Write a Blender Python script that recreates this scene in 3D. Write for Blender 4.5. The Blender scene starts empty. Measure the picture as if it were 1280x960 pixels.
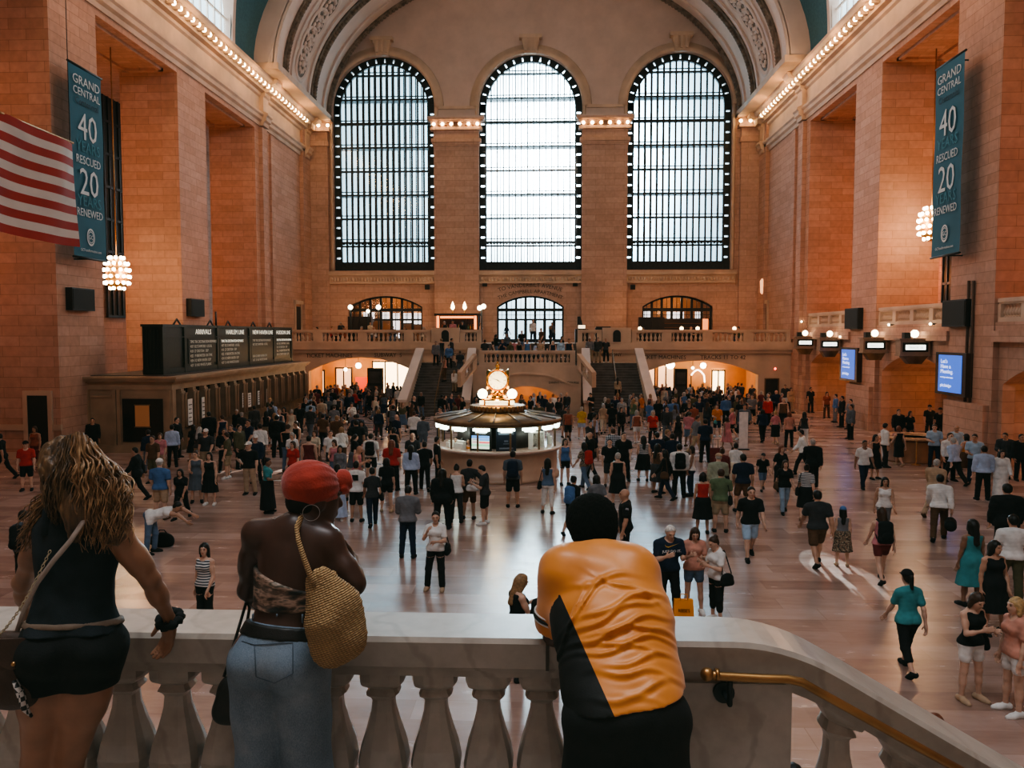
import bpy, math, random
import numpy as np
from mathutils import Vector, Matrix
rnd = random.Random(11)
SC = bpy.context.scene
COL = SC.collection
pi = math.pi; rad = math.radians

# ---------------------------------------------------------------- camera
F, EYE = 1036.0, 5.35
YAW, PIT = rad(2.49), math.atan(62 / 1036.0)
FW = Vector((-math.sin(YAW) * math.cos(PIT), math.cos(YAW) * math.cos(PIT), -math.sin(PIT)))
RT = Vector((math.cos(YAW), math.sin(YAW), 0))
UP = RT.cross(FW)
EYEP = Vector((0, 0, EYE))
cd = bpy.data.cameras.new('camera'); cam = bpy.data.objects.new('camera', cd); COL.objects.link(cam)
cd.sensor_width = 36; cd.lens = 36 * F / 1280; cd.clip_end = 400; cd.clip_start = .05
cam.matrix_world = Matrix((( RT.x, UP.x, -FW.x, 0), (RT.y, UP.y, -FW.y, 0), (RT.z, UP.z, -FW.z, EYE), (0, 0, 0, 1)))
SC.camera = cam

def ray(px, py): return FW * F + RT * (px - 640) + UP * (480 - py)
def at_x(px, py, X): r = ray(px, py); return EYEP + r * (X / r.x)
def at_y(px, py, Y): r = ray(px, py); return EYEP + r * (Y / r.y)
def at_z(px, py, Z=0.0): r = ray(px, py); return EYEP + r * ((Z - EYE) / r.z)

# ---------------------------------------------------------------- materials
MATS = {}
def nodes_of(m):
    m.use_nodes = True
    nt = m.node_tree; nt.nodes.clear()
    o = nt.nodes.new('ShaderNodeOutputMaterial'); b = nt.nodes.new('ShaderNodeBsdfPrincipled')
    nt.links.new(b.outputs[0], o.inputs[0])
    return nt, b, o
def N(nt, t, **k):
    n = nt.nodes.new(t)
    for a, v in k.items(): setattr(n, a, v)
    return n
def mathn(nt, op, a, b=None):
    n = N(nt, 'ShaderNodeMath', operation=op)
    for i, v in enumerate((a, b)):
        if v is None: continue
        if isinstance(v, (int, float)): n.inputs[i].default_value = v
        else: nt.links.new(v, n.inputs[i])
    return n.outputs[0]
def mixc(nt, fac, a, b, mode='MIX'):
    n = N(nt, 'ShaderNodeMix', data_type='RGBA', blend_type=mode)
    for s, v in ((0, fac), (6, a), (7, b)):
        if isinstance(v, (int, float)): n.inputs[s].default_value = v
        elif isinstance(v, tuple): n.inputs[s].default_value = (*v, 1)
        else: nt.links.new(v, n.inputs[s])
    return n.outputs[2]
def noise(nt, scale, detail=3, vec=None, rough=.5):
    n = N(nt, 'ShaderNodeTexNoise'); n.inputs['Scale'].default_value = scale; n.inputs['Detail'].default_value = detail
    n.inputs['Roughness'].default_value = rough
    if vec is not None: nt.links.new(vec, n.inputs['Vector'])
    return n.outputs[0]
def ramp(nt, fac, stops):
    n = N(nt, 'ShaderNodeValToRGB'); nt.links.new(fac, n.inputs[0]); e = n.color_ramp.elements
    while len(e) < len(stops): e.new(.5)
    for i, (p, c) in enumerate(stops): e[i].position = p; e[i].color = (*c, 1)
    return n.outputs[0]
def worldpos(nt): return N(nt, 'ShaderNodeNewGeometry').outputs['Position']
def bump(nt, b, h, strength=.3, dist=.02):
    n = N(nt, 'ShaderNodeBump'); n.inputs['Strength'].default_value = strength; n.inputs['Distance'].default_value = dist
    nt.links.new(h, n.inputs['Height']); nt.links.new(n.outputs[0], b.inputs['Normal'])

def plain(name, col, rough=.6, metal=0.0, var=.12, scale=6.0, spec=.4, bmp=0.0, coat=0.0):
    "a base colour broken up by soft noise"
    if name in MATS: return MATS[name]
    m = MATS[name] = bpy.data.materials.new(name); nt, b, o = nodes_of(m)
    tc = N(nt, 'ShaderNodeTexCoord').outputs['Object']
    n = noise(nt, scale, 4, tc)
    lo = tuple(c * (1 - var) for c in col); hi = tuple(min(1, c * (1 + var)) for c in col)
    nt.links.new(ramp(nt, n, [(.3, lo), (.7, hi)]), b.inputs['Base Color'])
    b.inputs['Roughness'].default_value = rough; b.inputs['Metallic'].default_value = metal
    b.inputs['Specular IOR Level'].default_value = spec
    b.inputs['Coat Weight'].default_value = coat
    if bmp: bump(nt, b, noise(nt, scale * 8, 3, tc), bmp, .01)
    return m
def glow(name, col, strength, light=False):
    if name in MATS: return MATS[name]
    m = MATS[name] = bpy.data.materials.new(name); nt, b, o = nodes_of(m)
    b.inputs['Base Color'].default_value = (*col, 1)
    b.inputs['Emission Color'].default_value = (*col, 1); b.inputs['Emission Strength'].default_value = strength
    if not light: m.cycles.emission_sampling = 'NONE'
    return m

def facing_uv(nt):
    "horizontal run and height on any upright face, from true position and normal"
    g = N(nt, 'ShaderNodeNewGeometry')
    p = N(nt, 'ShaderNodeSeparateXYZ'); nt.links.new(g.outputs['Position'], p.inputs[0])
    n = N(nt, 'ShaderNodeSeparateXYZ'); nt.links.new(g.outputs['True Normal'], n.inputs[0])
    ax = mathn(nt, 'GREATER_THAN', mathn(nt, 'ABSOLUTE', n.outputs[0]), .7)
    up = mathn(nt, 'GREATER_THAN', mathn(nt, 'ABSOLUTE', n.outputs[2]), .7)
    u = N(nt, 'ShaderNodeMix', data_type='FLOAT'); nt.links.new(ax, u.inputs[0]); nt.links.new(p.outputs[0], u.inputs[2]); nt.links.new(p.outputs[1], u.inputs[3])
    v = N(nt, 'ShaderNodeMix', data_type='FLOAT'); nt.links.new(up, v.inputs[0]); nt.links.new(p.outputs[2], v.inputs[2]); nt.links.new(p.outputs[1], v.inputs[3])
    c = N(nt, 'ShaderNodeCombineXYZ'); nt.links.new(u.outputs[0], c.inputs[0]); nt.links.new(v.outputs[0], c.inputs[1])
    return c.outputs[0]
def stone(name, c1, c2, mortar, bw=1.9, bh=.72, rough=.75, stain=.25, plaster=None):
    if name in MATS: return MATS[name]
    m = MATS[name] = bpy.data.materials.new(name); nt, b, o = nodes_of(m)
    uv = facing_uv(nt)
    br = N(nt, 'ShaderNodeTexBrick'); nt.links.new(uv, br.inputs['Vector'])
    br.inputs['Scale'].default_value = 1; br.inputs['Brick Width'].default_value = bw; br.inputs['Row Height'].default_value = bh
    br.inputs['Mortar Size'].default_value = .012; br.inputs['Mortar Smooth'].default_value = .3; br.inputs['Bias'].default_value = -.1
    br.inputs['Color1'].default_value = (*c1, 1); br.inputs['Color2'].default_value = (*c2, 1); br.inputs['Mortar'].default_value = (*mortar, 1)
    wp = worldpos(nt)
    st = noise(nt, .35, 5, wp, .6)
    col = mixc(nt, ramp(nt, st, [(.4, (0, 0, 0)), (.75, (stain, stain, stain))]), br.outputs[0], tuple(c * .45 for c in c2))
    gr = noise(nt, 4.0, 4, wp)
    col = mixc(nt, .25, col, ramp(nt, gr, [(.3, (.35, .35, .35)), (.7, (.75, .75, .75))]), 'OVERLAY')
    if plaster:
        sz = N(nt, 'ShaderNodeSeparateXYZ'); nt.links.new(wp, sz.inputs[0])
        col = mixc(nt, mathn(nt, 'GREATER_THAN', sz.outputs[2], 23.7), col, ramp(nt, noise(nt, .6, 5, wp, .6), [(.3, tuple(c*.82 for c in plaster)), (.7, plaster)]))
    nt.links.new(col, b.inputs['Base Color'])
    b.inputs['Roughness'].default_value = rough; b.inputs['Specular IOR Level'].default_value = .25
    return m

# ---------------------------------------------------------------- mesh builder
OFF = {}
class MB:
    def __init__(s): s.v = []; s.f = []; s.sm = []
    def add(s, vs, fs, smooth=False):
        o = len(s.v); s.v += [tuple(v) for v in vs]; s.f += [tuple(i + o for i in f) for f in fs]; s.sm += [smooth] * len(fs); return s
    def box(s, x0, x1, y0, y1, z0, z1):
        return s.add([(x0,y0,z0),(x1,y0,z0),(x1,y1,z0),(x0,y1,z0),(x0,y0,z1),(x1,y0,z1),(x1,y1,z1),(x0,y1,z1)],
                     [(0,3,2,1),(4,5,6,7),(0,1,5,4),(1,2,6,5),(2,3,7,6),(3,0,4,7)])
    def hexa(s, bot, top):
        return s.add(list(bot) + list(top), [(3,2,1,0),(4,5,6,7),(0,1,5,4),(1,2,6,5),(2,3,7,6),(3,0,4,7)])
    def quad(s, a, b, c, d): return s.add([a, b, c, d], [(0,1,2,3)])
    def tube(s, pts, r, n=8, caps=True, flat=1.0):
        pts = [Vector(p) for p in pts]; rs = r if isinstance(r, (list, tuple)) else [r] * len(pts)
        o = len(s.v); up = Vector((0, 0, 1)); prev = None
        for i, p in enumerate(pts):
            t = (pts[min(i+1, len(pts)-1)] - pts[max(i-1, 0)]).normalized()
            if prev is None:
                a = t.cross(up)
                if a.length < 1e-3: a = t.cross(Vector((1, 0, 0)))
            else: a = prev - t * prev.dot(t)
            a.normalize(); b = t.cross(a); prev = a
            for k in range(n):
                q = 2 * pi * k / n; s.v.append(tuple(p + (a * math.cos(q) + b * math.sin(q) * flat) * rs[i]))
        for i in range(len(pts) - 1):
            for k in range(n):
                s.f.append((o+i*n+k, o+i*n+(k+1)%n, o+(i+1)*n+(k+1)%n, o+(i+1)*n+k)); s.sm.append(True)
        if caps:
            s.f.append(tuple(o+k for k in reversed(range(n)))); s.sm.append(False)
            e = o+(len(pts)-1)*n; s.f.append(tuple(e+k for k in range(n))); s.sm.append(False)
        return s
    def lathe(s, prof, c=(0,0,0), n=24, smooth=True, a0=0.0, a1=2*pi, square=False):
        "profile of (radius, z); square=True turns it into a four-sided section"
        full = abs(a1 - a0 - 2*pi) < 1e-6; m = n if full else n + 1; o = len(s.v)
        for r, z in prof:
            for k in range(m):
                q = a0 + (a1 - a0) * k / n
                s.v.append((c[0] + r * math.cos(q), c[1] + r * math.sin(q), c[2] + z))
        for i in range(len(prof) - 1):
            for k in range(n):
                k2 = (k + 1) % m
                s.f.append((o+i*m+k, o+i*m+k2, o+(i+1)*m+k2, o+(i+1)*m+k)); s.sm.append(smooth)
        if full:
            if prof[0][0] > 1e-5: s.f.append(tuple(o+k for k in reversed(range(m)))); s.sm.append(False)
            e = o+(len(prof)-1)*m
            if prof[-1][0] > 1e-5: s.f.append(tuple(e+k for k in range(m))); s.sm.append(False)
        return s
    def squarelathe(s, prof, c=(0,0,0), turn=0.0):
        o = len(s.v)
        for w, z in prof:
            for k in range(4):
                q = turn + pi/4 + k*pi/2; s.v.append((c[0]+w*1.41421*math.cos(q), c[1]+w*1.41421*math.sin(q), c[2]+z))
        for i in range(len(prof)-1):
            for k in range(4): s.f.append((o+i*4+k, o+i*4+(k+1)%4, o+(i+1)*4+(k+1)%4, o+(i+1)*4+k)); s.sm.append(False)
        s.f.append((o+3, o+2, o+1, o)); s.sm.append(False); e = o+(len(prof)-1)*4; s.f.append((e, e+1, e+2, e+3)); s.sm.append(False)
        return s
    def ball(s, c, r, n=12, m=8, sq=(1,1,1)):
        prof = [(math.sin(pi*i/m), -math.cos(pi*i/m)) for i in range(m+1)]
        t = MB().lathe([(max(p, 1e-6), z) for p, z in prof], (0,0,0), n)
        return s.add([(c[0]+v[0]*r*sq[0], c[1]+v[1]*r*sq[1], c[2]+v[2]*r*sq[2]) for v in t.v], t.f, True)
    def extrude(s, poly, a, b, fn, smooth=False):
        "closed 2-D outline swept from a to b; fn(u, v, w) -> xyz"
        n = len(poly); o = len(s.v)
        for w in (a, b): s.v += [tuple(fn(u, v, w)) for u, v in poly]
        for i in range(n): s.f.append((o+i, o+(i+1)%n, o+n+(i+1)%n, o+n+i)); s.sm.append(smooth)
        s.f.append(tuple(o+i for i in reversed(range(n)))); s.f.append(tuple(o+n+i for i in range(n))); s.sm += [False, False]
        return s
    def sweep(s, poly, path, smooth=False):
        "closed outline carried along frames; path = list of fn(u, v) -> xyz"
        n = len(poly); o = len(s.v)
        for fn in path: s.v += [tuple(fn(u, v)) for u, v in poly]
        for j in range(len(path)-1):
            for i in range(n): s.f.append((o+j*n+i, o+j*n+(i+1)%n, o+(j+1)*n+(i+1)%n, o+(j+1)*n+i)); s.sm.append(smooth)
        s.f.append(tuple(o+i for i in reversed(range(n)))); e = o+(len(path)-1)*n
        s.f.append(tuple(e+i for i in range(n))); s.sm += [False, False]
        return s
    def strip(s, rowA, rowB, smooth=False):
        n = len(rowA); return s.add(list(rowA)+list(rowB), [(i, i+1, n+i+1, n+i) for i in range(n-1)], smooth)
    def build(s, name, mat, parent=None, recalc=True):
        off = OFF.get(parent, Vector((0,0,0))) if parent else Vector((0,0,0))
        me = bpy.data.meshes.new(name)
        me.from_pydata([(v[0]-off.x, v[1]-off.y, v[2]-off.z) for v in s.v], [], s.f)
        me.polygons.foreach_set('use_smooth', s.sm)
        if recalc:
            import bmesh
            b = bmesh.new(); b.from_mesh(me); bmesh.ops.recalc_face_normals(b, faces=b.faces); b.to_mesh(me); b.free()
        me.materials.append(mat); me.update()
        return link(name, me, parent)
def link(name, me, parent=None):
    o = bpy.data.objects.new(name, me); COL.objects.link(o)
    if parent: o.parent = parent; OFF[o] = OFF.get(parent, Vector((0,0,0))).copy()
    else: OFF[o] = Vector((0,0,0))
    return o
def tag(o, label, cat=None, group=None, kind=None):
    if label: o['label'] = label
    if cat: o['category'] = cat
    if group: o['group'] = group
    if kind: o['kind'] = kind
    return o
def thing(name, label, cat, loc=(0,0,0), group=None, kind=None):
    o = bpy.data.objects.new(name, None); COL.objects.link(o); o.location = loc; o.empty_display_size = .2
    OFF[o] = Vector(loc); return tag(o, label, cat, group, kind)
def struct(o, label, cat): return tag(o, label, cat, None, 'structure')
def clone(o, loc=None, rotz=None, label=None, parent=None):
    c = o.copy(); COL.objects.link(c); c.parent = parent
    for ch in o.children: clone(ch, parent=c)
    if loc is not None: c.location = loc
    if rotz is not None: c.rotation_euler[2] = rotz
    if label: c['label'] = label
    return c

def letters(txt, size, mat, parent, org, ux, uy, name='lettering', depth=.01, align='CENTER', arc=None, spacing=1.0, wide=1.0):
    "raised lettering: org is the anchor, ux the reading direction, uy the up direction; arc=radius bends it over an arch"
    cu = bpy.data.curves.new('t', 'FONT'); cu.body = txt; cu.size = size; cu.align_x = align; cu.extrude = depth; cu.resolution_u = 2; cu.space_character = spacing
    t = bpy.data.objects.new('t', cu); COL.objects.link(t)
    bpy.context.view_layer.update()
    me = bpy.data.meshes.new_from_object(t.evaluated_get(bpy.context.evaluated_depsgraph_get())); bpy.data.objects.remove(t); bpy.data.curves.remove(cu)
    me.name = name; ux = Vector(ux).normalized(); uy = Vector(uy).normalized(); nn = ux.cross(uy); off = OFF.get(parent, Vector((0,0,0))); org = Vector(org) - off
    for v in me.vertices:
        x, y, z = v.co; x *= wide
        if arc: a = x / arc; x, y = (arc + y) * math.sin(a), (arc + y) * math.cos(a) - arc
        v.co = org + ux * x + uy * y + nn * z
    me.materials.clear(); me.materials.append(mat)
    return link(name, me, parent)
# ================================================================ the hall
XL, XR, XC, YF = -20.8, 18.0, -1.4, 72.0
STONE = stone('caen_stone', (.54, .36, .28), (.46, .295, .22), (.29, .18, .12), bw=1.6, bh=.5, plaster=(.62, .49, .42))
STONE_S = stone('caen_stone_side', (.54, .335, .25), (.45, .265, .185), (.29, .165, .11), bw=1.5, bh=.44)
SMOOTH = plain('dressed_stone', (.56, .42, .31), .7, var=.16, scale=.8)
PALE = plain('pale_plaster', (.60, .50, .44), .8, var=.1, scale=.5)
DARKMOLD = plain('carved_dark', (.16, .125, .095), .8, var=.55, scale=2.2, bmp=.4)
SKYBLUE = plain('ceiling_teal', (.045, .13, .165), .8, var=.15)
IRON = plain('dark_iron', (.022, .026, .028), .5, .3, var=.3)
BLACK = plain('matt_black', (.012, .014, .013), .55, var=.3)
LETTER = plain('incised_bronze', (.07, .05, .035), .6, var=.2)
BRASS = plain('aged_brass', (.40, .22, .085), .38, .9, var=.2)
BRONZE = plain('bronze', (.20, .125, .065), .45, .6, var=.35, scale=3)
WHITE = plain('white_paint', (.8, .79, .75), .6, var=.05)

def floor_mat():
    m = bpy.data.materials.new('marble_floor'); nt, b, o = nodes_of(m)
    wp = worldpos(nt)
    br = N(nt, 'ShaderNodeTexBrick'); nt.links.new(wp, br.inputs['Vector'])
    br.inputs['Scale'].default_value = 1; br.inputs['Brick Width'].default_value = 1.75; br.inputs['Row Height'].default_value = .62
    br.inputs['Mortar Size'].default_value = .008; br.offset = .37; br.squash = .8; br.squash_frequency = 3
    br.inputs['Color1'].default_value = (0, 0, 0, 1); br.inputs['Color2'].default_value = (1, 1, 1, 1); br.inputs['Mortar'].default_value = (.3, .3, .3, 1)
    br.inputs['Bias'].default_value = 0
    n1 = noise(nt, .45, 4, wp, .6)
    mp = N(nt, 'ShaderNodeMapping'); nt.links.new(wp, mp.inputs[0]); mp.inputs['Scale'].default_value = (.7, 2.6, 1)
    n2 = noise(nt, 1.0, 5, mp.outputs[0], .65)
    f = mathn(nt, 'ADD', mathn(nt, 'MULTIPLY', br.outputs[0], .27), mathn(nt, 'ADD', mathn(nt, 'MULTIPLY', n1, .42), mathn(nt, 'MULTIPLY', n2, .42)))
    c = ramp(nt, f, [(.25, (.16, .09, .07)), (.5, (.34, .22, .18)), (.68, (.46, .33, .285)), (.88, (.58, .465, .42))])
    nt.links.new(c, b.inputs['Base Color'])
    nt.links.new(mathn(nt, 'ADD', mathn(nt, 'MULTIPLY', n2, .16), .17), b.inputs['Roughness'])
    b.inputs['Specular IOR Level'].default_value = .85
    return m
FLOORM = floor_mat()
MB().box(-32, 30, -8, 76, -.3, 0).build('floor', FLOORM).update_tag()
fl = bpy.data.objects['floor']; struct(fl, 'polished pink and grey marble slab floor of the concourse', 'floor')

# ---- side walls: piers, deep openings, lower arcade on the right
OPEN = [(14.5, 22.7), (26.2, 34.4), (38.1, 46.5), (50.3, 58.8)]
ZO, ZE = 20.0, 28.0
def arch_pts(h0, h1, zs, rise, n=14):
    "points of a low arch from run h0 to h1"
    c = (h0 + h1) / 2; w = (h1 - h0) / 2
    R_ = (w * w + rise * rise) / (2 * rise); a = math.asin(min(1, w / R_)) if rise <= w else pi - math.asin(min(1, w / R_))
    return [(c + R_ * math.sin(-a + 2*a*i/n), zs + rise - R_ + R_ * math.cos(-a + 2*a*i/n)) for i in range(n + 1)]
def arched_panel(mb, h0, h1, z0, z1, a0, a1, zs, rise, fn, d0, d1, n=14):
    "a slab h0..h1 x z0..z1 pierced by an arched opening a0..a1, depth d0..d1"
    pts = [(a0, z0)] + arch_pts(a0, a1, zs, rise, n) + [(a1, z0)]
    for d in (d0, d1):
        mb.quad(fn(h0, z0, d), fn(a0, z0, d), fn(a0, z1, d), fn(h0, z1, d))
        mb.quad(fn(a1, z0, d), fn(h1, z0, d), fn(h1, z1, d), fn(a1, z1, d))
        for i in range(1, len(pts) - 2):
            (u, v), (u2, v2) = pts[i], pts[i + 1]; mb.quad(fn(u, v, d), fn(u2, v2, d), fn(u2, z1, d), fn(u, z1, d))
    mb.strip([fn(u, v, d0) for u, v in pts], [fn(u, v, d1) for u, v in pts])
    mb.quad(fn(h0, z1, d0), fn(h1, z1, d0), fn(h1, z1, d1), fn(h0, z1, d1))
def side_wall(side):
    X = XL if side < 0 else XR; s = side; mb = MB(); D = 3.3; B = 6.6
    def bx(xa, xb, *r): mb.box(min(xa, xb), max(xa, xb), *r)
    edges = [(6.0, 14.5)] + [(OPEN[i][1], OPEN[i+1][0]) for i in range(3)] + [(58.8, YF)]
    for y0, y1 in edges:
        bx(X, X + s*D, y0, y1, 0, ZO)
    bx(X, X + s*D, 6, YF, ZO, 23.4)                                     # wall over the openings
    bx(X + s*B, X + s*(B+.4), 6, YF, 0, ZO + 3)                          # back of the recesses
    bx(X + s*D, X + s*B, 6, YF, ZO + .01, ZO + .4)
    for y0, y1 in OPEN:                                                 # sunken panel border on each soffit
        bx(X + s*.5, X + s*.75, y0 + .6, y1 - .6, ZO - .14, ZO); bx(X + s*(D-.75), X + s*(D-.5), y0 + .6, y1 - .6, ZO - .14, ZO)
        bx(X + s*.5, X + s*(D-.5), y0 + .6, y0 + .85, ZO - .14, ZO); bx(X + s*.5, X + s*(D-.5), y1 - .85, y1 - .6, ZO - .14, ZO)
    bx(X - s*.28, X, 59.6, 60.6, 0, 20.2); bx(X - s*.16, X, 61.8, 62.6, 5, 20.2); bx(X - s*.3, X, 69.4, 71.9, 4.6, 23)
    if s > 0:                                                           # plinths, arcade infill
        for y0, y1 in ((34.4, 38.1), (46.5, 50.3), (22.7, 26.2)): bx(X - .22, X, y0 + .2, y1 - .1, 0, 2.45)
        bx(X - .2, X, 58.9, 60.4, 0, 2.45)
        for y0, y1 in OPEN:
            f = lambda u, v, d: (d, u, v)
            arched_panel(mb, y0, y1, 0, 5.75, y0 + .35, y1 - .35, 3.35, .95, f, X + .25, X + .75)
            bx(X - .12, X + .8, y0 + .02, y1 - .02, 5.05, 5.5); bx(X + .05, X + .6, y0, y1, 5.5, 5.85)
            bx(X + 3.0, X + D, y0, y1, 5.2, 5.5)
            # low vault and back of the passage
            pts = arch_pts(y0 + .35, y1 - .35, 3.35, .95)
            mb.strip([(X + .7, u, v) for u, v in pts], [(X + 5.2, u, v) for u, v in pts])
            bx(X + 5.2, X + 5.5, y0 - .5, y1 + .5, 0, 5.5); bx(X + .7, X + 6.5, y0 - .1, y1 + .1, 5.0, 5.3)
    name = 'wall_left' if s < 0 else 'wall_right'
    struct(mb.build(name, STONE_S), 'tan stone block wall on the %s with tall deep openings between piers' % ('left' if s < 0 else 'right'), 'wall')
    # entablature
    t = MB()
    prof = [(0, 20.3), (.1, 20.3), (.12, 20.55), (.3, 20.65), (.3, 20.9), (.42, 21.0), (.42, 21.15), (.1, 21.3), (.1, 22.3), (.25, 22.4), (.25, 22.6), (.55, 22.65), (.55, 22.75),
            (.62, 23.1), (1.0, 23.2), (1.15, 23.35), (1.15, 23.55), (.0, 23.9), (-.6, 23.9), (-.6, 20.3)]
    t.extrude(prof, 6, YF - .05, lambda u, v, w: (X - s*u, w, v))
    for yb in (60.1, 70.6):
        t.extrude([(u + .3, v) for u, v in prof[:-3]] + [(0, 23.9), (0, 20.3)], yb - .55, yb + .55, lambda u, v, w: (X - s*u, w, v))
    struct(t.build('trim_left_cornice' if s < 0 else 'trim_right_cornice', SMOOTH), 'long moulded stone cornice on the %s wall, studded with bare bulbs' % ('left' if s < 0 else 'right'), 'cornice')
    # modillion brackets between bulbs: part of the cornice
    md = MB(); co = bpy.data.objects['trim_left_cornice' if s < 0 else 'trim_right_cornice']
    y = 20.0
    while y < 69.3:
        md.box(min(X - s*.6, X - s*1.0), max(X - s*.6, X - s*1.0), y - .16, y + .16, 22.8, 23.14); y += .78
    md.build('bracket_row', SMOOTH, co)
side_wall(-1); side_wall(1)

# ---- upper side walls with half-round clerestory windows, and the vault
ZS = 23.7
A1, B1, YB = 17.5, 12.4, 57.4                  # end band
A2, B2 = 18.9, 13.3
LUN = [(47.0, 6.2), (31.5, 6.2)]
def vx(z, a, b): return a * math.sqrt(max(0, 1 - ((z - ZS) / b) ** 2))
def vault():
    mb = MB()
    ys = [YB]; y = YB
    while y > 6: y -= .35; ys.append(y)
    n = 44; rows = []
    for y in ys:
        z0 = ZS
        for yc, r in LUN:
            if abs(y - yc) < r: z0 = max(z0, ZS + math.sqrt(max(0, r*r - (y-yc)**2)))
        t0 = math.asin((z0 - ZS) / B2)
        rows.append([(XC - A2*math.cos(t0 + (pi-2*t0)*i/n), y, ZS + B2*math.sin(t0 + (pi-2*t0)*i/n)) for i in range(n+1)])
    for a, b in zip(rows, rows[1:]): mb.strip(a, b, True)
    o = mb.build('ceiling', SKYBLUE, None, False); struct(o, 'blue-green barrel vault ceiling of the hall', 'ceiling')
    # reveals of the clerestory windows
    for s in (-1, 1):
        for yc, r in LUN:
            rv = MB(); ra = []; rb = []
            for i in range(33):
                q = pi*i/32; y = yc + r*math.cos(q); z = ZS + r*math.sin(q)
                ra.append((XC + s*vx(z, A2, B2), y, z)); rb.append((XC + s*(A2 + .25), y, z))
            rv.strip(ra, rb, True)
            for (q0, q1, d0, d1) in ((0, pi, .0, .28),):
                pr = [(0, 0), (.5, 0), (.5, .25), (0, .25)]
                path = []
                for i in range(33):
                    q = pi*i/32; path.append(lambda u, v, q=q: (XC + s*(vx(ZS + r*math.sin(q), A2, B2) - .15 + v), yc + (r - .02 + u)*math.cos(q), ZS + (r - .02 + u)*math.sin(q)))
                rv.sweep(pr, path)
            struct(rv.build('trim_clerestory_arch', PALE), 'pale plaster arch around a clerestory window above the cornice', 'arch trim')
    for s in (-1, 1):                                                   # wall behind, pierced by the lunettes
        w = MB(); X = XC + s*(A2 + .3)
        sp = [(6, LUN[1][0]-LUN[1][1]), (LUN[1][0]+LUN[1][1], LUN[0][0]-LUN[0][1]), (LUN[0][0]+LUN[0][1], YB)]
        for y0, y1 in sp: w.box(X - .1, X + .1, y0, y1, ZS - .3, ZS + 8)
        w.box(X - .1, X + .1, 6, YB, ZS - .4, ZS)
        struct(w.build('wall_clerestory_' + ('left' if s < 0 else 'right'), PALE), 'pale plaster wall strip between the clerestory windows', 'wall')
vault()
def end_band():
    mb = MB(); n = 64
    def P(t, y, k=0.0): return (XC - (A1 - k)*math.cos(t), y, ZS + (B1 - k)*math.sin(t))
    ts = [pi*i/n for i in range(n+1)]
    mb.strip([P(t, YB) for t in ts], [P(t, YF) for t in ts], True)
    mb.strip([P(t, YB) for t in ts], [P(t, YB, -1.9) for t in ts], False)
    o = mb.build('ceiling_band', PALE, None, False); struct(o, 'wide plaster arch band between the vault and the window wall', 'ceiling')
    for k, (y0, y1, h, m) in enumerate(((71.0, 71.6, .18, DARKMOLD), (69.6, 69.9, .16, PALE), (66.2, 67.4, .1, DARKMOLD), (65.3, 65.6, .16, PALE), (61.0, 61.25, .14, PALE), (59.3, 60.1, .14, DARKMOLD), (57.4, 58.2, .22, PALE))):
        r = MB(); poly = [(y0, -.05), (y0, h), (y1, h), (y1, -.05)]
        r.sweep(poly, [lambda u, v, t=t: P(t, u, v) for t in ts], False)
        struct(r.build('trim_arch_%d' % (k+1), m), 'raised %s moulding running round the arch band' % ('dark leaf-carved' if m is DARKMOLD else 'plain plaster'), 'moulding')
    # carved leaf relief beside the dark bands
    leaf = MB()
    for y0 in (66.8, 59.7, 71.3):
        for i in range(150):
            t = pi*(i+.5)/150
            if .42 < t/pi < .58: continue
            c = Vector(P(t, y0, .12)); leaf.ball(c, .3, 6, 4, (.8, .9, .8))
    struct(leaf.build('trim_leaf_carving', DARKMOLD), 'dark carved leaf relief along the arch band', 'carving')
    # medallions
    first = None
    side_words = {-1: 'left', 1: 'right'}
    for s in (-1, 1):
        for j, t0 in enumerate((.17, .29, .41, .53)):
            t = t0 if s < 0 else pi - t0
            p = Vector(P(t, 63.2, .02)); nrm = Vector((math.cos(t)*B1, 0, -math.sin(t)*A1)).normalized()
            T = thing('ceiling_medallion', '%s round carved medallion on the %s haunch of the arch band' % (('lowest', 'second lowest', 'third', 'highest')[j], side_words[s]), 'medallion', p, 'medallions on the arch band')
            T.rotation_mode = 'QUATERNION'; T.rotation_quaternion = Vector((0, 0, 1)).rotation_difference(nrm)
            def bld(mb_, nm, m): OFF[T] = Vector((0,0,0)); r_ = mb_.build(nm, m, T); return r_
            bld(MB().lathe([(1.0, 0), (1.15, .1), (1.3, .14), (1.42, .08), (1.45, 0)], (0,0,0), 32), 'outer_ring', PALE)
            bld(MB().lathe([(1e-3, .03), (1.02, .04)], (0,0,0), 32), 'disc', DARKMOLD)
            rs = MB().ball((0,0,.1), .26, 10, 6, (1,1,.6))
            for q in range(10): rs.ball((.62*math.cos(q*pi/5), .62*math.sin(q*pi/5), .06), .2, 6, 4, (1, 1, .5))
            bld(rs, 'rosette', PALE)
end_band()
for s_, w_ in ((-1, 'left'), (1, 'right')):
    X = XL if s_ < 0 else XR; struct(MB().box(*sorted((X, X - s_*2.25)), YB - .1, YF, 23.55, 24.0).build('trim_impost_' + w_, SMOOTH), 'stone ledge from which the arch band springs on the %s' % w_, 'ledge')

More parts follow.
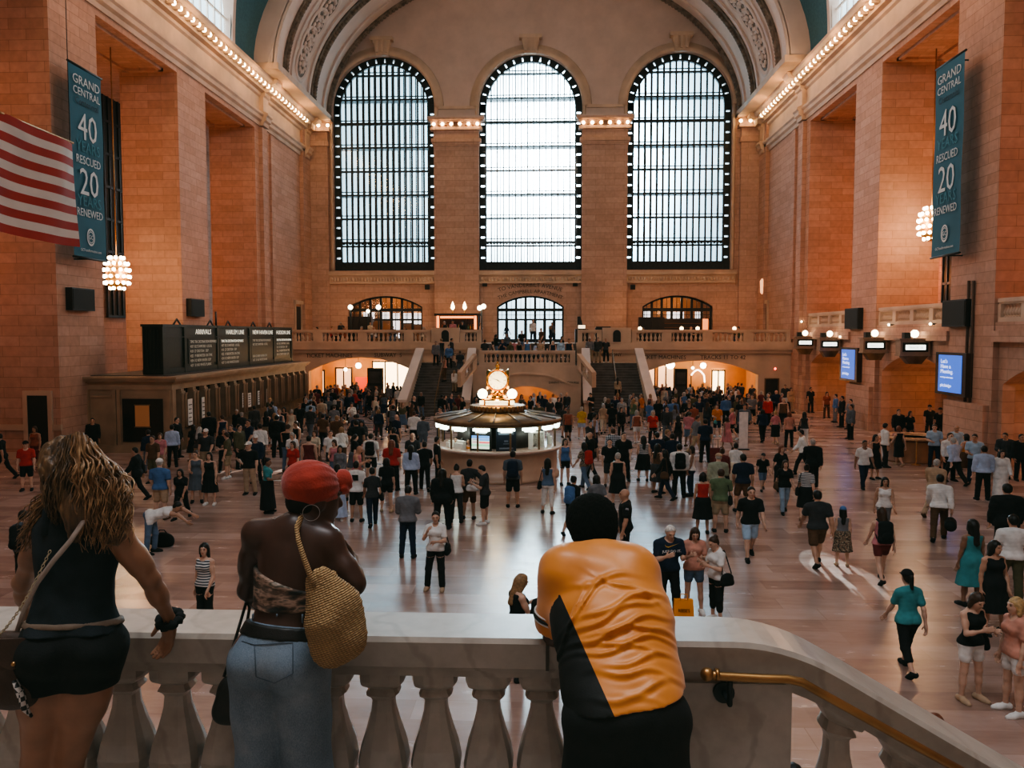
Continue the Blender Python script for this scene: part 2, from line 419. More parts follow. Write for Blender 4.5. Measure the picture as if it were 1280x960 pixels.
# ---- window wall
WINX = [-14.2, -1.55, 11.1]
ZSILL, ZSPR, WR = 10.9, 24.75, 4.42
def far_wall():
    mb = MB(); f = lambda u, v, d: (u, d, v)
    xs = [XL - .5] + [(WINX[0]+WINX[1])/2, (WINX[1]+WINX[2])/2] + [XR + .5]
    for i, wx in enumerate(WINX):
        arched_panel(mb, xs[i], xs[i+1], ZSILL, 37.5, wx - WR, wx + WR, ZSPR, WR, f, YF, YF + 1.4, 28)
        dw = (3.25, 2.9, 3.0)[i]
        zb = 4.62
        arched_panel(mb, xs[i], xs[i+1], zb, ZSILL, wx - dw, wx + dw, 7.75 if i != 1 else 7.75, .95, f, YF, YF + 1.0, 14)
    mb.box(XL - 1, XR + 1, YF, YF + 1.4, 3.6, 4.62)
    struct(mb.build('wall_far', STONE), 'tall stone end wall holding the three great arched windows', 'wall')
    p = MB()
    for cx in ((WINX[0]+WINX[1])/2, (WINX[1]+WINX[2])/2):
        w = 1.93
        p.box(cx - w, cx + w, YF - .5, YF, 4.6, 21.6)
        for a, z0, z1 in ((.1, 21.4, 21.7), (.2, 21.7, 22.0), (.02, 22.0, 22.7), (.28, 22.7, 22.95), (.32, 23.35, 23.5), (.5, 23.5, 23.8)):
            p.box(cx - w - a, cx + w + a, YF - .5 - a, YF, z0, z1)
        p.box(cx - w, cx + w, YF - .5, YF, 22.9, 23.4)
        for k in range(8): p.box(cx - w - .2 + k*.58, cx - w + k*.58, YF - .95, YF - .4, 23.05, 23.4)
    for cx, w in ((XL + .85, .95), (XR - .85, .95)):
        p.box(cx - w, cx + w, YF - .45, YF, 4.6, 22.7)
        for a, z0, z1 in ((.12, 21.5, 21.9), (.25, 22.7, 22.95), (.45, 23.5, 23.8)): p.box(cx - w - a, cx + w + a, YF - .5 - a, YF, z0, z1)
        p.box(cx - w, cx + w, YF - .5, YF, 22.9, 23.5)
    struct(p.build('trim_pilasters', STONE), 'tall stone pilasters with moulded capitals between the great windows', 'pilasters')
    t = MB(); n = 40
    for wx in WINX:                                                     # archivolts, sills, keystones
        pr = [(0, 0), (0, .22), (.35, .3), (.45, .12), (.75, .12), (.8, 0)]
        t.sweep(pr, [lambda u, v, q=pi*i/n, wx=wx: (wx + (WR + u)*math.cos(q), YF - v, ZSPR + (WR + u)*math.sin(q)) for i in range(n+1)], True)
        for s in (-1, 1): t.extrude([(0, 0), (0, .2), (.3, .2), (.45, .1), (.5, 0)], 10.9, ZSPR, lambda u, v, w: (wx + s*(WR + u*.6), YF - v, w))
        t.box(wx - WR - .45, wx + WR + .45, YF - .45, YF, ZSILL - .45, ZSILL - .1); t.box(wx - WR - .4, wx + WR + .4, YF - .25, YF, ZSILL - 1.15, ZSILL - .45)
        t.hexa([(wx-.5, YF-.5, ZSPR+WR-.1), (wx+.5, YF-.5, ZSPR+WR-.1), (wx+.5, YF, ZSPR+WR-.1), (wx-.5, YF, ZSPR+WR-.1)],
               [(wx-.75, YF-.65, ZSPR+WR+1.1), (wx+.75, YF-.65, ZSPR+WR+1.1), (wx+.75, YF, ZSPR+WR+1.1), (wx-.75, YF, ZSPR+WR+1.1)])
        t.box(wx - .95, wx + .95, YF - .75, YF, ZSPR + WR + 1.1, ZSPR + WR + 1.4)
        for k in (-.4, 0, .4): t.box(wx + k - .09, wx + k + .09, YF - .7, YF, ZSPR + WR + .1, ZSPR + WR + 1.1)
        for k in range(36): t.ball((wx - WR - .2 + k*(2*WR+.4)/35, YF - .25, ZSILL - .8), .13, 6, 4, (1, .6, 1.4))
    for x0, x1 in (((WINX[0]+WR, WINX[1]-WR)), ((WINX[1]+WR, WINX[2]-WR))): t.box(x0 + .3, x1 - .3, YF - .15, YF, 24.6, 24.85)
    struct(t.build('trim_window_surrounds', SMOOTH), 'carved stone arches, sills and keystones round the great windows', 'window surround')
far_wall()

def glass_mat(name, col, tr, glare_veil=0.0):
    m = bpy.data.materials.new(name); nt, b, o = nodes_of(m)
    t = N(nt, 'ShaderNodeBsdfTransparent'); t.inputs[0].default_value = (*col, 1)
    g = N(nt, 'ShaderNodeBsdfGlossy'); g.inputs[1].default_value = .15
    n = noise(nt, .8, 3, worldpos(nt))
    x = N(nt, 'ShaderNodeMixShader'); nt.links.new(mathn(nt, 'ADD', mathn(nt, 'MULTIPLY', n, .1), tr), x.inputs[0])
    nt.links.new(t.outputs[0], x.inputs[2]); nt.links.new(g.outputs[0], x.inputs[1])
    if glare_veil:  # pale translucent layer stands in for glare washing over the bars
        tl = N(nt, 'ShaderNodeBsdfTranslucent'); tl.inputs[0].default_value = (.8, .9, .95, 1); y = N(nt, 'ShaderNodeMixShader'); y.inputs[0].default_value = glare_veil; nt.links.new(x.outputs[0], y.inputs[1]); nt.links.new(tl.outputs[0], y.inputs[2]); nt.links.new(y.outputs[0], o.inputs[0])
    else: nt.links.new(x.outputs[0], o.inputs[0])
    return m
GL = [glass_mat('glass_left', (.72, .86, .90), .86), glass_mat('glass_centre', (.97, 1, 1), .9, .10), glass_mat('glass_right', (.74, .90, .97), .86)]  # side panes tinted darker so the middle window looks brighter
DOORGLASS = glass_mat('door_glass', (.75, .8, .82), .85)
def great_window(i):
    wx = WINX[i]; W = thing('window_%d' % (i+1), '%s great arched window with a dense dark iron grid' % ('left', 'brightest, central', 'right')[i], 'window', (wx, YF, ZSILL), None, 'structure')
    Y = YF + .55; n = 44
    def ring(mb, r0, r1, y0, y1, x_off=0):
        mb.sweep([(r0, y0), (r1, y0), (r1, y1), (r0, y1)], [lambda u, v, q=pi*k/n: (wx + u*math.cos(q), v, ZSPR + u*math.sin(q)) for k in range(n+1)])
        for s in (-1, 1): mb.box(*sorted((wx + s*r0, wx + s*r1)), y0, y1, ZSILL, ZSPR)
    fr = MB(); ring(fr, WR - .12, WR + .02, Y - .15, Y + .15); ring(fr, WR - .62, WR - .46, Y - .15, Y + .15)
    for s in (-1, 1):
        z = ZSILL + .3
        while z < ZSPR:
            fr.box(*sorted((wx + s*(WR - .5), wx + s*(WR - .05))), Y - .12, Y + .12, z, z + .72); z += .88
    for k in range(17):
        q = pi*(k + .5)/17; q1 = pi*(k + 1.32)/17
        fr.sweep([(WR - .5, Y - .12), (WR - .05, Y - .12), (WR - .05, Y + .12), (WR - .5, Y + .12)], [lambda u, v, a=a: (wx + u*math.cos(a), v, ZSPR + u*math.sin(a)) for a in (q, (q+q1)/2, q1)])
    fr.box(wx - WR, wx + WR, Y - .25, Y + .25, ZSILL - .05, ZSILL + .75)
    fr.build('frame', IRON, W)
    def top(x, r=WR - .5): return ZSPR + math.sqrt(max(0, r*r - x*x))
    gr = MB(); nb = 15
    for k in range(1, nb):
        x = -(WR-.5) + (2*WR - 1)*k/nb
        w = .055 if i == 1 else .075  # middle bars made thinner to imitate glare eating into them
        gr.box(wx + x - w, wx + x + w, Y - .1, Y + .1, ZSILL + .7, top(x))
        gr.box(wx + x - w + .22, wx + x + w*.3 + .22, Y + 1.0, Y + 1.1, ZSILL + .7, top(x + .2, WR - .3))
    lv = [ZSILL + 2.45 + 2.04*k for k in range(9)]
    for k, z in enumerate(lv):
        r = WR - .5 if z < ZSPR else math.sqrt(max(.01, (WR-.5)**2 - (z-ZSPR)**2))
        th = .16 if abs(z - 22.9) > 1.1 else .24
        gr.box(wx - r, wx + r, Y - .12, Y + .12, z - th/2, z + th/2); gr.box(wx - r, wx + r, Y - .06, Y + .06, z + .26, z + .33)
    gr.build('mullion_grid', IRON, W)
    ca = MB()                                                           # walkways between the two skins, scroll band low down
    for z in lv[::2]: ca.box(wx - WR + .2, wx + WR - .2, Y + .45, Y + .95, z - .05, z + .05)
    ca.box(wx - WR + .5, wx + WR - .5, Y - .1, Y + .1, ZSILL + 2.05, ZSILL + 2.2)
    for k in range(28): ca.ball((wx - WR + .72 + k*(2*WR - 1.44)/27, Y, ZSILL + 2.35), .11, 6, 4)
    ca.build('walkway', IRON, W)
    pn = MB(); yp = Y - .2 if i == 1 else Y + .02
    pn.add([(wx + (WR-.4)*math.cos(pi*k/n), yp, ZSPR + (WR-.4)*math.sin(pi*k/n)) for k in range(n+1)] + [(wx - WR + .4, yp, ZSILL + .6), (wx + WR - .4, yp, ZSILL + .6)], [tuple(range(n+3))])
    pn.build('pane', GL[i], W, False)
for i in range(3): great_window(i)

def low_window(i, num):
    wx = WINX[i]; hw = (3.25, 2.9, 3.0)[i]; zs, rise = 7.75, .95
    W = thing('window_%d' % num, ('wide low arched restaurant window on the left of the balcony', 'glazed arched doorway at the head of the stairs', 'wide low arched window above the right of the balcony')[i], 'window', (wx, YF, 4.65), None, 'structure')
    fr = MB(); Y = YF + .5; pts = arch_pts(wx - hw, wx + hw, zs, rise)
    R_ = (hw*hw + rise*rise)/(2*rise)
    def top(x): return zs + rise - R_ + math.sqrt(max(0, R_*R_ - (x - wx)**2))
    for (a, b), (c, d) in zip(pts, pts[1:]): fr.hexa([(a, Y-.1, b-.16), (c, Y-.1, d-.16), (c, Y+.1, d-.16), (a, Y+.1, b-.16)], [(a, Y-.1, b), (c, Y-.1, d), (c, Y+.1, d), (a, Y+.1, b)])
    for s in (-1, 1): fr.box(*sorted((wx + s*hw, wx + s*(hw-.16))), Y-.1, Y+.1, 4.65, zs)
    nc = 7
    for k in range(1, nc):
        x = wx - hw + 2*hw*k/nc; fr.box(x - .1, x + .1, Y - .1, Y + .1, 4.65, top(x))
    fr.box(wx - hw, wx + hw, Y-.14, Y+.14, 7.35, 7.62); fr.box(wx - hw, wx + hw, Y-.12, Y+.12, 6.55, 6.72)
    fr.build('frame', IRON, W)
    th = MB()
    for k in range(nc):
        x = wx - hw + 2*hw*(k+.5)/nc; th.box(x - .02, x + .02, Y-.04, Y+.04, 6.7, top(x))
        th.box(x - hw/nc, x + hw/nc, Y-.04, Y+.04, 7.02, 7.06)
        if i == 1: th.box(x - .36, x - .28, Y-.06, Y+.06, 4.65, 6.6); th.box(x + .28, x + .36, Y-.06, Y+.06, 4.65, 6.6); th.box(x - .36, x + .36, Y-.06, Y+.06, 4.65, 4.95)
    th.build('glazing_bars', IRON, W)
    MB().add([(a, Y, b - .05) for a, b in pts] + [(wx + hw, Y, 4.65), (wx - hw, Y, 4.65)], [tuple(range(len(pts) + 2))]).build('pane', DOORGLASS, W, False)
for i in range(3): low_window(i, i + 4)
ROOMW = plain('lobby_wall', (.42, .22, .11), .8, var=.25, scale=.6)
for i, w_ in ((0, 'left'), (2, 'right')):
    wx = WINX[i]; r_ = MB(); r_.box(wx - 4, wx + 4, YF + 4.5, YF + 4.8, 3.6, 9.8); r_.box(wx - 4, wx + 4, YF + 1.2, YF + 4.8, 9.4, 9.8); r_.box(wx - 4.2, wx - 3.9, YF + 1.2, YF + 4.8, 3.6, 9.8); r_.box(wx + 3.9, wx + 4.2, YF + 1.2, YF + 4.8, 3.6, 9.8); r_.box(wx - 4, wx + 4, YF + 1.2, YF + 4.8, 4.3, 4.62)
    struct(r_.build('wall_lobby_' + w_, ROOMW), 'warm lit room behind the low arched window on the %s of the balcony' % w_, 'wall')
    for k, (dx, w2, z0, z1) in enumerate(((-2.4, .5, 6.6, 7.4), (-.9, .4, 6.7, 7.4), (.1, .35, 5.0, 7.3), (1.1, .5, 6.4, 7.3), (2.2, .55, 6.3, 7.3)) if i == 0 else ((-2.3, .55, 6.8, 7.5), (.1, .4, 6.8, 7.4), (.9, .35, 6.8, 7.4), (2.6, .3, 6.8, 7.4))):
        T = thing('lobby_window', 'bright pane in the room behind the %s low window, %s from the left' % (w_, ('first', 'second', 'third', 'fourth', 'fifth')[k]), 'window', (wx + dx, YF + 4.45, z0), 'bright panes behind the low windows', 'structure'); MB().box(wx + dx - w2, wx + dx + w2, YF + 4.38, YF + 4.5, z0, z1).build('pane', glow('lobby_glow', (.95, .9, .9), 2.6), T); m_ = MB(); m_.box(wx + dx - w2 - .06, wx + dx + w2 + .06, YF + 4.34, YF + 4.4, z0 - .08, z0); m_.box(wx + dx - .03, wx + dx + .03, YF + 4.34, YF + 4.38, z0, z1); m_.build('frame', IRON, T)

# clerestory panes with muntins
def clerestory():
    num = 7
    for s in (-1, 1):
        for yc, r in LUN:
            X = XC + s*(A2 + .18); W = thing('window_%d' % num, 'half-round clerestory window %s cornice, %s' % ('above the left' if s < 0 else 'above the right', 'nearer the great windows' if yc > 40 else 'nearer the camera'), 'window', (X, yc, ZS), None, 'structure'); num += 1
            g = MB()
            for k in range(-5, 6):
                y = k*r/6; g.box(X - .06, X + .06, yc + y - .05, yc + y + .05, ZS, ZS + math.sqrt(r*r - y*y))
            for z in (1.6, 3.2, 4.8): w = math.sqrt(max(0, r*r - z*z)); g.box(X - .06, X + .06, yc - w, yc + w, ZS + z - .05, ZS + z + .05)
            g.build('muntins', WHITE, W)
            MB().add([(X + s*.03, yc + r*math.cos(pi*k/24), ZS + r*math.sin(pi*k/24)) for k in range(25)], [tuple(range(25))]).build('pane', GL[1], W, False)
clerestory()

# ---- west balcony, arcade below it, stairs
YBAL, ZBAL = 62.2, 4.65
def balcony():
    mb = MB()
    for x0, x1 in ((XL, -4.9), (2.1, XR)):
        mb.box(x0, x1, YBAL - .25, YBAL + .7, 4.2, 4.75); mb.box(x0, x1, YBAL - .1, YBAL + .7, 3.95, 4.2)
    mb.box(XL, XR, YBAL + .1, YF + .1, 4.3, ZBAL)
    struct(mb.build('balcony', SMOOTH), 'stone balcony slab running across in front of the great windows', 'balcony')
    ar = MB(); f = lambda u, v, d: (u, d, v)
    arched_panel(ar, XL, -9.3, 0, 4.3, -18.2, -10.1, 2.55, 1.05, f, YBAL + .1, YBAL + .8)
    arched_panel(ar, 6.5, XR, 0, 4.3, 6.9, 15.6, 2.35, 1.05, f, YBAL + .1, YBAL + .8)
    ar.box(-9.3, -5, YBAL + .1, YBAL + .5, 0, 4.3); ar.box(2.2, 6.5, YBAL + .1, YBAL + .5, 0, 4.3)
    ar.box(XL, XR, YF - .6, YF - .2, 0, 4.3)
    struct(ar.build('wall_arcade', SMOOTH), 'stone arcade wall with two wide low arches under the balcony', 'wall')
balcony()
BALUSTER = [(.10, 0), (.10, .06), (.055, .09), (.05, .12), (.095, .2), (.11, .3), (.085, .42), (.05, .55), (.045, .62), (.07, .66), (.07, .70), (.09, .72), (.09, .78)]
def balustrade(name, label, p0, p1, h=1.05, posts=(), step=.3, mat=None, group=None, fat=1.0, tag_cat='balustrade', pw=.35):
    "straight run from p0 to p1 (may slope), floor level at the z of the points"
    mat = mat or SMOOTH; p0 = Vector(p0); p1 = Vector(p1); T = thing(name, label, tag_cat, p0, group)
    d = p1 - p0; L = math.hypot(d.x, d.y); ux = Vector((d.x, d.y, 0)) / L; nx = Vector((-ux.y, ux.x, 0)); sl = d.z / L
    def P(u, w, z): q = p0 + ux*u + nx*w; return (q.x, q.y, p0.z + sl*u + z)
    def bar(mb, u0, u1, w, z0, z1): mb.hexa([P(u0,-w,z0), P(u1,-w,z0), P(u1,w,z0), P(u0,w,z0)], [P(u0,-w,z1), P(u1,-w,z1), P(u1,w,z1), P(u0,w,z1)])
    m = MB(); bar(m, 0, L, .2, h - .17, h); bar(m, 0, L, .15, h - .24, h - .17); m.build('cap_rail', mat, T)
    m = MB(); bar(m, 0, L, .18, 0, .18); m.build('base_rail', mat, T)
    hb = h - .24 - .18
    xs = sorted([0, L] + list(posts))
    for q in xs:
        m = MB(); a = max(0, q - pw); b = min(L, q + pw); bar(m, a, b, .19, .18, h - .24); m.build('pedestal', mat, T)
    bm_ = MB(); 
    bm_.lathe([(r*fat, z*hb/.78) for r, z in BALUSTER], (0,0,0), 10)
    proto = None
    for a, b in zip(xs, xs[1:]):
        a += pw; b -= pw
        if b - a < .2: continue
        n = max(1, round((b - a)/step))
        for k in range(n):
            u = a + (b - a)*(k + .5)/n; loc = Vector(P(u, 0, .18)) - p0
            if proto is None:
                o_ = OFF[T]; OFF[T] = Vector((0,0,0)); proto = bm_.build('baluster', mat, T); OFF[T] = o_; proto.location = loc
            else: c = proto.copy(); COL.objects.link(c); c.parent = T; c.location = loc
    return T
balustrade('balustrade', 'long stone balustrade on the far balcony between the left wall and the pedestal', (XL + .1, YBAL, ZBAL), (-8.8, YBAL, ZBAL), 1.05, (3.3, 6.7, 10.2), .33)
balustrade('balustrade', 'short stone balustrade on the far balcony just left of the stairs', (-6.6, YBAL, ZBAL), (-5.0, YBAL, ZBAL), 1.05, (), .33)
balustrade('balustrade', 'short stone balustrade on the far balcony just right of the stairs', (2.2, YBAL, ZBAL), (4.0, YBAL, ZBAL), 1.05, (), .33)
balustrade('balustrade', 'long stone balustrade on the far balcony between the pedestal and the right wall', (6.2, YBAL, ZBAL), (XR - .1, YBAL, ZBAL), 1.05, (2.6, 5.6, 8.6), .33)
for x, w in ((-7.7, 'left'), (5.1, 'right')):                            # solid die with a dark recess in front of each half
    T = thing('balcony_pedestal', 'solid stone pedestal with a dark arched panel on the far balcony, %s of the stairs' % w, 'pedestal', (x, YBAL, ZBAL), 'pedestals on the far balcony')
    MB().box(x - 1.05, x + 1.05, YBAL - .3, YBAL + .3, ZBAL + .05, ZBAL + 1.2).build('die', SMOOTH, T)
    MB().extrude([(x-.28, ZBAL + .15), (x+.28, ZBAL + .15)] + [(x + .28*math.cos(pi*k/8), ZBAL + .75 + .28*math.sin(pi*k/8)) for k in range(9)], YBAL - .33, YBAL - .28, lambda u, v, w: (u, w, v)).build('dark_panel', BLACK, T)

ZL = 3.3
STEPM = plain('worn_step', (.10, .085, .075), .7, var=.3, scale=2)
def stairs():
    b = MB(); f = lambda u, v, d: (u, d, v)
    arched_panel(b, -5.0, 2.2, 0, ZL, -3.6, .8, 1.15, .75, f, 55.0, 55.5)
    b.box(-5.0, -4.6, 55.5, YBAL, 0, ZL); b.box(1.8, 2.2, 55.5, YBAL, 0, ZL); b.box(-5.0, 2.2, 55.2, YBAL - 2.2, ZL - .3, ZL); b.box(-9.4, 6.6, 59.6, YBAL + .1, ZL - .3, ZL)
    b.box(-4.6, 1.8, 59.5, 59.8, 0, ZL - .3)
    # shallow arch moulding on the block face
    pts = arch_pts(-4.4, 1.6, 1.9, .8); b.sweep([(0, 0), (0, .1), (.12, .1), (.12, 0)], [lambda u, v, p=p: (p[0], 55.0 - v, p[1] + u) for p in pts])
    o = b.build('landing', SMOOTH); struct(o, 'stone landing block with a low arch in the middle of the far staircase', 'landing')
    for s, w in ((-1, 'left'), (1, 'right')):
        st = MB(); x0, x1 = (-9.2, -5.6) if s < 0 else (2.8, 6.4)
        n = 19
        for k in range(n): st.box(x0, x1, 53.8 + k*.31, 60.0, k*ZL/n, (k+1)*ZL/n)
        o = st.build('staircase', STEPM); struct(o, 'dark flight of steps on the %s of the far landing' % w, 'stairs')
        hr = MB().tube([(x0*.5 + x1*.5, 53.7, .95), (x0*.5 + x1*.5, 59.6, ZL + .95)], .04)
        for k in range(4): yy = 53.8 + k*1.9; hr.tube([(x0*.5+x1*.5, yy, (yy-53.7)*.56), (x0*.5+x1*.5, yy, (yy-53.7)*.56 + .95)], .03)
        tag(hr.build('handrail', BRONZE), 'thin metal handrail up the middle of the %s far flight' % w, 'handrail', 'handrails on the far stairs')
        for x, xt, nm in ((x0 - .25, x0 - .1, 'outer'), (x1 + .3, x1 + .1, 'inner')):
            if s > 0: nm = 'outer' if nm == 'inner' else 'inner'
            T = thing('stair_parapet', 'sloping pale stone parapet on the %s side of the %s far flight' % (nm, w), 'parapet', (x, 53.5, 0), 'parapets of the far stairs')
            m = MB(); m.hexa([(x-.2, 53.4, 0), (x+.2, 53.4, 0), (xt+.2, 59.9, ZL-.5), (xt-.2, 59.9, ZL-.5)], [(x-.2, 53.4, .95), (x+.2, 53.4, .95), (xt+.2, 59.9, ZL+.9), (xt-.2, 59.9, ZL+.9)]); m.build('body', SMOOTH, T)
            m = MB(); m.hexa([(x-.3, 53.2, .95), (x+.3, 53.2, .95), (xt+.3, 59.9, ZL+.9), (xt-.3, 59.9, ZL+.9)], [(x-.3, 53.2, 1.12), (x+.3, 53.2, 1.12), (xt+.3, 59.9, ZL+1.07), (xt-.3, 59.9, ZL+1.07)]); m.build('cap', PALE, T)
    up_ = MB(); n = 8
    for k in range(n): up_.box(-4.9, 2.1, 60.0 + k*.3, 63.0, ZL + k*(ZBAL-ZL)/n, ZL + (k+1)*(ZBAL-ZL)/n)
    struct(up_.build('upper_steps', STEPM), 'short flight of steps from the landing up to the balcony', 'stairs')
stairs()
balustrade('balustrade', 'stone balustrade on the landing above the clock booth', (-4.6, 55.2, ZL), (1.8, 55.2, ZL), .98, (), .3)
balustrade('balustrade', 'short sloping balustrade on the left of the landing', (-4.85, 54.95, ZL - .2), (-5.8, 53.95, ZL - 1.4), .98, (), .28)
balustrade('balustrade', 'short sloping balustrade on the right of the landing', (2.05, 54.95, ZL - .2), (3.0, 53.95, ZL - 1.4), .98, (), .28)
WG = plain('lit_stone', (.62, .40, .22), .8, var=.15)
# shop fronts glowing under the balcony
SHOPLIT = glow('shop_glow', (1.0, .78, .5), 5.0)
WARMP = plain('warm_passage_wall', (.66, .36, .15), .8, var=.15, scale=.7)
for x0, x1, w in ((-18.2, -10.1, 'left'), (6.9, 15.6, 'right')):
    m = MB(); m.box(x0 - .4, x1 + .4, YBAL + 5.2, YBAL + 5.5, 0, 4.2); m.box(x0 - .6, x0 - .3, YBAL + .8, YBAL + 5.4, 0, 4.2); m.box(x1 + .3, x1 + .6, YBAL + .8, YBAL + 5.4, 0, 4.2)
    struct(m.build('wall_passage_' + w, WARMP), 'warm lit back wall of the passage under the %s of the balcony' % w, 'wall')

# ---- right arcade balustrades
for j, (y0, y1) in enumerate(OPEN[1:]):
    balustrade('balustrade', 'stone balustrade over the %s arch of the right wall' % ('nearest', 'middle', 'farthest')[j], (XR + .3, y0 + .05, 5.85), (XR + .3, y1 - .05, 5.85), .95, (2.05, 4.15, 6.25), .21, group='balustrades along the right wall', pw=.2)
# ---- tall dark grilles at the back of the recesses
for s, X, w in ((-1, XL - 6.5, 'left'), (1, XR + 6.5, 'right')):
    for j, yc in enumerate((51.6, 40.0)):
        T = thing('window_grille', 'tall dark metal window grille deep in the %s recess of the %s wall' % (('far', 'near')[j], w), 'window', (X, yc, 6.4), None, 'structure')
        m = MB()
        xa = X - s*.12
        for k in range(5): m.box(*sorted((X, xa)), yc - 1.2 + k*.6 - .06, yc - 1.2 + k*.6 + .06, 6.4, 21)
        for k in range(8): m.box(*sorted((X, xa)), yc - 1.2, yc + 1.2, 6.4 + k*2, 6.55 + k*2)
        m.build('bars', IRON, T); MB().box(*sorted((X + s*.02, X - s*.04)), yc - 1.2, yc + 1.2, 6.4, 21).build('dark_pane', BLACK, T)
# door in the left pier, dado band
D = thing('door_1', 'tall dark doorway in the stone return at the far left', 'door', (-21.75, 34.4, 0), None, 'structure')
MB().box(-22.2, -21.3, 34.33, 34.42, 0, 2.75).build('leaf', BLACK, D)
m = MB(); m.box(-22.38, -22.2, 34.28, 34.45, 0, 2.75); m.box(-21.3, -21.12, 34.28, 34.45, 0, 2.75); m.box(-22.38, -21.12, 34.28, 34.45, 2.75, 2.95); m.build('door_frame', SMOOTH, D)
b = MB(); b.box(XL - 3.3, -22.4, 34.3, 34.45, 1.25, 1.5); b.box(-21.1, XL + .05, 34.3, 34.45, 1.25, 1.5); b.box(XL - 3.3, -22.4, 34.32, 34.45, 0, .3)
struct(b.build('baseboard_left', SMOOTH), 'stone dado moulding on the left pier', 'moulding')
# dark doors in the right passages
for j, (x, y0, y1, z1) in enumerate(((XR + 5.15, 44.6, 45.9, 3.1), (XR + 5.15, 40.6, 41.9, 2.7), (XR + 5.15, 29.6, 31.2, 3.2))):
    D = thing('door_%d' % (j + 2), ('tall dark door panel in the passage behind the round desk', 'narrow dark door at the near side of the desk passage', 'dark door panel under the nearest lettered arch')[j], 'door', (x, (y0+y1)/2, 0), None, 'structure')
    MB().box(x - .08, x + .05, y0, y1, 0 if j else .9, z1).build('leaf', BLACK, D)
    m = MB(); m.box(x - .12, x, y0 - .12, y0, 0, z1); m.box(x - .12, x, y1, y1 + .12, 0, z1); m.box(x - .12, x, y0 - .12, y1 + .12, z1, z1 + .12); m.build('door_frame', WARMP, D)
# back of the hall behind the viewer, landing under the viewer
SLAB = plain('landing_stone', (.36, .31, .27), .6, var=.15, scale=2)
struct(MB().box(-6.0, 1.25, -1.2, 3.62, EYE - 2.45, EYE - 2.1).build('floor_landing', SLAB), 'stone landing the three people stand on', 'floor')
# ================================================================ near balustrade (the one the three people lean on)
RZ = EYE - 1.215                                                        # top of the cap
MARBLE = None
def marble():
    m = bpy.data.materials.new('veined_stone'); nt, b, o = nodes_of(m); wp = worldpos(nt)
    n1 = noise(nt, 3.0, 6, wp, .65); n2 = noise(nt, 14, 4, wp)
    wv = N(nt, 'ShaderNodeTexWave'); nt.links.new(wp, wv.inputs[0]); wv.inputs['Scale'].default_value = 1.1; wv.inputs['Distortion'].default_value = 14; wv.inputs['Detail'].default_value = 5
    base = ramp(nt, n1, [(.3, (.33, .29, .245)), (.7, (.46, .42, .37))])
    vein = ramp(nt, wv.outputs[1], [(0, (.75, .75, .75)), (.07, (0, 0, 0))])
    c = mixc(nt, vein, base, (.30, .26, .22))
    c = mixc(nt, .12, c, ramp(nt, n2, [(.35, (.2, .18, .16)), (.65, (.6, .56, .5))]))
    nt.links.new(c, b.inputs['Base Color']); b.inputs['Roughness'].default_value = .3; b.inputs['Specular IOR Level'].default_value = .5
    bump(nt, b, n2, .05, .004)
    return m
MARBLE = marble()
RY0, RY1 = 3.25, 3.56
RX1 = .74                                                              # where the cap starts to fall away
CAPP = [(0, -.125), (-.012, -.02), (-.0, 0), (.02, .0), (RY1-RY0-.02, 0), (RY1-RY0, -.01), (RY1-RY0+.005, -.125)]
SUBP = [(.03, -.125), (.03, -.15), (.055, -.155), (.055, -.185), (.26, -.185), (.26, -.155), (.285, -.15), (.285, -.125)]
SL = .585
def rail_z(x):
    if x < RX1: return 0.0
    t = x - RX1; r = .42
    return -SL * (t*t/(2*r)) if t < r else -SL*(t - r/2)
nr = thing('balustrade', 'veined stone balustrade the three people lean on, with a rail sloping down beside the stairs', 'balustrade', (-1, RY0, EYE - 2.1))
xs = [-5.6, -1.5, .02, .5, RX1] + [RX1 + .06*k for k in range(1, 9)] + [2.6]
def rail(poly, name):
    m = MB(); m.sweep([(u, v) for u, v in poly], [lambda u, v, x=x: (x, RY0 + u, RZ + v + rail_z(x)) for x in xs], False); return m.build(name, MARBLE, nr)
rail(CAPP, 'cap_rail'); rail(SUBP, 'rail_moulding')
m = MB(); m.box(-.006, .006, RY0 - .014, RY1 + .01, RZ - .126, RZ + .0012); m.build('joint', plain('joint_dark', (.09, .08, .07), .9), nr)
m = MB(); m.box(-5.6, RX1 + .2, RY0 + .03, RY0 + .285, EYE - 2.1, EYE - 2.0); m.build('plinth', MARBLE, nr)
def baluster(zt, zb):
    h = zt - zb; b_ = MB()
    pr = [(.088, 0), (.088, .045), (.07, .06), (.062, .085), (.088, .10), (.096, .13), (.088, .16), (.066, .175), (.098, .25), (.104, .34), (.092, .45), (.068, .58), (.05, .70), (.046, .78), (.052, .80), (.07, .825), (.062, .845), (.056, .87), (.085, .90), (.092, .915), (.095, .935), (.095, 1)]
    # square section with softened corners
    o = len(b_.v); n = 16
    for w, z in pr:
        for k in range(n):
            q = 2*pi*k/n; c, s_ = math.cos(q), math.sin(q); e = (abs(c)**5 + abs(s_)**5) ** (-1/5)
            b_.v.append((w*c*e, w*s_*e, z*h))
    for i in range(len(pr)-1):
        for k in range(n): b_.f.append((o+i*n+k, o+i*n+(k+1)%n, o+(i+1)*n+(k+1)%n, o+(i+1)*n+k)); b_.sm.append(False)
    b_.f.append(tuple(o+k for k in reversed(range(n)))); b_.sm.append(False); e = o+(len(pr)-1)*n; b_.f.append(tuple(e+k for k in range(n))); b_.sm.append(False)
    return b_
zt = RZ - .185
_o = OFF[nr]; OFF[nr] = Vector((0, 0, 0))
bp = baluster(zt, EYE - 2.0).build('baluster', MARBLE, nr); OFF[nr] = _o
first = True
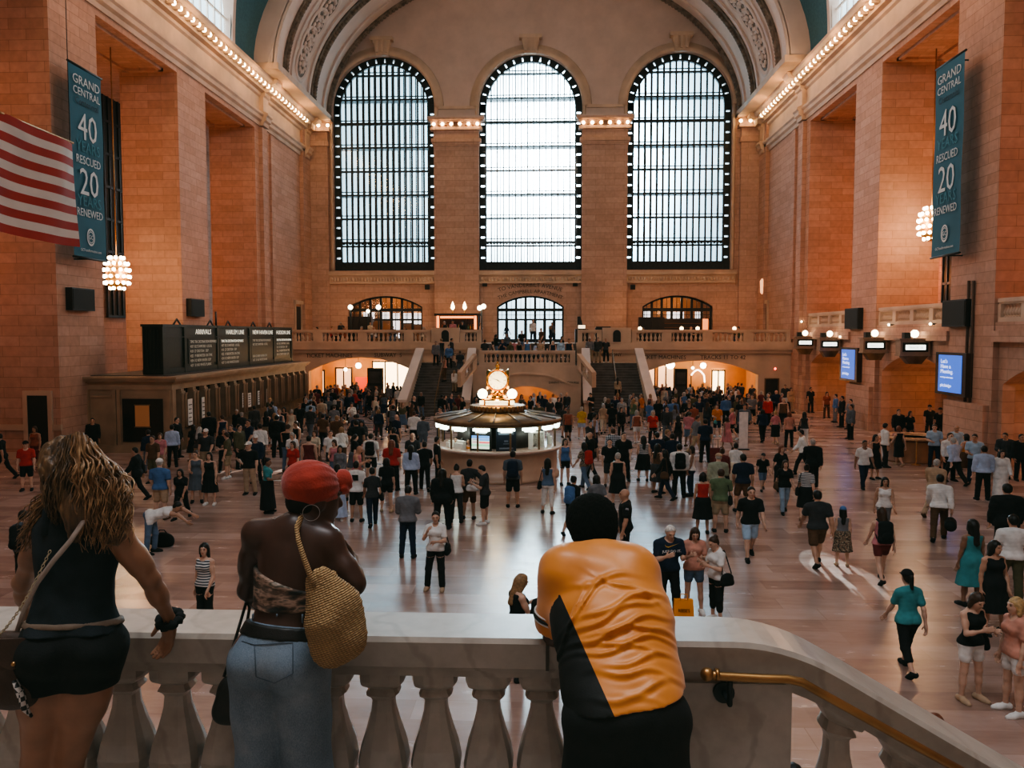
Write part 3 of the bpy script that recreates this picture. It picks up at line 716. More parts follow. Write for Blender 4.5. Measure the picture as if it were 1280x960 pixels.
for k in range(24):
    x = .20 - .223*k
    loc = Vector((x, RY0 + .157, EYE - 2.0)) - _o
    if first: bp.location = loc; first = False
    else: c = bp.copy(); COL.objects.link(c); c.parent = nr; c.location = loc
m = MB(); m.box(.36, .98, RY0 + .035, RY0 + .28, EYE - 2.0, zt - .0); 
m.build('pedestal', MARBLE, nr)
for k, x in enumerate((1.20, 1.46, 1.72, 1.98, 2.24)):
    zz = zt + rail_z(x); q = baluster(zz + .05, zz - .72)
    q.v = [(v[0], v[1], v[2] - SL*v[0]*(0 if v[2] < .05 else min(1, max(0, (v[2] - .6)/.1)))) for v in q.v]
    OFF[nr] = Vector((0, 0, 0)); ob = q.build('baluster', MARBLE, nr); OFF[nr] = _o; ob.location = Vector((x, RY0 + .157, zz - .72)) - _o
m = MB(); m.sweep([(.0, -.85), (.0, -1.15), (.31, -1.15), (.31, -.85)], [lambda u, v, x=x: (x, RY0 + u, zt + v + rail_z(x)) for x in xs[4:]]); m.build('stringer', MARBLE, nr)
# brass handrail on the near face
hr = thing('handrail', 'polished brass handrail fixed to the near side of the sloping stone rail', 'handrail', (.8, 3.1, RZ - .3))
HY = RY0 - .085
pts = []
for px, py in ((884, 843), (896, 845), (950, 848), (985, 849), (1003, 853), (1022, 864), (1060, 885), (1130, 924), (1260, 996)): pts.append(at_y(px, py, HY))
MB().tube(pts, .0175, 14).build('rail', BRASS, hr)
a = pts[0]; m = MB().ball(a, .027, 14, 10); m.tube([a + Vector((.03, 0, 0)), a + Vector((.045, 0, 0))], .024, 12); m.build('finial', BRASS, hr)
q = at_y(905, 866, RY0 + .02); m = MB(); m.tube([(q.x, RY0 + .034, q.z), (q.x, HY - .0, q.z), (q.x, HY, pts[2].z - .01)], .011, 8); m.tube([(q.x, RY0 + .034, q.z), (q.x, RY0 + .016, q.z)], .042, 18); m.build('bracket', IRON, hr)
stp = MB()
for k in range(7): stp.box(1.3 + .29*k, 1.6 + .29*k, .4, 3.3, EYE - 3.6, EYE - 2.1 - .17*(k + 1))
struct(stp.build('stair_flight', SLAB), 'stone steps going down beside the sloping rail', 'stairs')

# ================================================================ ticket office and departure board
OX, OY0, OY1, OZ = -16.9, 36.5, 57.0, 3.45
TO = thing('ticket_office', 'long low bronze ticket office with barred windows along the left wall', 'ticket office', (-19, 46, 0))
OFFST = plain('office_stone', (.37, .25, .155), .55, var=.2, scale=1.2)
m = MB(); m.box(XL, OX - .35, OY0 + .3, OY1, 0, .95); m.box(XL, OX - .9, OY0 + 1.0, OY1, 0, OZ - .3); m.build('body', OFFST, TO)
m = MB(); 
for a, z0, z1 in ((.0, 2.85, 3.15), (.12, 3.15, 3.25), (.28, 3.25, 3.35), (.36, 3.35, OZ)): m.box(XL, OX + a, OY0 - a, OY1, z0, z1)
m.build('cornice', OFFST, TO)
m = MB(); m.box(XL - .2, OX - .3, OY0 + .3, OY1, OZ - .02, OZ + .04); m.build('roof', plain('office_roof', (.06, .04, .03), .8), TO)
m = MB(); m.box(OX - .5, OX + .02, OY0, OY1, 0, .95); m.box(OX - .4, OX + .16, OY0 + 2, OY1, .95, 1.05); m.build('counter', BRONZE, TO)
nwin = 15; stp_ = (OY1 - OY0 - 1.2)/nwin
pil = MB().box(-.16, .1, -.16, .16, .0, 1.9); pil.box(-.2, .14, -.2, .2, 1.72, 1.8); pil.lathe([(.09, .1), (.075, 1.6), (.11, 1.72)], (.16, -.17, 0), 8); pil.lathe([(.09, .1), (.075, 1.6), (.11, 1.72)], (.16, .17, 0), 8)
_o = OFF[TO]; OFF[TO] = Vector((0, 0, 0)); pp = pil.build('pilaster', OFFST, TO)
gb = MB()
for k in range(5): gb.box(-.03, .03, -.42 + k*.21 - .012, -.42 + k*.21 + .012, 0, 1.85)
for z in (.35, .9, 1.45): gb.box(-.03, .03, -.5, .5, z, z + .03)
gb.box(-.12, -.08, -.5, .5, 0, 1.9)
gg = gb.build('ticket_window', plain('bronze_grille', (.045, .032, .022), .5, .5, var=.3), TO); OFF[TO] = _o
for k in range(nwin + 1):
    c = pp if k == 0 else pp.copy()
    if k: COL.objects.link(c); c.parent = TO
    c.location = Vector((OX - .02, OY0 + .9 + stp_*k, .95)) - _o
    if k < nwin:
        c = gg if k == 0 else gg.copy()
        if k: COL.objects.link(c); c.parent = TO
        c.location = Vector((OX - .2, OY0 + .9 + stp_*(k + .5), .98)) - _o
# near end: panelled return with a dark window
m = MB(); m.box(XL - .5, -19.6, OY0 + .1, OY0 + .5, 0, 2.85); m.box(-19.55, OX, OY0 + .05, OY0 + .4, 0, 2.85)
for x in (-20.9, -19.65, -19.45, -18.0 + .85): m.box(x, x + .16, OY0 - .04, OY0 + .1, .3, 2.85)
m.box(XL, OX, OY0 - .05, OY0 + .1, 0, .35); m.box(-20.7, -19.7, OY0 + .02, OY0 + .1, 2.5, 2.62); m.build('end_panel', OFFST, TO)
m = MB(); m.box(-19.2, -17.35, OY0 - .02, OY0 + .05, .5, 2.45); w_ = m.build('end_window', plain('dark_glass', (.02, .018, .014), .15), TO)
m = MB(); m.box(-18.6, -17.95, OY0 - .05, OY0 - .02, 1.2, 2.15)
m.build('lit_poster', glow('poster_dim', (.5, .22, .08), .10), w_)
m = MB(); m.box(-18.65, -17.9, OY0 - .045, OY0 - .025, 2.15, 2.2); m.box(-18.65, -17.9, OY0 - .045, OY0 - .025, 1.15, 1.2); m.build('poster_frame', BRONZE, w_)
NOTE = plain('notice_paper', (.75, .75, .7), .7, var=.08, scale=4)
for k, (px, py) in enumerate(((238, 515), (255, 512), (305, 500), (312, 500), (324, 497), (335, 494))):
    p = at_x(px, py, OX + .12); n_ = thing('paper_notice', 'white paper notice taped to the %s ticket window from the near end' % ('second', 'third', 'sixth', 'seventh', 'eighth', 'ninth')[k], 'notice', p, 'notices on the ticket windows')
    hh = .62 if k < 2 else .4
    MB().box(p.x - .005, p.x + .005, p.y - .25, p.y + .25, p.z - hh, p.z + hh).build('sheet', NOTE, n_)
    t_ = MB()
    for j in range(5): t_.box(p.x + .006, p.x + .008, p.y - .18, p.y + .17 - .05*(j % 2), p.z - hh + .15 + j*hh*.32, p.z - hh + .19 + j*hh*.32)
    t_.build('print', BLACK, n_)

BX, BY0, BY1 = -17.75, 37.5, 56.6
BD = thing('departure_board', 'long black departure board standing on the ticket office roof', 'departure board', (BX - .5, 47, OZ + .04))
BOARD = plain('board_black', (.010, .016, .012), .45, var=.3); 
m = MB(); m.box(BX - .95, BX, BY0, BY1, OZ + .04, 5.7); m.build('case', BOARD, BD)
m = MB(); m.box(BX - 1.0, BX + .06, BY0 - .06, BY1 + .06, 5.7, 5.82); m.box(BX, BX + .05, BY0, BY1, OZ + .04, OZ + .3); m.box(BX, BX + .06, BY0, BY1, 5.2, 5.26)
for q in (0, .12, .33, .58, .81, 1): m.box(BX, BX + .07, BY0 + (BY1-BY0)*q - .12, BY0 + (BY1-BY0)*q + .12, OZ + .04, 5.7)
m.box(BX - .95, BX, BY0 - .03, BY0, OZ + .1, OZ + .3)
for k in range(6): m.box(BX - .9 + k*.17, BX - .86 + k*.17, BY0 - .04, BY0, OZ + .1, 5.6)
m.build('frame', plain('board_frame', (.018, .026, .02), .5, var=.3), BD)
for y in (39.5, 43.5, 46, 50, 53): MB().tube([(BX - .4, y, 5.8), (BX - .4, y + .4, 6.1), (BX - .4, y + .8, 5.82)], .05, 6).build('cable_hoop', IRON, BD)
MB().tube([(BX - .4, 44.7, 5.8), (BX - .4, 44.7, 6.6)], .05, 6).build('antenna', IRON, BD)
LED = glow('split_flap_white', (.85, .85, .72), .8); LEDD = glow('split_flap_dim', (.55, .56, .48), .17)
cols = [(.14, .32, 'ARRIVALS', 0), (.345, .57, 'HARLEM LINE', 1), (.595, .80, 'NEW HAVEN LINE', 2), (.825, .985, 'HUDSON LINE', 3)]
for a, b, head, j in cols:
    ya, yb = BY0 + (BY1-BY0)*a, BY0 + (BY1-BY0)*b
    P_ = MB().box(BX + .0, BX + .03, ya, yb, OZ + .45, 5.15).build('display_panel', BOARD, BD)
    letters(head, .36, LED, P_, (BX + .08, (ya+yb)/2, 5.36), (0, 1, 0), (0, 0, 1), 'heading', .004, wide=1.25)
    rows_ = ['TIME TRK DESTINATION REMARKS', '4:07 102 STAMFORD  LOCAL', '4:10  27 CROTON   EXP', '4:22  19 BREWSTER ON TIME', '4:34 112 NEW HAVEN  EXP', '4:37  31 NO WHITE PLAINS']
    rr = random.Random(j)
    for k, r_ in enumerate(rows_):
        if rr.random() < .12: continue
        letters(r_, .2, LED if (k == 0 and j in (1, 3)) or (j == 2 and k == 2) else LEDD, P_, (BX + .06, ya + .15, 4.92 - k*.235), (0, 1, 0), (0, 0, 1), 'row', .003, 'LEFT', wide=1.05)

# ================================================================ flag and banners
def flag():
    x = -14.2; py = 90
    a = at_x(90, 180, x); b = at_x(90, 308, x); H = a.z - b.z; y1 = a.y; L = 6.6; zt0 = a.z
    T = thing('flag', 'large american flag with red and white stripes hanging level on the far left', 'flag', (x, y1 - L/2, zt0))
    RED = plain('flag_red', (.36, .034, .026), .8, var=.12, scale=1.5); WHT = plain('flag_white', (.60, .53, .48), .8, var=.08, scale=1.5); BLU = plain('flag_blue', (.02, .03, .10), .8)
    n = 40
    def P(u, v):
        y = y1 - L*u; return (x + .16*math.sin(u*7 + v*1.5) + .06*math.sin(u*17 - v*3), y, zt0 - H*v + .22*math.sin(u*3.2)*u - .05*math.sin(u*6))
    for nm, mt, par in (('red_stripes', RED, 0), ('white_stripes', WHT, 1)):
        m = MB()
        for k in range(par, 13, 2):
            ulim = .62 if k < 7 else 1.0
            for q in range(3):
                m.strip([P(ulim*i/n, (k + q/3)/13) for i in range(n+1)], [P(ulim*i/n, (k + (q+1)/3)/13) for i in range(n+1)], True)
        m.build(nm, mt, T, False)
    m = MB()
    for q in range(14): m.strip([P(.62 + .38*i/n, q*.5/13) for i in range(n+1)], [P(.62 + .38*i/n, (q+1)*.5/13) for i in range(n+1)], True)
    ca = m.build('canton', BLU, T, False)
    st = MB()
    for r_ in range(9):
        for c_ in range(6 - r_ % 2):
            u = .65 + (.06*c_ + (.03 if r_ % 2 else 0)); v = (r_ + .8)*7/13/9.4; pts = []
            c0 = P(u, v)
            for k in range(10):
                rr = .1 if k % 2 == 0 else .04; pts.append((c0[0] + .03, c0[1] + rr*math.sin(pi*k/5), c0[2] + rr*math.cos(pi*k/5)))
            st.add(pts + [(c0[0] + .03, c0[1], c0[2])], [(i, (i+1) % 10, 10) for i in range(10)])
    st.build('stars', WHT, ca, False)
    m = MB(); m.tube([(x, y1 + .05, zt0 + .04), (x, y1 - L - .1, zt0 + .1)], .035, 8); m.build('pole', BRASS, T)
    m = MB(); 
    for y in (y1 - .1, y1 - L): m.tube([(x, y, zt0 + .05), (x, y, 33.7)], .012, 5)
    m.build('wires', IRON, T)
flag()
BAN = plain('banner_teal', (.018, .115, .175), .75, var=.12, scale=.6); BANT = plain('banner_white', (.55, .66, .70), .7, var=.04); BAND = plain('banner_faded', (.035, .20, .27), .7); BANK = plain('banner_dark', (.006, .03, .05), .7)
def banner(s):
    X = (XL + .75) if s < 0 else (XR - .75)
    if s < 0: tl, tr, bl = at_x(85, 78, X), at_x(126, 96, X), at_x(91, 320, X)
    else: tl, tr, bl = at_x(1171, 86, X), at_x(1207, 64, X), at_x(1168, 322, X)
    ya, yb = min(tl.y, tr.y), max(tl.y, tr.y); zt, zb = (tl.z + tr.z)/2, bl.z
    ux = Vector((0, 1, 0)) if s < 0 else Vector((0, -1, 0)); Wd = yb - ya
    T = thing('banner', 'tall teal GRAND CENTRAL anniversary banner hung from the near %s pier' % ('left' if s < 0 else 'right'), 'banner', (X, (ya+yb)/2, zb), 'anniversary banners')
    cl = MB(); n = 24
    cl.strip([(X + .02*math.sin(i*.5), ya, zb + (zt-zb)*i/n) for i in range(n+1)], [(X + .02*math.sin(i*.5), yb, zb + (zt-zb)*i/n) for i in range(n+1)], True)
    c = cl.build('cloth', BAN, T, False)
    m = MB(); 
    for z in (zt, zb): m.tube([(X, ya - .05, z), (X, yb + .05, z)], .05, 8)
    m.build('batten', IRON, T)
    m = MB()
    for z in (zt, zb):
        m.tube([(X, (ya+yb)/2, z), (X - s*-.75, (ya+yb)/2, z)], .035, 6)
    m.build('bracket', IRON, T)
    H = zt - zb; xo = X - s*.045; mid = (ya+yb)/2; up = (0, 0, 1)
    def L(t, size, frac, mat, wide=1.0, nm='lettering'): return letters(t, size, mat, c, (xo, mid, zt - H*frac), ux, up, nm, .003, wide=wide)
    L('GRAND', .54, .095, BANT, 1.12); L('CENTRAL', .46, .15, BANT, 1.05); L('Centennial', .42, .20, BANK)
    L('40', 1.62, .375, BANT, .95); L('YEARS', .66, .44, BAND, 1.0); L('RESCUED', .50, .505, BANT, .92)
    L('20', 1.62, .665, BANT, .95); L('YEARS', .66, .725, BAND, 1.0); L('RENEWED', .48, .78, BANT, .92)
    L('GCTransformation.com', .17, .965, BANT, 1.0)
    e = MB(); ring = []
    for k in range(33):
        q = 2*pi*k/32; ring.append((math.cos(q), math.sin(q)))
    for r0, r1 in ((.30, .38), (.22, .26)):
        e.strip([(xo, mid + r0*.82*a, zt - H*.885 + r0*b) for a, b in ring], [(xo, mid + r1*.82*a, zt - H*.885 + r1*b) for a, b in ring])
    e.build('emblem', BANT, c, False); letters('GC', .26, BANT, c, (xo, mid, zt - H*.885 - .09), ux, up, 'emblem_letters', .003)
banner(-1); banner(1)

# ================================================================ loudspeakers, screens, track signs
def speaker_panel(X, px0, px1, py0, py1, label, s):
    a, b = at_x(px0, py0, X), at_x(px1, py1, X); y0, y1 = sorted((a.y, b.y)); z0, z1 = sorted((a.z, b.z))
    T = thing('loudspeaker', label, 'loudspeaker', (X, (y0+y1)/2, z0), 'black loudspeakers on the piers')
    MB().box(*sorted((X, X + s*.3)), y0, y1, z0, z1).build('cabinet', BLACK, T)
    g = MB(); g.box(*sorted((X - s*.02, X)), y0 + .06, y1 - .06, z0 + .06, z1 - .06); g.build('grille', plain('speaker_grille', (.02, .022, .02), .8, var=.5, scale=40), T)
speaker_panel(XL + .3, 90, 119, 359, 389, 'black square loudspeaker under the left banner', -1)
speaker_panel(XL + .3, 239, 256, 373, 396, 'black loudspeaker on the left pier over the departure board', -1)
speaker_panel(XR - .3, 1056, 1072, 386, 411, 'black loudspeaker on the second pier of the right wall', 1)
speaker_panel(XR - .3, 1178, 1206, 376, 408, 'black square loudspeaker under the right banner', 1)
for k, (px, py) in enumerate(((534, 359), (606, 355), (719, 355), (791, 359))):
    p = at_y(px, py, YF - .12); T = thing('wall_speaker', 'small black box speaker, %s' % ('right of the restaurant window arch', 'at the upper left of the centre door arch', 'at the upper right of the centre door arch', 'at the upper left of the right window arch')[k], 'speaker', p, 'box speakers on the end wall')
    MB().box(p.x - .2, p.x + .2, p.y - .08, p.y + .12, p.z - .2, p.z + .2).build('box', BLACK, T); MB().box(p.x - .15, p.x + .15, p.y - .1, p.y - .08, p.z - .15, p.z + .15).build('grille', MATS['speaker_grille'], T)
SCRN = glow('ad_blue', (.045, .13, .55), 1.5, True); SCRT = glow('ad_text', (.75, .85, 1.0), 1.7); BROWN = plain('screen_frame', (.035, .018, .014), .4, var=.2)
def ad_screen(px0, px1, py0, py1, label):
    X = XR - .3; a, b = at_x(px0, py0, X), at_x(px1, py1, X); y0, y1 = sorted((a.y, b.y)); z0, z1 = sorted((a.z, b.z)); w = y1 - y0; h = z1 - z0
    T = thing('advertising_screen', label, 'screen', (X, (y0+y1)/2, z0), 'lit blue advertising screens')
    MB().box(X, XR - .0, y0, y1, z0, z1).build('frame', BROWN, T)
    s_ = MB().box(X - .02, X, y0 + w*.12, y1 - w*.12, z0 + h*.07, z1 - h*.06).build('display', SCRN, T)
    L = lambda t, sz, f: letters(t, sz*h, SCRT, s_, (X - .03, y1 - w*.2, z1 - h*f), (0, -1, 0), (0, 0, 1), 'lettering', .003, 'LEFT', wide=w/h*.95)
    L("Let's", .13, .25); L('Have a', .13, .37); L('Meeting.', .13, .49); L('meetings made simple', .05, .60); L('pkt.biz/go', .10, .81)
ad_screen(1050, 1070.5, 434, 478, 'lit blue advertising screen on the second pier of the right wall')
ad_screen(1170, 1206, 440, 497, 'larger lit blue advertising screen on the nearest right pier')
SIGNB = plain('sign_bronze', (.33, .235, .17), .5, .3, var=.15); SIGNW = glow('sign_white', (.9, .95, .85), 4.0)
for k, (px, py, hw) in enumerate(((1005, 428.5, .62), (1035.5, 430.5, .62), (1091.5, 432, .62), (1141, 434.5, .70))):
    X = XR - .55; p = at_x(px, py, X); T = thing('track_sign', 'bronze track sign with a lit strip, %s on the right wall' % ('farthest of the four', 'second farthest of the four', 'second nearest of the four', 'nearest of the four')[k], 'sign', (XR, p.y, p.z), 'lit track signs')
    y = p.y; bx = MB().box(X - hw, X + hw, y - .28, y + .28, p.z - .32, p.z + .36); bx.box(X - hw - .06, X + hw + .06, y - .34, y + .34, p.z + .36, p.z + .44); bx.box(X - hw - .03, X + hw + .03, y - .31, y + .31, p.z - .40, p.z - .32); bx.box(X + hw, XR + .26, y - .12, y + .12, p.z - .2, p.z + .2)
    bx.build('sign_box', SIGNB, T)
    MB().box(X - hw*.85, X + hw*.85, y - .31, y - .28, p.z - .2, p.z + .24).build('dark_panel', BLACK, T)
    MB().box(X - hw*.66, X + hw*.66, y - .33, y - .31, p.z - .10, p.z + .13).build('light_strip', SIGNW, T)
    letters(('TRACK 29', 'TRACK 28', 'TRACK 27', 'TRACK 26')[k], .17, BLACK, T, (X, y - .335, p.z - .05), (1, 0, 0), (0, 0, 1), 'lettering', .002, wide=.9)
    MB().ball((X + .05, y - .05, p.z + .66), .19, 10, 8).build('lamp', glow('sign_lamp', (1, .86, .55), 12), T)
    m = MB(); m.box(X - .45, X - .15, y - .1, y + .2, p.z + .44, p.z + .72); m.tube([(X + .05, y - .05, p.z + .42), (X + .05, y - .05, p.z + .52)], .05, 6); m.build('lamp_bracket', IRON, T)
    m = MB(); m.hexa([(X - .25, y - .2, p.z - .78), (X + .35, y - .2, p.z - .78), (X + .35, y + .2, p.z - .78), (X - .25, y + .2, p.z - .78)], [(X - hw*.8, y - .25, p.z - .40), (X + hw*.9, y - .25, p.z - .40), (X + hw*.9, y + .25, p.z - .40), (X - hw*.8, y + .25, p.z - .40)]); m.build('bracket', BRONZE, T)
for k, (px, py) in enumerate(((1002, 402), (1050, 421), (1111, 406), (1163, 405), (1152, 430))):
    p = at_x(px, py, XR - .16); T = thing('wall_spotlight', 'tiny bright spotlight on the right wall, %s' % ('under the farthest balustrade', 'beside the second track sign', 'under the middle balustrade', 'at the near end of the middle balustrade', 'beside the nearest track sign')[k], 'light', p, 'tiny spotlights on the right wall')
    MB().ball(p, .07, 8, 6).build('bulb', glow('spot_bulb', (1, .8, .5), 12), T); MB().tube([p, (XR + .3, p.y, p.z)], .04, 6).build('socket', IRON, T)
# conduits on the near right pier
for k, px in enumerate((1211, 1217)):
    a = at_x(px, 351, XR - .07); T = tag(MB().tube([(XR - .07, a.y, a.z), (XR - .07, a.y, 2.46)], .06, 8).build('conduit', plain('conduit_brown', (.10, .06, .04), .6)), 'dark vertical conduit on the near right pier, %s' % ('the farther of two', 'the nearer of two')[k], 'conduit', 'conduits on the right pier')
# ---- lettering over the arches
def arch_text(t, x, z, Y, size, arc, par, ux=(1, 0, 0)): return letters(t, size, LETTER, par, (x, Y, z), ux, (0, 0, 1), 'lettering', .012, arc=arc)
wa = bpy.data.objects['wall_arcade']; wf = bpy.data.objects['wall_far']; wl = bpy.data.objects['landing']; wr = bpy.data.objects['wall_right']
arch_text('TICKET MACHINES', -16.6, 3.62, YBAL + .08, .42, 60, wa); arch_text('SUBWAY  S', -12.1, 3.66, YBAL + .08, .42, 60, wa)
arch_text('TICKET MACHINES', 8.5, 3.52, YBAL + .08, .42, 60, wa); arch_text('TRACKS 11 TO 42', 13.0, 3.52, YBAL + .08, .42, 60, wa)
arch_text('WEST BALCONY', -7.4, 3.72, YBAL + .08, .32, None, wa); arch_text('WEST BALCONY', 4.3, 3.72, YBAL + .08, .32, None, wa)
arch_text('TO VANDERBILT AVENUE', WINX[1], 9.45, YF - .02, .48, 9, wf); arch_text('THE CAMPBELL APARTMENT', WINX[1], 8.92, YF - .02, .44, 7, wf)
arch_text('DINING CONCOURSE', 1.05, 2.12, 54.98, .2, 12, wl)
letters('THE METLIFE BUILDING', .42, LETTER, wr, (XR + .24, 30.3, 4.46), (0, -1, 0), (0, 0, 1), 'lettering', .012, arc=9.5)

# ================================================================ chandeliers and bulbs
BULB = glow('bulb_warm', (1.0, .66, .32), 26); BULBH = glow('bulb_hot', (1.0, .80, .5), 22)
def chandelier(px, py, X, label):
    c = at_x(px, py, X); T = thing('chandelier', label, 'chandelier', c, 'globe chandeliers in the recesses')
    fr = MB(); b0 = None
    rows_ = [(.34, .85, 8), (.55, .55, 12), (.62, .22, 12), (.62, -.12, 12), (.58, -.45, 12), (.34, -.72, 8)]
    for r, z, n in rows_:
        fr.tube([(c.x + r*.9*math.cos(2*pi*k/24), c.y + r*.9*math.sin(2*pi*k/24), c.z + z) for k in range(25)], .035, 6)
        for k in range(n):
            q = 2*pi*(k + .5*(z > 0))/n; l_ = (r*math.cos(q), r*math.sin(q), z)
            if b0 is None: OFF[T] = Vector((0, 0, 0)); b0 = MB().ball((0, 0, 0), .095, 8, 6).build('bulb', BULBH, T); OFF[T] = Vector(c); b0.location = l_
            else: b1 = b0.copy(); COL.objects.link(b1); b1.parent = T; b1.location = l_
    fr.tube([(c.x, c.y, c.z - .8), (c.x, c.y, ZO)], .03, 6); fr.build('brass_frame', BRASS, T)
    MB().lathe([(.3, .8), (.5, .4), (.56, -.2), (.45, -.6), (.15, -.85)], tuple(c), 14).build('body', plain('chandelier_bronze', (.4, .22, .08), .35, .8), T)
    point('chandelier_light', (c.x + (.9 if X < 0 else -.9), c.y - .6, c.z), 260, (1, .5, .24), .3)
def point(name, loc, power, col=(1, .58, .25), r=.3):
    l = bpy.data.lights.new(name, 'POINT'); l.energy = power; l.color = col; l.shadow_soft_size = r
    o = bpy.data.objects.new(name, l); COL.objects.link(o); o.location = loc; return o
chandelier(146, 343, XL - 1.6, 'glowing globe chandelier in the left recess beside the banner')
chandelier(1164, 281, XR + 1.9, 'glowing globe chandelier in the right recess behind the banner')
def bulbs():
    me = None
    def put(loc, label, group):
        nonlocal me
        if me is None:
            o = MB().ball((0, 0, 0), .145, 8, 6).build('light_bulb', BULB); me = o.data
        else: o = link('light_bulb', me)
        o.location = loc; tag(o, label, 'light bulb', group)
    for s, w in ((-1, 'left'), (1, 'right')):
        X = XL if s < 0 else XR; y = 22.4
        while y < 69: put((X - s*.92, y, 22.9), 'bare warm bulb in the row under the %s cornice' % w, 'bulbs along the %s cornice' % w); y += .78
    for cx, w in (((WINX[0]+WINX[1])/2, 'left'), ((WINX[1]+WINX[2])/2, 'right')):
        for k in range(6): put((cx - 1.85 + k*.74, YF - .98, 23.12), 'bare warm bulb on the capital of the %s pilaster' % w, 'bulbs on the %s pilaster capital' % w)
    for cx, w in ((XL + 1.2, 'left'), (XR - 1.2, 'right')):
        for k in range(3): put((cx - .8 + k*.8, YF - 1.0, 23.12), 'bare warm bulb on the corner capital at the %s' % w, 'bulbs on the %s corner capital' % w)
bulbs()

# ================================================================ information booth and clock
BC = Vector((-1.92, 31.55, 0))
IB = thing('information_booth', 'round marble information booth with a lit canopy in the middle of the concourse', 'booth', BC)
TANM = plain('booth_marble', (.50, .34, .24), .35, var=.18, scale=1.2)
o3 = tuple(BC)
MB().lathe([(2.36, 0), (2.36, .12), (2.28, .15), (2.28, 1.0), (2.34, 1.05)], o3, 48).build('base', TANM, IB)
MB().lathe([(1.9, 1.02), (2.34, 1.04), (2.46, 1.06), (2.48, 1.14), (2.4, 1.17), (1.9, 1.17)], o3, 48).build('counter_top', plain('counter_pink', (.55, .40, .33), .2, var=.1), IB)
MB().lathe([(2.2, 2.02), (2.42, 2.05), (2.45, 2.16), (2.40, 2.22), (1.1, 2.42), (.2, 2.46)], o3, 48).build('canopy', BRONZE, IB)
m = MB()
for k in range(16):
    q = 2*pi*k/16; m.tube([(BC.x + 1.2*math.cos(q), BC.y + 1.2*math.sin(q), 2.44), (BC.x + 2.4*math.cos(q), BC.y + 2.4*math.sin(q), 2.24)], .03, 5)
m.build('roof_ribs', plain('roof_silver', (.35, .36, .36), .3, .7), IB)
m = MB()
for k in range(12):
    q = 2*pi*(k + .5)/12; m.box(BC.x + 2.26*math.cos(q) - .035, BC.x + 2.26*math.cos(q) + .035, BC.y + 2.26*math.sin(q) - .035, BC.y + 2.26*math.sin(q) + .035, 1.15, 2.05)
m.build('mullions', BRONZE, IB)
m = MB().lathe([(1.55, 1.17), (1.55, 2.02)], o3, 32); m.build('inner_core', plain('booth_core', (.035, .03, .028), .6, var=.3), IB)
MB().lathe([(1.9, 0), (1.9, .05)], o3, 32).build('inner_floor', IRON, IB)
LAMPT = glow('booth_tube', (.85, 1.0, .88), 7.0)
_o = OFF[IB]
for k in range(16):
    q = 2*pi*(k + .5)/16; c, s_ = math.cos(q), math.sin(q)
    if s_ > .6: continue
    t_ = Vector((-s_, c, 0)); n_ = Vector((c, s_, 0)); p = BC + n_*2.3 + Vector((0, 0, 1.93)); m = MB()
    def bar(w, z0, z1, d): m.hexa([p + t_*-w + n_*-d + Vector((0,0,z0)), p + t_*w + n_*-d + Vector((0,0,z0)), p + t_*w + n_*d + Vector((0,0,z0)), p + t_*-w + n_*d + Vector((0,0,z0))], [p + t_*-w + n_*-d + Vector((0,0,z1)), p + t_*w + n_*-d + Vector((0,0,z1)), p + t_*w + n_*d + Vector((0,0,z1)), p + t_*-w + n_*d + Vector((0,0,z1))])
    bar(.30, -.02, .07, .06); bar(.20, -.07, -.02, .06); m.build('lamp', LAMPT, IB)
MB().lathe([(1.02, 2.44), (1.05, 2.62), (1.0, 2.66), (.2, 2.66)], o3, 36).build('drum', BRASS, IB)
for k in range(40):
    q = 2*pi*k/40; m = MB(); m.box(BC.x + 1.04*math.cos(q) - .03, BC.x + 1.04*math.cos(q) + .03, BC.y + 1.04*math.sin(q) - .03, BC.y + 1.04*math.sin(q) + .03, 2.48, 2.66); m.build('cresting_stud', BRONZE, IB)
for k in range(4): point('booth_light', (BC.x + 1.9*math.cos(pi*k/2 - pi/4), BC.y + 1.9*math.sin(pi*k/2 - pi/4), 1.8), 16, (.85, 1, .9), .1)
# screens and fan round the counter
def facing(px, py, r=2.12):
    "point on the booth ring seen at that angle, its outward and tangent directions"
    d = (px - 622)/75.0*2.3/r; a = math.asin(max(-1, min(1, d))); n_ = Vector((math.sin(a), -math.cos(a), 0)); return BC + n_*r, n_, Vector((math.cos(a), math.sin(a), 0))
def slab(mb, p, t, n, w, z0, z1, d0, d1):
    A = [p - t*w + n*d1, p + t*w + n*d1, p + t*w + n*d0, p - t*w + n*d0]; mb.hexa([q + Vector((0,0,z0)) for q in A], [q + Vector((0,0,z1)) for q in A])
p, n_, t_ = facing(606, 0); S = thing('information_screen', 'colour timetable screen on the counter of the clock booth', 'screen', (p.x, p.y, 1.17))
m = MB(); slab(m, p, t_, n_, .40, 1.17, 1.98, -.06, 0); m.build('case', BLACK, S)
sc = MB(); slab(sc, p, t_, n_, .33, 1.25, 1.72, 0, .012); scr = sc.build('display', glow('screen_pale', (.75, .85, .7), 1.5), S)
for z0, z1, w0, w1, col in ((1.62, 1.72, -.33, .33, (.12, .35, .85)), (1.54, 1.61, -.05, .33, (.15, .4, .85)), (1.45, 1.51, -.05, .33, (.9, .12, .15)), (1.34, 1.42, -.33, .33, (.35, .8, .5)), (1.56, 1.60, -.3, -.12, (.3, .3, .5)), (1.47, 1.5, -.3, -.12, (.6, .1, .2))):
    m = MB(); slab(m, p + t_*((w0+w1)/2), t_, n_, (w1-w0)/2, z0, z1, .012, .016); m.build('table_band', glow('band_%d' % int(z0*1000 + w1*7), col, 1.3), scr)
m = MB(); slab(m, p, t_, n_, .2, 1.78, 1.88, 0, .01); m.build('plate', plain('grey_plate', (.35, .38, .42), .5), S)
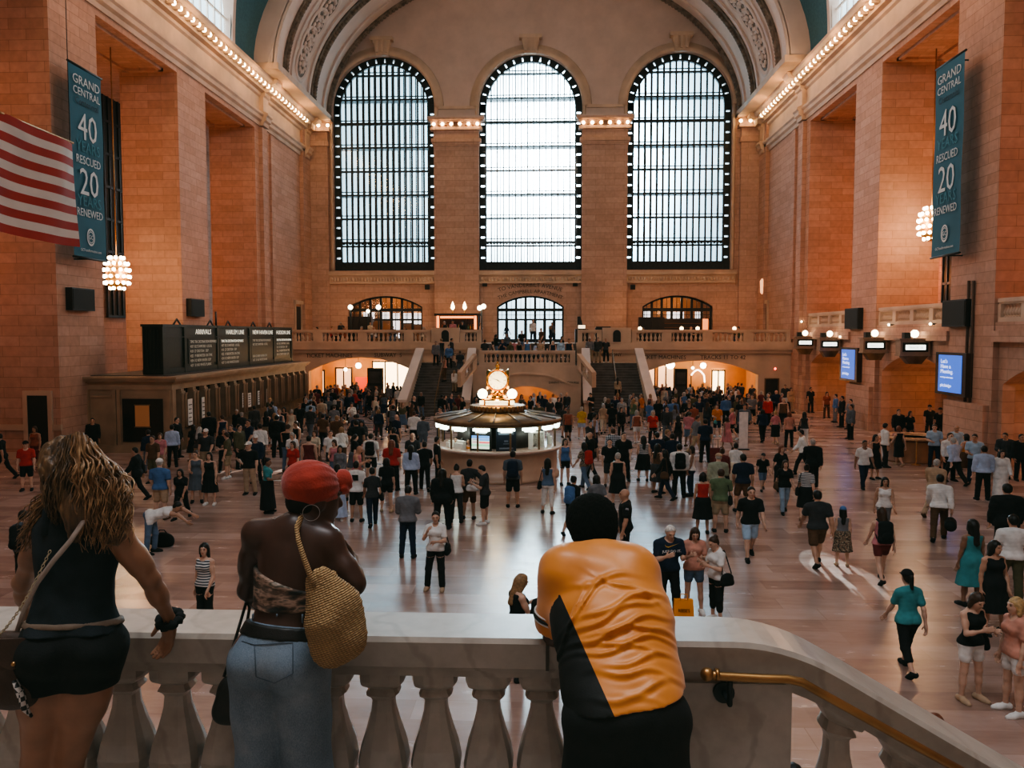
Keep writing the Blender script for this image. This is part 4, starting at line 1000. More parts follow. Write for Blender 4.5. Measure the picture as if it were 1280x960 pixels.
p, n_, t_ = facing(636, 0); S = thing('notice_board', 'dark blue notice panel beside the timetable screen on the clock booth', 'notice board', (p.x, p.y, 1.17))
m = MB(); slab(m, p, t_, n_, .36, 1.17, 1.98, -.06, 0); m.build('panel', plain('notice_navy', (.012, .02, .035), .4), S)
m = MB(); slab(m, p, t_, n_, .28, 1.76, 1.86, 0, .01); slab(m, p, t_, n_, .07, 1.5, 1.56, 0, .01); slab(m, p, t_, n_, .1, 1.42, 1.45, 0, .01); slab(m, p, t_, n_, .25, 1.24, 1.30, 0, .01); m.build('print', plain('notice_print', (.14, .17, .22), .5), S)
p, n_, t_ = facing(671, 0, 1.95); S = thing('box_fan', 'old white box fan standing on the booth counter', 'fan', (p.x, p.y, 1.17))
m = MB(); slab(m, p, t_, n_, .34, 1.17, 1.21, -.1, .1); slab(m, p, t_, n_, .34, 1.74, 1.78, -.1, .1); slab(m, p - t_*.32, t_, n_, .025, 1.17, 1.78, -.1, .1); slab(m, p + t_*.32, t_, n_, .025, 1.17, 1.78, -.1, .1); m.build('housing', WHITE, S)
m = MB()
for k in range(5): m.tube([p + n_*.09 + Vector((0, 0, 1.475)) + (t_*math.cos(2*pi*i/24) + Vector((0, 0, math.sin(2*pi*i/24))))*(.06 + .05*k) for i in range(25)], .008, 5)
for k in range(12): q = 2*pi*k/12; d = t_*math.cos(q) + Vector((0, 0, math.sin(q))); m.tube([p + n_*.09 + Vector((0,0,1.475)) + d*.05, p + n_*.09 + Vector((0,0,1.475)) + d*.29], .006, 5)
m.build('grille', plain('fan_grille', (.6, .58, .52), .5), S)
m = MB()
for k in range(5):
    q = 2*pi*k/5; d = t_*math.cos(q) + Vector((0, 0, math.sin(q))); e_ = t_*-math.sin(q) + Vector((0, 0, math.cos(q))); c = p + Vector((0,0,1.475))
    m.add([c + d*.04 - e_*.03, c + d*.27 - e_*.09 + n_*.03, c + d*.27 + e_*.09 - n_*.03, c + d*.04 + e_*.03], [(0, 1, 2, 3)])
m.build('blades', plain('fan_blade', (.3, .3, .28), .5), S, False)
for k, (px, w, h) in enumerate(((566, .16, .24), (580, .22, .3), (694, .1, .42))):
    p, n_, t_ = facing(px, 0, 1.98); S = thing('leaflet_box', '%s on the booth counter' % ('small white leaflet box at the left end', 'larger white leaflet box left of the timetable screen', 'tall pale leaflet box at the right end')[k], 'box', (p.x, p.y, 1.17))
    m = MB(); slab(m, p, t_, n_, w, 1.17, 1.17 + h*.7, -.1, .1); slab(m, p, t_, n_, w, 1.17, 1.17 + h, -.1, -.06); m.build('tray', WHITE, S)
    m = MB(); slab(m, p, t_, n_, w*.85, 1.17 + h*.6, 1.17 + h*.93, -.055, .02); m.build('leaflets', NOTE, S)
# clock
CK = thing('clock', 'four-faced golden clock glowing on top of the information booth', 'clock', (BC.x, BC.y, 2.66))
GOLD = plain('clock_gold', (.85, .50, .16), .22, 1.0, var=.12); OPAL = glow('opal_dial', (1.0, .82, .48), 2.3)
cz = 3.62
m = MB(); m.lathe([(.62, 2.66), (.62, 2.9), (.58, 2.93), (.5, 2.94)], o3, 8); m.lathe([(.42, 2.94), (.40, 3.02), (.34, 3.06), (.28, 3.12), (.25, 3.2), (.3, 3.25), (.18, 3.28)], o3, 20); m.build('pedestal', GOLD, CK)
sgn = MB(); sgn.box(BC.x - .42, BC.x + .42, BC.y - .64, BC.y - .6, 2.70, 2.86); sgn.box(BC.x - .66, BC.x - .5, BC.y - .5, BC.y - .46, 2.70, 2.86); sgn.box(BC.x + .5, BC.x + .66, BC.y - .5, BC.y - .46, 2.7, 2.86); sg = sgn.build('lit_sign', glow('booth_sign', (1, .85, .5), 3.2), CK)
letters('INFORMATION', .13, BRONZE, sg, (BC.x, BC.y - .645, 2.735), (1, 0, 0), (0, 0, 1), 'lettering', .003, wide=.95)
MB().ball((BC.x, BC.y, cz), .40, 20, 14, (1, 1, 1)).build('body', GOLD, CK)
for k in range(4):
    q = -pi/2 + k*pi/2 + .06; n_ = Vector((math.cos(q), math.sin(q), 0)); t_ = Vector((-math.sin(q), math.cos(q), 0)); c = BC + n_*.36 + Vector((0, 0, cz)); up = Vector((0, 0, 1))
    def disc(mb, r0, r1, d0, d1, n=32):
        ring0 = [c + n_*d0 + (t_*math.cos(2*pi*i/n) + up*math.sin(2*pi*i/n))*r0 for i in range(n+1)]; ring1 = [c + n_*d1 + (t_*math.cos(2*pi*i/n) + up*math.sin(2*pi*i/n))*r1 for i in range(n+1)]; mb.strip(ring0, ring1, False)
    m = MB(); disc(m, .36, .41, -.08, .06); disc(m, .41, .42, .06, .0); disc(m, .34, .36, .06, .06); disc(m, .34, .36, .07, .06); m.build('bezel', GOLD, CK, False)
    m = MB(); disc(m, 1e-3, .355, .05, .05); face = m.build('dial', OPAL, CK, False)
    m = MB()
    for i in range(12):
        a = pi*i/6; d = t_*math.sin(a) + up*math.cos(a); e_ = t_*math.cos(a) - up*math.sin(a)
        m.add([c + n_*.06 + d*.25 - e_*.012, c + n_*.06 + d*.31 - e_*.012, c + n_*.06 + d*.31 + e_*.012, c + n_*.06 + d*.25 + e_*.012], [(0, 1, 2, 3)])
    m.build('hour_marks', BLACK, face, False)
    for nm, a, ln, w in (('hour_hand', 2*pi*(4.2/12), .17, .022), ('minute_hand', 2*pi*(48/60.), .26, .014)):
        d = t_*math.sin(a) + up*math.cos(a); e_ = t_*math.cos(a) - up*math.sin(a); m = MB()
        m.add([c + n_*.065 - d*.05 - e_*w, c + n_*.065 + d*ln, c + n_*.065 - d*.05 + e_*w], [(0, 1, 2)]); m.build(nm, BLACK, face, False)
m = MB(); m.lathe([(.30, cz + .26), (.22, cz + .38), (.1, cz + .44), (.05, cz + .48), (.09, cz + .52), (.1, cz + .56), (.05, cz + .62), (.02, cz + .7), (.0001, cz + .76)], o3, 16); m.build('finial', GOLD, CK)
for s_, w in ((-1, 'left'), (1, 'right')):
    c = Vector((BC.x + s_*.56, BC.y - .25, 3.1)); T = thing('globe_lamp', 'bright round globe lamp at the %s foot of the golden clock' % w, 'lamp', (c.x, c.y, 2.66), 'globe lamps on the clock booth')
    MB().ball(c, .19, 16, 12).build('globe', glow('globe_white', (1, .9, .66), 9), T); MB().lathe([(.1, 2.66), (.06, 2.75), (.05, 2.9), (.09, 2.93)], (c.x, c.y, 0), 10).build('stem', GOLD, T)
point('clock_light', (BC.x, BC.y - 1.1, 3.3), 60, (1, .75, .4), .15)

# ================================================================ west balcony restaurant
ZB = ZBAL
def globe_post(px, py, Y, label, n=1, r=.2):
    p = at_y(px, py, Y); T = thing('post_lamp', label, 'lamp', (p.x, Y, ZB), 'globe lamps on the far balcony')
    m = MB().lathe([(.14, ZB), (.06, ZB + .1), (.045, p.z - .15)], (p.x, Y, 0), 8); m.build('post', IRON, T); g = MB()
    for k in range(n): g.ball((p.x + (k - (n-1)/2)*.3, Y, p.z + .12*(k % 2)), r, 10, 8)
    g.build('globe', glow('globe_warm', (1, .88, .62), 10), T)
globe_post(438, 384, 67, 'globe lamp near the left edge of the restaurant window'); globe_post(473, 384, 67, 'globe lamp in front of the middle of the restaurant window'); globe_post(602, 385, 65, 'pair of globe lamps on a post left of the centre doors', 2)
globe_post(460, 389, 68.5, 'smaller globe lamp between the two restaurant lamps', 1, .15)
BARX = at_y(570, 400, 66).x
BR = thing('bar', 'back-lit red and amber bar island on the left of the far balcony', 'bar', (BARX, 67, ZB))
MB().box(BARX - 1.9, BARX + 1.9, 65.4, 66.0, ZB, ZB + 1.1).build('counter', BROWN, BR); m = MB()
for x in (-1.75, -.6, .6, 1.6): m.box(BARX + x, BARX + x + .12, 67.2, 67.6, ZB, ZB + 2.2)
m.box(BARX - 1.9, BARX + 1.9, 67.1, 67.7, ZB + 2.2, ZB + 2.4); m.box(BARX - 1.8, BARX + 1.8, 67.5, 67.7, ZB, ZB + 2.2); m.build('back_shelf', BROWN, BR)
m = MB(); m.box(BARX - 1.7, BARX - 1.5, 67.05, 67.2, ZB + .9, ZB + 2.2); m.box(BARX + 1.35, BARX + 1.55, 67.05, 67.2, ZB + .9, ZB + 2.2); m.box(BARX - 1.4, BARX + 1.3, 67.05, 67.1, ZB + 2.0, ZB + 2.18); m.build('amber_lights', glow('bar_amber', (1, .32, .1), 3.0), BR)
for k, dx in enumerate((-.42, .55)):
    T = thing('table_lamp', 'flame-bright lamp on top of the bar island, the %s of two' % ('left', 'right')[k], 'lamp', (BARX + dx, 67.4, ZB + 2.4), 'lamps on the bar island'); m = MB().lathe([(.1, 0), (.04, .06), (.04, .3)], (BARX + dx, 67.4, ZB + 2.4), 8); m.build('base', BRASS, T); MB().lathe([(.05, .3), (.17, .45), (.12, .7), (.02, .95)], (BARX + dx, 67.4, ZB + 2.4), 10).build('flame_globe', glow('flame', (1, .7, .38), 14), T)
bcol = [(.5, .12, .05), (.1, .2, .1), (.6, .35, .1), (.25, .1, .05), (.5, .45, .35)]
for k in range(14):
    x = BARX - 1.25 + k*.19; T = thing('bottle', 'small bottle on the lit back shelf of the balcony bar', 'bottle', (x, 67.3, ZB + 1.1), 'bottles on the balcony bar')
    MB().lathe([(.05, 0), (.055, .02), (.055, .2), (.02, .27), (.02, .34)], (x, 67.3, ZB + 1.12), 8).build('glass', plain('bottle_%d' % (k % 5), bcol[k % 5], .2), T); MB().lathe([(.022, .34), (.022, .38)], (x, 67.3, ZB + 1.12), 8).build('cap', GOLD, T)
tag(MB().box(BARX - 1.6, BARX + 1.6, 67.15, 67.5, ZB + 1.06, ZB + 1.1).build('bar_shelf', BROWN, BR), None)
TBLE = plain('table_dark', (.03, .02, .015), .4)
def table(px, Y, label, grp, n=0):
    x = at_y(px, 410, Y).x; T = thing('restaurant_table', label, 'table', (x, Y, ZB), grp); MB().lathe([(.42, .72), (.42, .75)], (x, Y, ZB), 16).build('top', TBLE, T); MB().lathe([(.25, 0), (.04, .04), (.04, .72)], (x, Y, ZB), 10).build('leg', IRON, T); return x
for k, px in enumerate((405, 422, 442, 460, 482, 500, 520)): table(px, 64.2 + (k % 2)*.9, 'small round restaurant table on the far balcony, number %s from the left wall' % ('one', 'two', 'three', 'four', 'five', 'six', 'seven')[k], 'restaurant tables on the left balcony')
for k, px in enumerate((800, 852, 872, 918)):
    x = table(px, 63.6, 'small round table on the right balcony, %s' % ('nearest the stairs', 'second from the stairs', 'third from the stairs', 'nearest the right wall')[k], 'tables on the right balcony')
    T = thing('candle_lamp', 'small glowing candle lamp on the right balcony, %s' % ('nearest the stairs', 'second from the stairs', 'third from the stairs', 'nearest the right wall')[k], 'lamp', (x, 63.6, ZB + .75), 'candle lamps on the right balcony'); MB().lathe([(.1, 0), (.1, .03), (.03, .05), (.03, .2)], (x, 63.6, ZB + .75), 8).build('base', BRASS, T); MB().ball((x, 63.6, ZB + 1.15), .15, 8, 6).build('globe', glow('candle', (1, .7, .35), 9), T)
for x0, x1, Y, h, nm, lb in ((at_y(798, 400, 68.4).x, at_y(830, 400, 68.4).x, 68.4, 2.1, 'service_cabinet', 'dark service cabinet behind the right balcony tables'), (at_y(432, 400, 68).x, at_y(462, 400, 68).x, 69, 2.2, 'service_cabinet', 'tall dark service cabinet at the left of the restaurant')):
    T = thing(nm, lb, 'cabinet', ((x0+x1)/2, Y, ZB)); MB().box(x0, x1, Y - .3, Y + .3, ZB, ZB + h).build('carcass', BROWN, T); m = MB()
    for k in range(4): a = x0 + (x1-x0)*k/4; m.box(a + .03, a + (x1-x0)/4 - .03, Y - .34, Y - .3, ZB + .1, ZB + h - .1)
    m.build('doors', TBLE, T)
x = at_y(851, 395, 70.6).x; BK = thing('back_bar', 'dark back bar with two amber end lamps behind the right balcony', 'bar', (x, 70.6, ZB)); m = MB(); m.box(x - 2.1, x + 2.1, 70.4, 71.2, ZB, ZB + 2.0); m.box(x - 2.2, x + 2.2, 69.6, 69.9, ZB, ZB + 1.05); m.build('carcass', TBLE, BK)
m = MB(); 
for s_ in (-1, 1): m.box(x + s_*2.0 - .22, x + s_*2.0 + .22, 70.2, 70.38, ZB + .4, ZB + 2.0)
m.build('amber_lights', glow('bar_amber2', (1, .30, .08), 2.0), BK); m = MB()
for k in range(3): m.box(x - 1.6, x + 1.6, 70.35, 70.4, ZB + .9 + k*.35, ZB + .94 + k*.35)
m.build('shelf_edges', plain('shelf_edge', (.2, .08, .03), .5), BK)
x = at_y(727, 408, 63.5).x; T = thing('cash_register', 'small lit register on the balcony rail right of the stairs', 'register', (x, 63.4, ZB)); MB().box(x - .5, x + .5, 63.2, 63.8, ZB, ZB + 1.1).build('stand', TBLE, T); MB().box(x - .3, x + .3, 63.25, 63.6, ZB + 1.1, ZB + 1.45).build('case', BLACK, T); MB().box(x - .26, x + .26, 63.23, 63.25, ZB + 1.15, ZB + 1.4).build('lit_face', glow('register', (1, .75, .45), 3), T)
x = at_y(754, 408, 63.5).x; T = thing('planter_box', 'low dark planter box on the balcony right of the register', 'planter', (x, 63.4, ZB)); MB().box(x - .6, x + .6, 63.2, 63.7, ZB, ZB + 1.2).build('box', BLACK, T); MB().box(x - .55, x + .55, 63.25, 63.65, ZB + 1.2, ZB + 1.3).build('soil', TBLE, T)
x = at_y(727, 395, 70).x; T = thing('music_stand', 'dark slanted board on a stand beside the centre doors', 'stand', (x, 70, ZB)); MB().hexa([(x - .35, 69.9, ZB + .6), (x + .35, 69.9, ZB + .6), (x + .35, 70.1, ZB + .6), (x - .35, 70.1, ZB + .6)], [(x - .35, 70.0, ZB + 2.2), (x - .1, 70.0, ZB + 2.2), (x - .1, 70.15, ZB + 2.2), (x - .35, 70.15, ZB + 2.2)]).build('board', BLACK, T); MB().tube([(x, 70, ZB), (x, 70, ZB + .7)], .05, 6).build('post', IRON, T)
# niches on the side walls by the balcony
for s_, px, w in ((-1, 372, 'left'), (1, 957, 'right')):
    X = XL if s_ < 0 else XR; p = at_x(px, 395, X); T = thing('door_4' if s_ < 0 else 'door_5', 'dark panelled doorway in the %s wall at the end of the balcony' % w, 'door', (X, p.y, ZB), None, 'structure')
    MB().box(*sorted((X - s_*.05, X + s_*.1)), p.y - .7, p.y + .7, ZB, ZB + 3.0).build('leaf', BLACK, T); m = MB()
    for a, b in ((-.95, -.7), (.7, .95)): m.box(*sorted((X - s_*.12, X)), p.y + a, p.y + b, ZB, ZB + 3.3)
    m.box(*sorted((X - s_*.2, X)), p.y - 1.05, p.y + 1.05, ZB + 3.2, ZB + 3.5); m.build('door_frame', SMOOTH, T)
    if s_ > 0:
        T = thing('wall_sconce', 'tall glowing wall sconce above the doorway on the right wall', 'sconce', (X, p.y, ZB + 4)); MB().lathe([(.05, 0), (.2, .15), (.24, 1.1), (.1, 1.3)], (X - .28, p.y, ZB + 4), 12).build('shade', glow('sconce', (1, .5, .25), 1.6), T); MB().box(X - .3, X, p.y - .1, p.y + .1, ZB + 3.8, ZB + 4.02).build('bracket', BRONZE, T)

# ================================================================ floor-level furniture at the back and right
for k, (px0, px1, py0, py1, Y, lb) in enumerate(((460, 479, 460, 512, 60.5, 'tall dark information pylon in front of the left shop arch'), (843, 858, 461, 512, 60.5, 'tall dark information pylon in front of the right arch'))):
    a, b = at_y(px0, py0, Y), at_y(px1, py1, Y); T = thing('information_pylon', lb, 'pylon', ((a.x+b.x)/2, Y, 0), 'dark pylons before the arches'); MB().box(a.x, b.x, Y - .25, Y + .25, .1, a.z).build('body', BLACK, T); MB().box(a.x - .1, b.x + .1, Y - .35, Y + .35, 0, .1).build('base', IRON, T)
    m = MB(); m.box(a.x + .12, b.x - .12, Y - .27, Y - .25, a.z*.62, a.z - .25); m.box(a.x + .12, b.x - .12, Y - .27, Y - .25, a.z*.3, a.z*.55); m.build('poster', plain('pylon_poster', (.05, .045, .04), .4, var=.6, scale=2), T)
YSH = YBAL + 5.1
def shop(px0, px1, py0, py1, nm, lb, mat, parts=True):
    a, b = at_y(px0, py0, YSH), at_y(px1, py1, YSH); z1 = min(3.9, a.z); z0 = max(.4, b.z); T = thing(nm, lb, 'storefront', ((a.x+b.x)/2, YSH, 0)); MB().box(a.x, b.x, YSH - .05, YSH + .04, z0, z1).build('lit_window', mat, T); m = MB(); n = max(2, int((b.x-a.x)/.9))
    for k in range(n + 1): x = a.x + (b.x-a.x)*k/n; m.box(x - .05, x + .05, YSH - .1, YSH, 0, z1)
    m.box(a.x, b.x, YSH - .1, YSH, z1 - .12, z1); m.box(a.x, b.x, YSH - .1, YSH, 0, z0); m.build('frame', BROWN, T)
    return a.x, b.x, z0, z1
SHB = glow('shop_bright', (1.0, .74, .42), 7.0, True); SHD = glow('shop_soft', (.95, .62, .36), 1.6)
shop(466, 513, 451, 500, 'storefront', 'brightest shop window under the left of the balcony', SHB); shop(420, 440, 459, 500, 'storefront', 'softly lit shop window left of the dark pylon', SHD); shop(384, 406, 462, 500, 'storefront', 'shop window at the far left end of the left arch', SHD)
shop(822, 842, 455, 500, 'storefront', 'lit shop window left of the right pylon', SHD); shop(890, 905, 462, 505, 'storefront', 'narrow lit doorway right of the right pylon', SHB); shop(800, 818, 456, 500, 'storefront', 'softly lit shop window at the left end of the right arch', SHD)
for k, (px, py, r_) in enumerate(((838, 456, .34), (879, 457, .24), (448, 457, .24), (432, 462, .15), (390, 456, .13), (866, 460, .12))):
    p = at_y(px, py, YSH - 1.2); T = thing('pendant_lamp', 'bright hanging lamp inside the %s' % ('right arch, largest', 'right arch, beside the curved neon', 'left arch, beside the orange sign', 'left arch, small one', 'left arch at its left end', 'right arch, small one')[k], 'lamp', p, 'hanging lamps under the balcony'); MB().ball(p, r_, 10, 8).build('globe', glow('pendant', (1, .86, .6), 14), T); MB().tube([(p.x, p.y, p.z), (p.x, p.y, 4.25)], .02, 5).build('cord', IRON, T)
p = at_y(452, 483, YSH - .6); T = thing('shop_sign', 'square orange-red shop sign under the left of the balcony', 'sign', p); MB().box(p.x - .5, p.x + .5, p.y - .06, p.y, p.z - .75, p.z + .75).build('panel', glow('orange_sign', (1, .10, .03), .8), T); MB().tube([(p.x, p.y - .03, p.z - .7), (p.x, p.y - .03, 0)], .05, 6).build('post', IRON, T)
m = MB(); c = at_y(874, 470, YSH - .4); T = thing('neon_sign', 'curved white neon line inside the right arch', 'sign', (c.x, c.y, 0)); m.tube([at_y(864 + 16*k/12, 469 - 6.5*math.sin(pi*k/12), YSH - .4) for k in range(13)] + [at_y(881, 478, YSH - .4)], .06, 6); m.build('tube', glow('neon', (1, .8, .62), 8), T); q = at_y(864, 469, YSH - .4); MB().tube([q, (q.x, q.y, 0)], .04, 6).build('post', IRON, T)
p = at_y(969, 461, YBAL + .05); T = thing('alarm_light', 'small red light on the stone wall at the right end of the arcade', 'light', p); MB().ball(p, .09, 8, 6).build('lens', glow('red_led', (1, .08, .04), 9), T); MB().box(p.x - .1, p.x + .1, p.y, p.y + .06, p.z - .1, p.z + .1).build('housing', IRON, T)
a, b = at_y(957, 474, YBAL + .08), at_y(972, 497, YBAL + .08); T = thing('wall_plaque', 'dark framed plaque on the arcade wall at the right', 'plaque', ((a.x+b.x)/2, a.y, b.z)); MB().box(a.x, b.x, a.y - .05, a.y + .04, b.z, a.z).build('panel', BLACK, T); m = MB(); m.box(a.x - .08, b.x + .08, a.y - .07, a.y, a.z, a.z + .08); m.box(a.x - .08, b.x + .08, a.y - .07, a.y, b.z - .08, b.z); m.box(a.x - .08, a.x, a.y - .07, a.y, b.z, a.z); m.box(b.x, b.x + .08, a.y - .07, a.y, b.z, a.z); m.build('frame', BRONZE, T)
# round welcome desk with stanchion
dc = at_z(1152, 579, 0); dc = Vector((dc.x, dc.y + 1.0, 0)); T = thing('information_desk', 'round wooden welcome desk in front of the right passages', 'desk', dc)
WOODD = plain('desk_wood', (.22, .10, .045), .4, var=.3, scale=2)
MB().lathe([(1.25, 0), (1.25, .08), (1.2, .1), (1.2, .92), (1.1, .92)], tuple(dc), 28).build('drum', WOODD, T); MB().lathe([(.85, .95), (1.32, .95), (1.34, 1.0), (1.32, 1.04), (.85, 1.04), (.85, .95)], tuple(dc), 28).build('counter_ring', plain('desk_top', (.5, .28, .15), .3, var=.15), T)
q = at_z(1145, 581, 0); T = thing('stanchion', 'thin brass stanchion post before the round desk', 'stanchion', q); MB().lathe([(.22, 0), (.2, .03), (.03, .05), (.03, .95)], tuple(q), 12).build('post', BRASS, T); MB().ball((q.x, q.y, .98), .045, 8, 6).build('finial', BRASS, T)
q = at_z(929, 562, 0); T = thing('pull_up_sign', 'narrow white upright sign board standing on the open floor', 'sign', q); MB().box(q.x - .2, q.x + .2, q.y - .03, q.y + .03, .05, 1.75).build('panel', plain('sign_paper', (.75, .72, .7), .6), T); MB().box(q.x - .25, q.x + .25, q.y - .15, q.y + .15, 0, .05).build('foot', IRON, T)
# shopping bag on the floor behind the rail
q = at_z(854, 778, 0); T = thing('paper_bag', 'bright orange paper shopping bag with dark lettering on the floor by the rail', 'bag', q)
ORB = plain('bag_orange', (.85, .30, .015), .6, var=.06); m = MB(); m.hexa([(q.x - .19, q.y - .09, .0), (q.x + .19, q.y - .09, 0), (q.x + .19, q.y + .09, 0), (q.x - .19, q.y + .09, 0)], [(q.x - .17, q.y - .05, .44), (q.x + .17, q.y - .05, .44), (q.x + .17, q.y + .05, .44), (q.x - .17, q.y + .05, .44)]); m.build('body', ORB, T)
letters("REESE'S", .085, plain('bag_brown', (.10, .03, .01), .6), T, (q.x, q.y - .082, .22), (1, 0, 0), (0, .09, 1), 'lettering', .003, wide=.8); m = MB(); m.tube([(q.x - .07, q.y - .05, .43), (q.x - .06, q.y - .05, .55), (q.x + .06, q.y - .05, .55), (q.x + .07, q.y - .05, .43)], .008, 6); m.build('handle', ORB, T)
# orange-lit round ball-like wall knob near the stair rail
MB_wall = MB().box(-32, 30, -8.4, -8, -.3, 40); struct(MB_wall.build('wall_rear', STONE), 'stone wall at the end of the hall behind the viewer', 'wall')
MB_c = MB().box(-32, 30, -8.4, 6.2, 37.2, 37.6); struct(MB_c.build('ceiling_rear', PALE), 'plain ceiling over the balcony behind the viewer', 'ceiling')
for s_, X in ((-1, XL - 1), (1, XR + 1)): struct(MB().box(*sorted((X, X + s_*.4)), -8, 6.2, 0, 37.4).build('wall_rear_left' if s_ < 0 else 'wall_rear_right', STONE_S), 'stone side wall beside the viewer, %s' % ('left' if s_ < 0 else 'right'), 'wall')
# ================================================================ body modelling: smooth blended volumes turned into one surface
def V3(*a): return np.array(a, dtype=np.float32)
def nrm(v): v = np.asarray(v, dtype=np.float32); return v/(np.linalg.norm(v) + 1e-9)
class Field:
    def __init__(s, lo, hi, h):
        s.h = h; s.lo = np.asarray(lo, np.float32); n = np.ceil((np.asarray(hi) - s.lo)/h).astype(int) + 1
        s.ax = [s.lo[i] + h*np.arange(n[i], dtype=np.float32) for i in range(3)]; s.d = np.full(n, .25, np.float32)
    def box(s, lo, hi):
        sl = []
        for i in range(3):
            a = max(0, int((lo[i] - s.lo[i])/s.h)); b = min(s.d.shape[i], int((hi[i] - s.lo[i])/s.h) + 2); sl.append(slice(a, max(a, b)))
        X, Y, Z = s.ax[0][sl[0]][:, None, None], s.ax[1][sl[1]][None, :, None], s.ax[2][sl[2]][None, None, :]
        return tuple(sl), X, Y, Z
    def put(s, p, inf=0.0):
        kind = p[0]; k = p[-1]; m = k + .03 + max(0, inf)
        if kind == 'c':
            a, b, ra, rb = p[1:5]; r = max(ra, rb) + m; lo = np.minimum(a, b) - r; hi = np.maximum(a, b) + r
            sl, X, Y, Z = s.box(lo, hi)
            if 0 in s.d[sl].shape: return
            v = b - a; L2 = float(v @ v) + 1e-9
            t = np.clip(((X - a[0])*v[0] + (Y - a[1])*v[1] + (Z - a[2])*v[2])/L2, 0, 1)
            d = np.sqrt((X - a[0] - t*v[0])**2 + (Y - a[1] - t*v[1])**2 + (Z - a[2] - t*v[2])**2) - (ra + (rb - ra)*t) - inf
        else:
            c, R3, M = p[1:4]; r = max(R3) + m; sl, X, Y, Z = s.box(c - r, c + r)
            if 0 in s.d[sl].shape: return
            x, y, z = X - c[0], Y - c[1], Z - c[2]
            u = [(M[0][i]*x + M[1][i]*y + M[2][i]*z) for i in range(3)]; rr = [R3[i] + inf for i in range(3)]
            k0 = np.sqrt(sum((u[i]/rr[i])**2 for i in range(3))); k1 = np.sqrt(sum((u[i]/rr[i]**2)**2 for i in range(3))) + 1e-9
            d = k0*(k0 - 1)/k1
        o = s.d[sl]; hh = np.maximum(k - np.abs(o - d), 0)/max(k, 1e-6); s.d[sl] = np.minimum(o, d) - hh*hh*k*.25
    def cut(s, pt, n):
        n = nrm(n); s.d = np.maximum(s.d, (s.ax[0][:, None, None] - pt[0])*n[0] + (s.ax[1][None, :, None] - pt[1])*n[1] + (s.ax[2][None, None, :] - pt[2])*n[2])
    def hole(s, c, r):
        s.d = np.maximum(s.d, r - np.sqrt((s.ax[0][:, None, None] - c[0])**2 + (s.ax[1][None, :, None] - c[1])**2 + (s.ax[2][None, None, :] - c[2])**2))
    def surface(s):
        d = s.d; S = d < 0; n = np.array(d.shape)
        S = S.copy(); 
        c = np.zeros(n - 1, np.int8)
        for i in (0, 1):
            for j in (0, 1):
                for k in (0, 1): c += S[i:n[0]-1+i, j:n[1]-1+j, k:n[2]-1+k]
        I = np.argwhere((c > 0) & (c < 8)); 
        if len(I) == 0: return np.zeros((0, 3), np.float32), np.zeros((0, 4), int)
        idx = np.full(n - 1, -1, np.int32); idx[tuple(I.T)] = np.arange(len(I))
        acc = np.zeros((len(I), 3), np.float32); cnt = np.zeros(len(I), np.float32)
        cor = [(i, j, k) for i in (0, 1) for j in (0, 1) for k in (0, 1)]
        for a in cor:
            for ax in range(3):
                if a[ax]: continue
                b = list(a); b[ax] = 1
                da = d[tuple((I + a).T)]; db = d[tuple((I + b).T)]; m = (da < 0) != (db < 0)
                t = da[m]/(da[m] - db[m]); q = np.repeat(np.array([a], np.float32), m.sum(), 0); q[:, ax] += t; acc[m] += q; cnt[m] += 1
        P = s.lo + s.h*(I + acc/cnt[:, None])
        F_ = []
        for ax in range(3):
            u, v = (ax + 1) % 3, (ax + 2) % 3
            A = [slice(None)]*3; B = [slice(None)]*3; A[ax] = slice(0, -1); B[ax] = slice(1, None)
            E = np.argwhere(S[tuple(A)] != S[tuple(B)]); E = E[(E[:, u] > 0) & (E[:, v] > 0) & (E[:, u] < n[u]-1) & (E[:, v] < n[v]-1)]
            if len(E) == 0: continue
            ins = S[tuple(E.T)]; q = []
            for du, dv in ((0, 0), (-1, 0), (-1, -1), (0, -1)):
                e = E.copy(); e[:, u] += du; e[:, v] += dv; q.append(idx[tuple(e.T)])
            q = np.stack(q, 1); q[~ins] = q[~ins][:, ::-1]; F_.append(q[:, ::-1])
        return P, np.concatenate(F_)[:, ::-1]
def np_mesh(name, P, Q, mat):
    me = bpy.data.meshes.new(name); me.vertices.add(len(P)); me.vertices.foreach_set('co', P.astype(np.float32).ravel())
    me.loops.add(len(Q)*4); me.loops.foreach_set('vertex_index', Q.astype(np.int32).ravel()); me.polygons.add(len(Q))
    me.polygons.foreach_set('loop_start', np.arange(0, len(Q)*4, 4, dtype=np.int32)); me.polygons.foreach_set('loop_total', np.full(len(Q), 4, np.int32))
    me.polygons.foreach_set('use_smooth', np.ones(len(Q), bool)); me.update(calc_edges=True); me.validate(); me.materials.append(mat); return me
def relax(P, Q, n=1, f=.5):
    for _ in range(n):
        s = np.zeros_like(P); c = np.zeros(len(P), np.float32)
        for a, b in ((0, 1), (1, 2), (2, 3), (3, 0)):
            np.add.at(s, Q[:, a], P[Q[:, b]]); np.add.at(s, Q[:, b], P[Q[:, a]]); np.add.at(c, Q[:, a], 1); np.add.at(c, Q[:, b], 1)
        P = P*(1-f) + f*s/np.maximum(c, 1)[:, None]
    return P
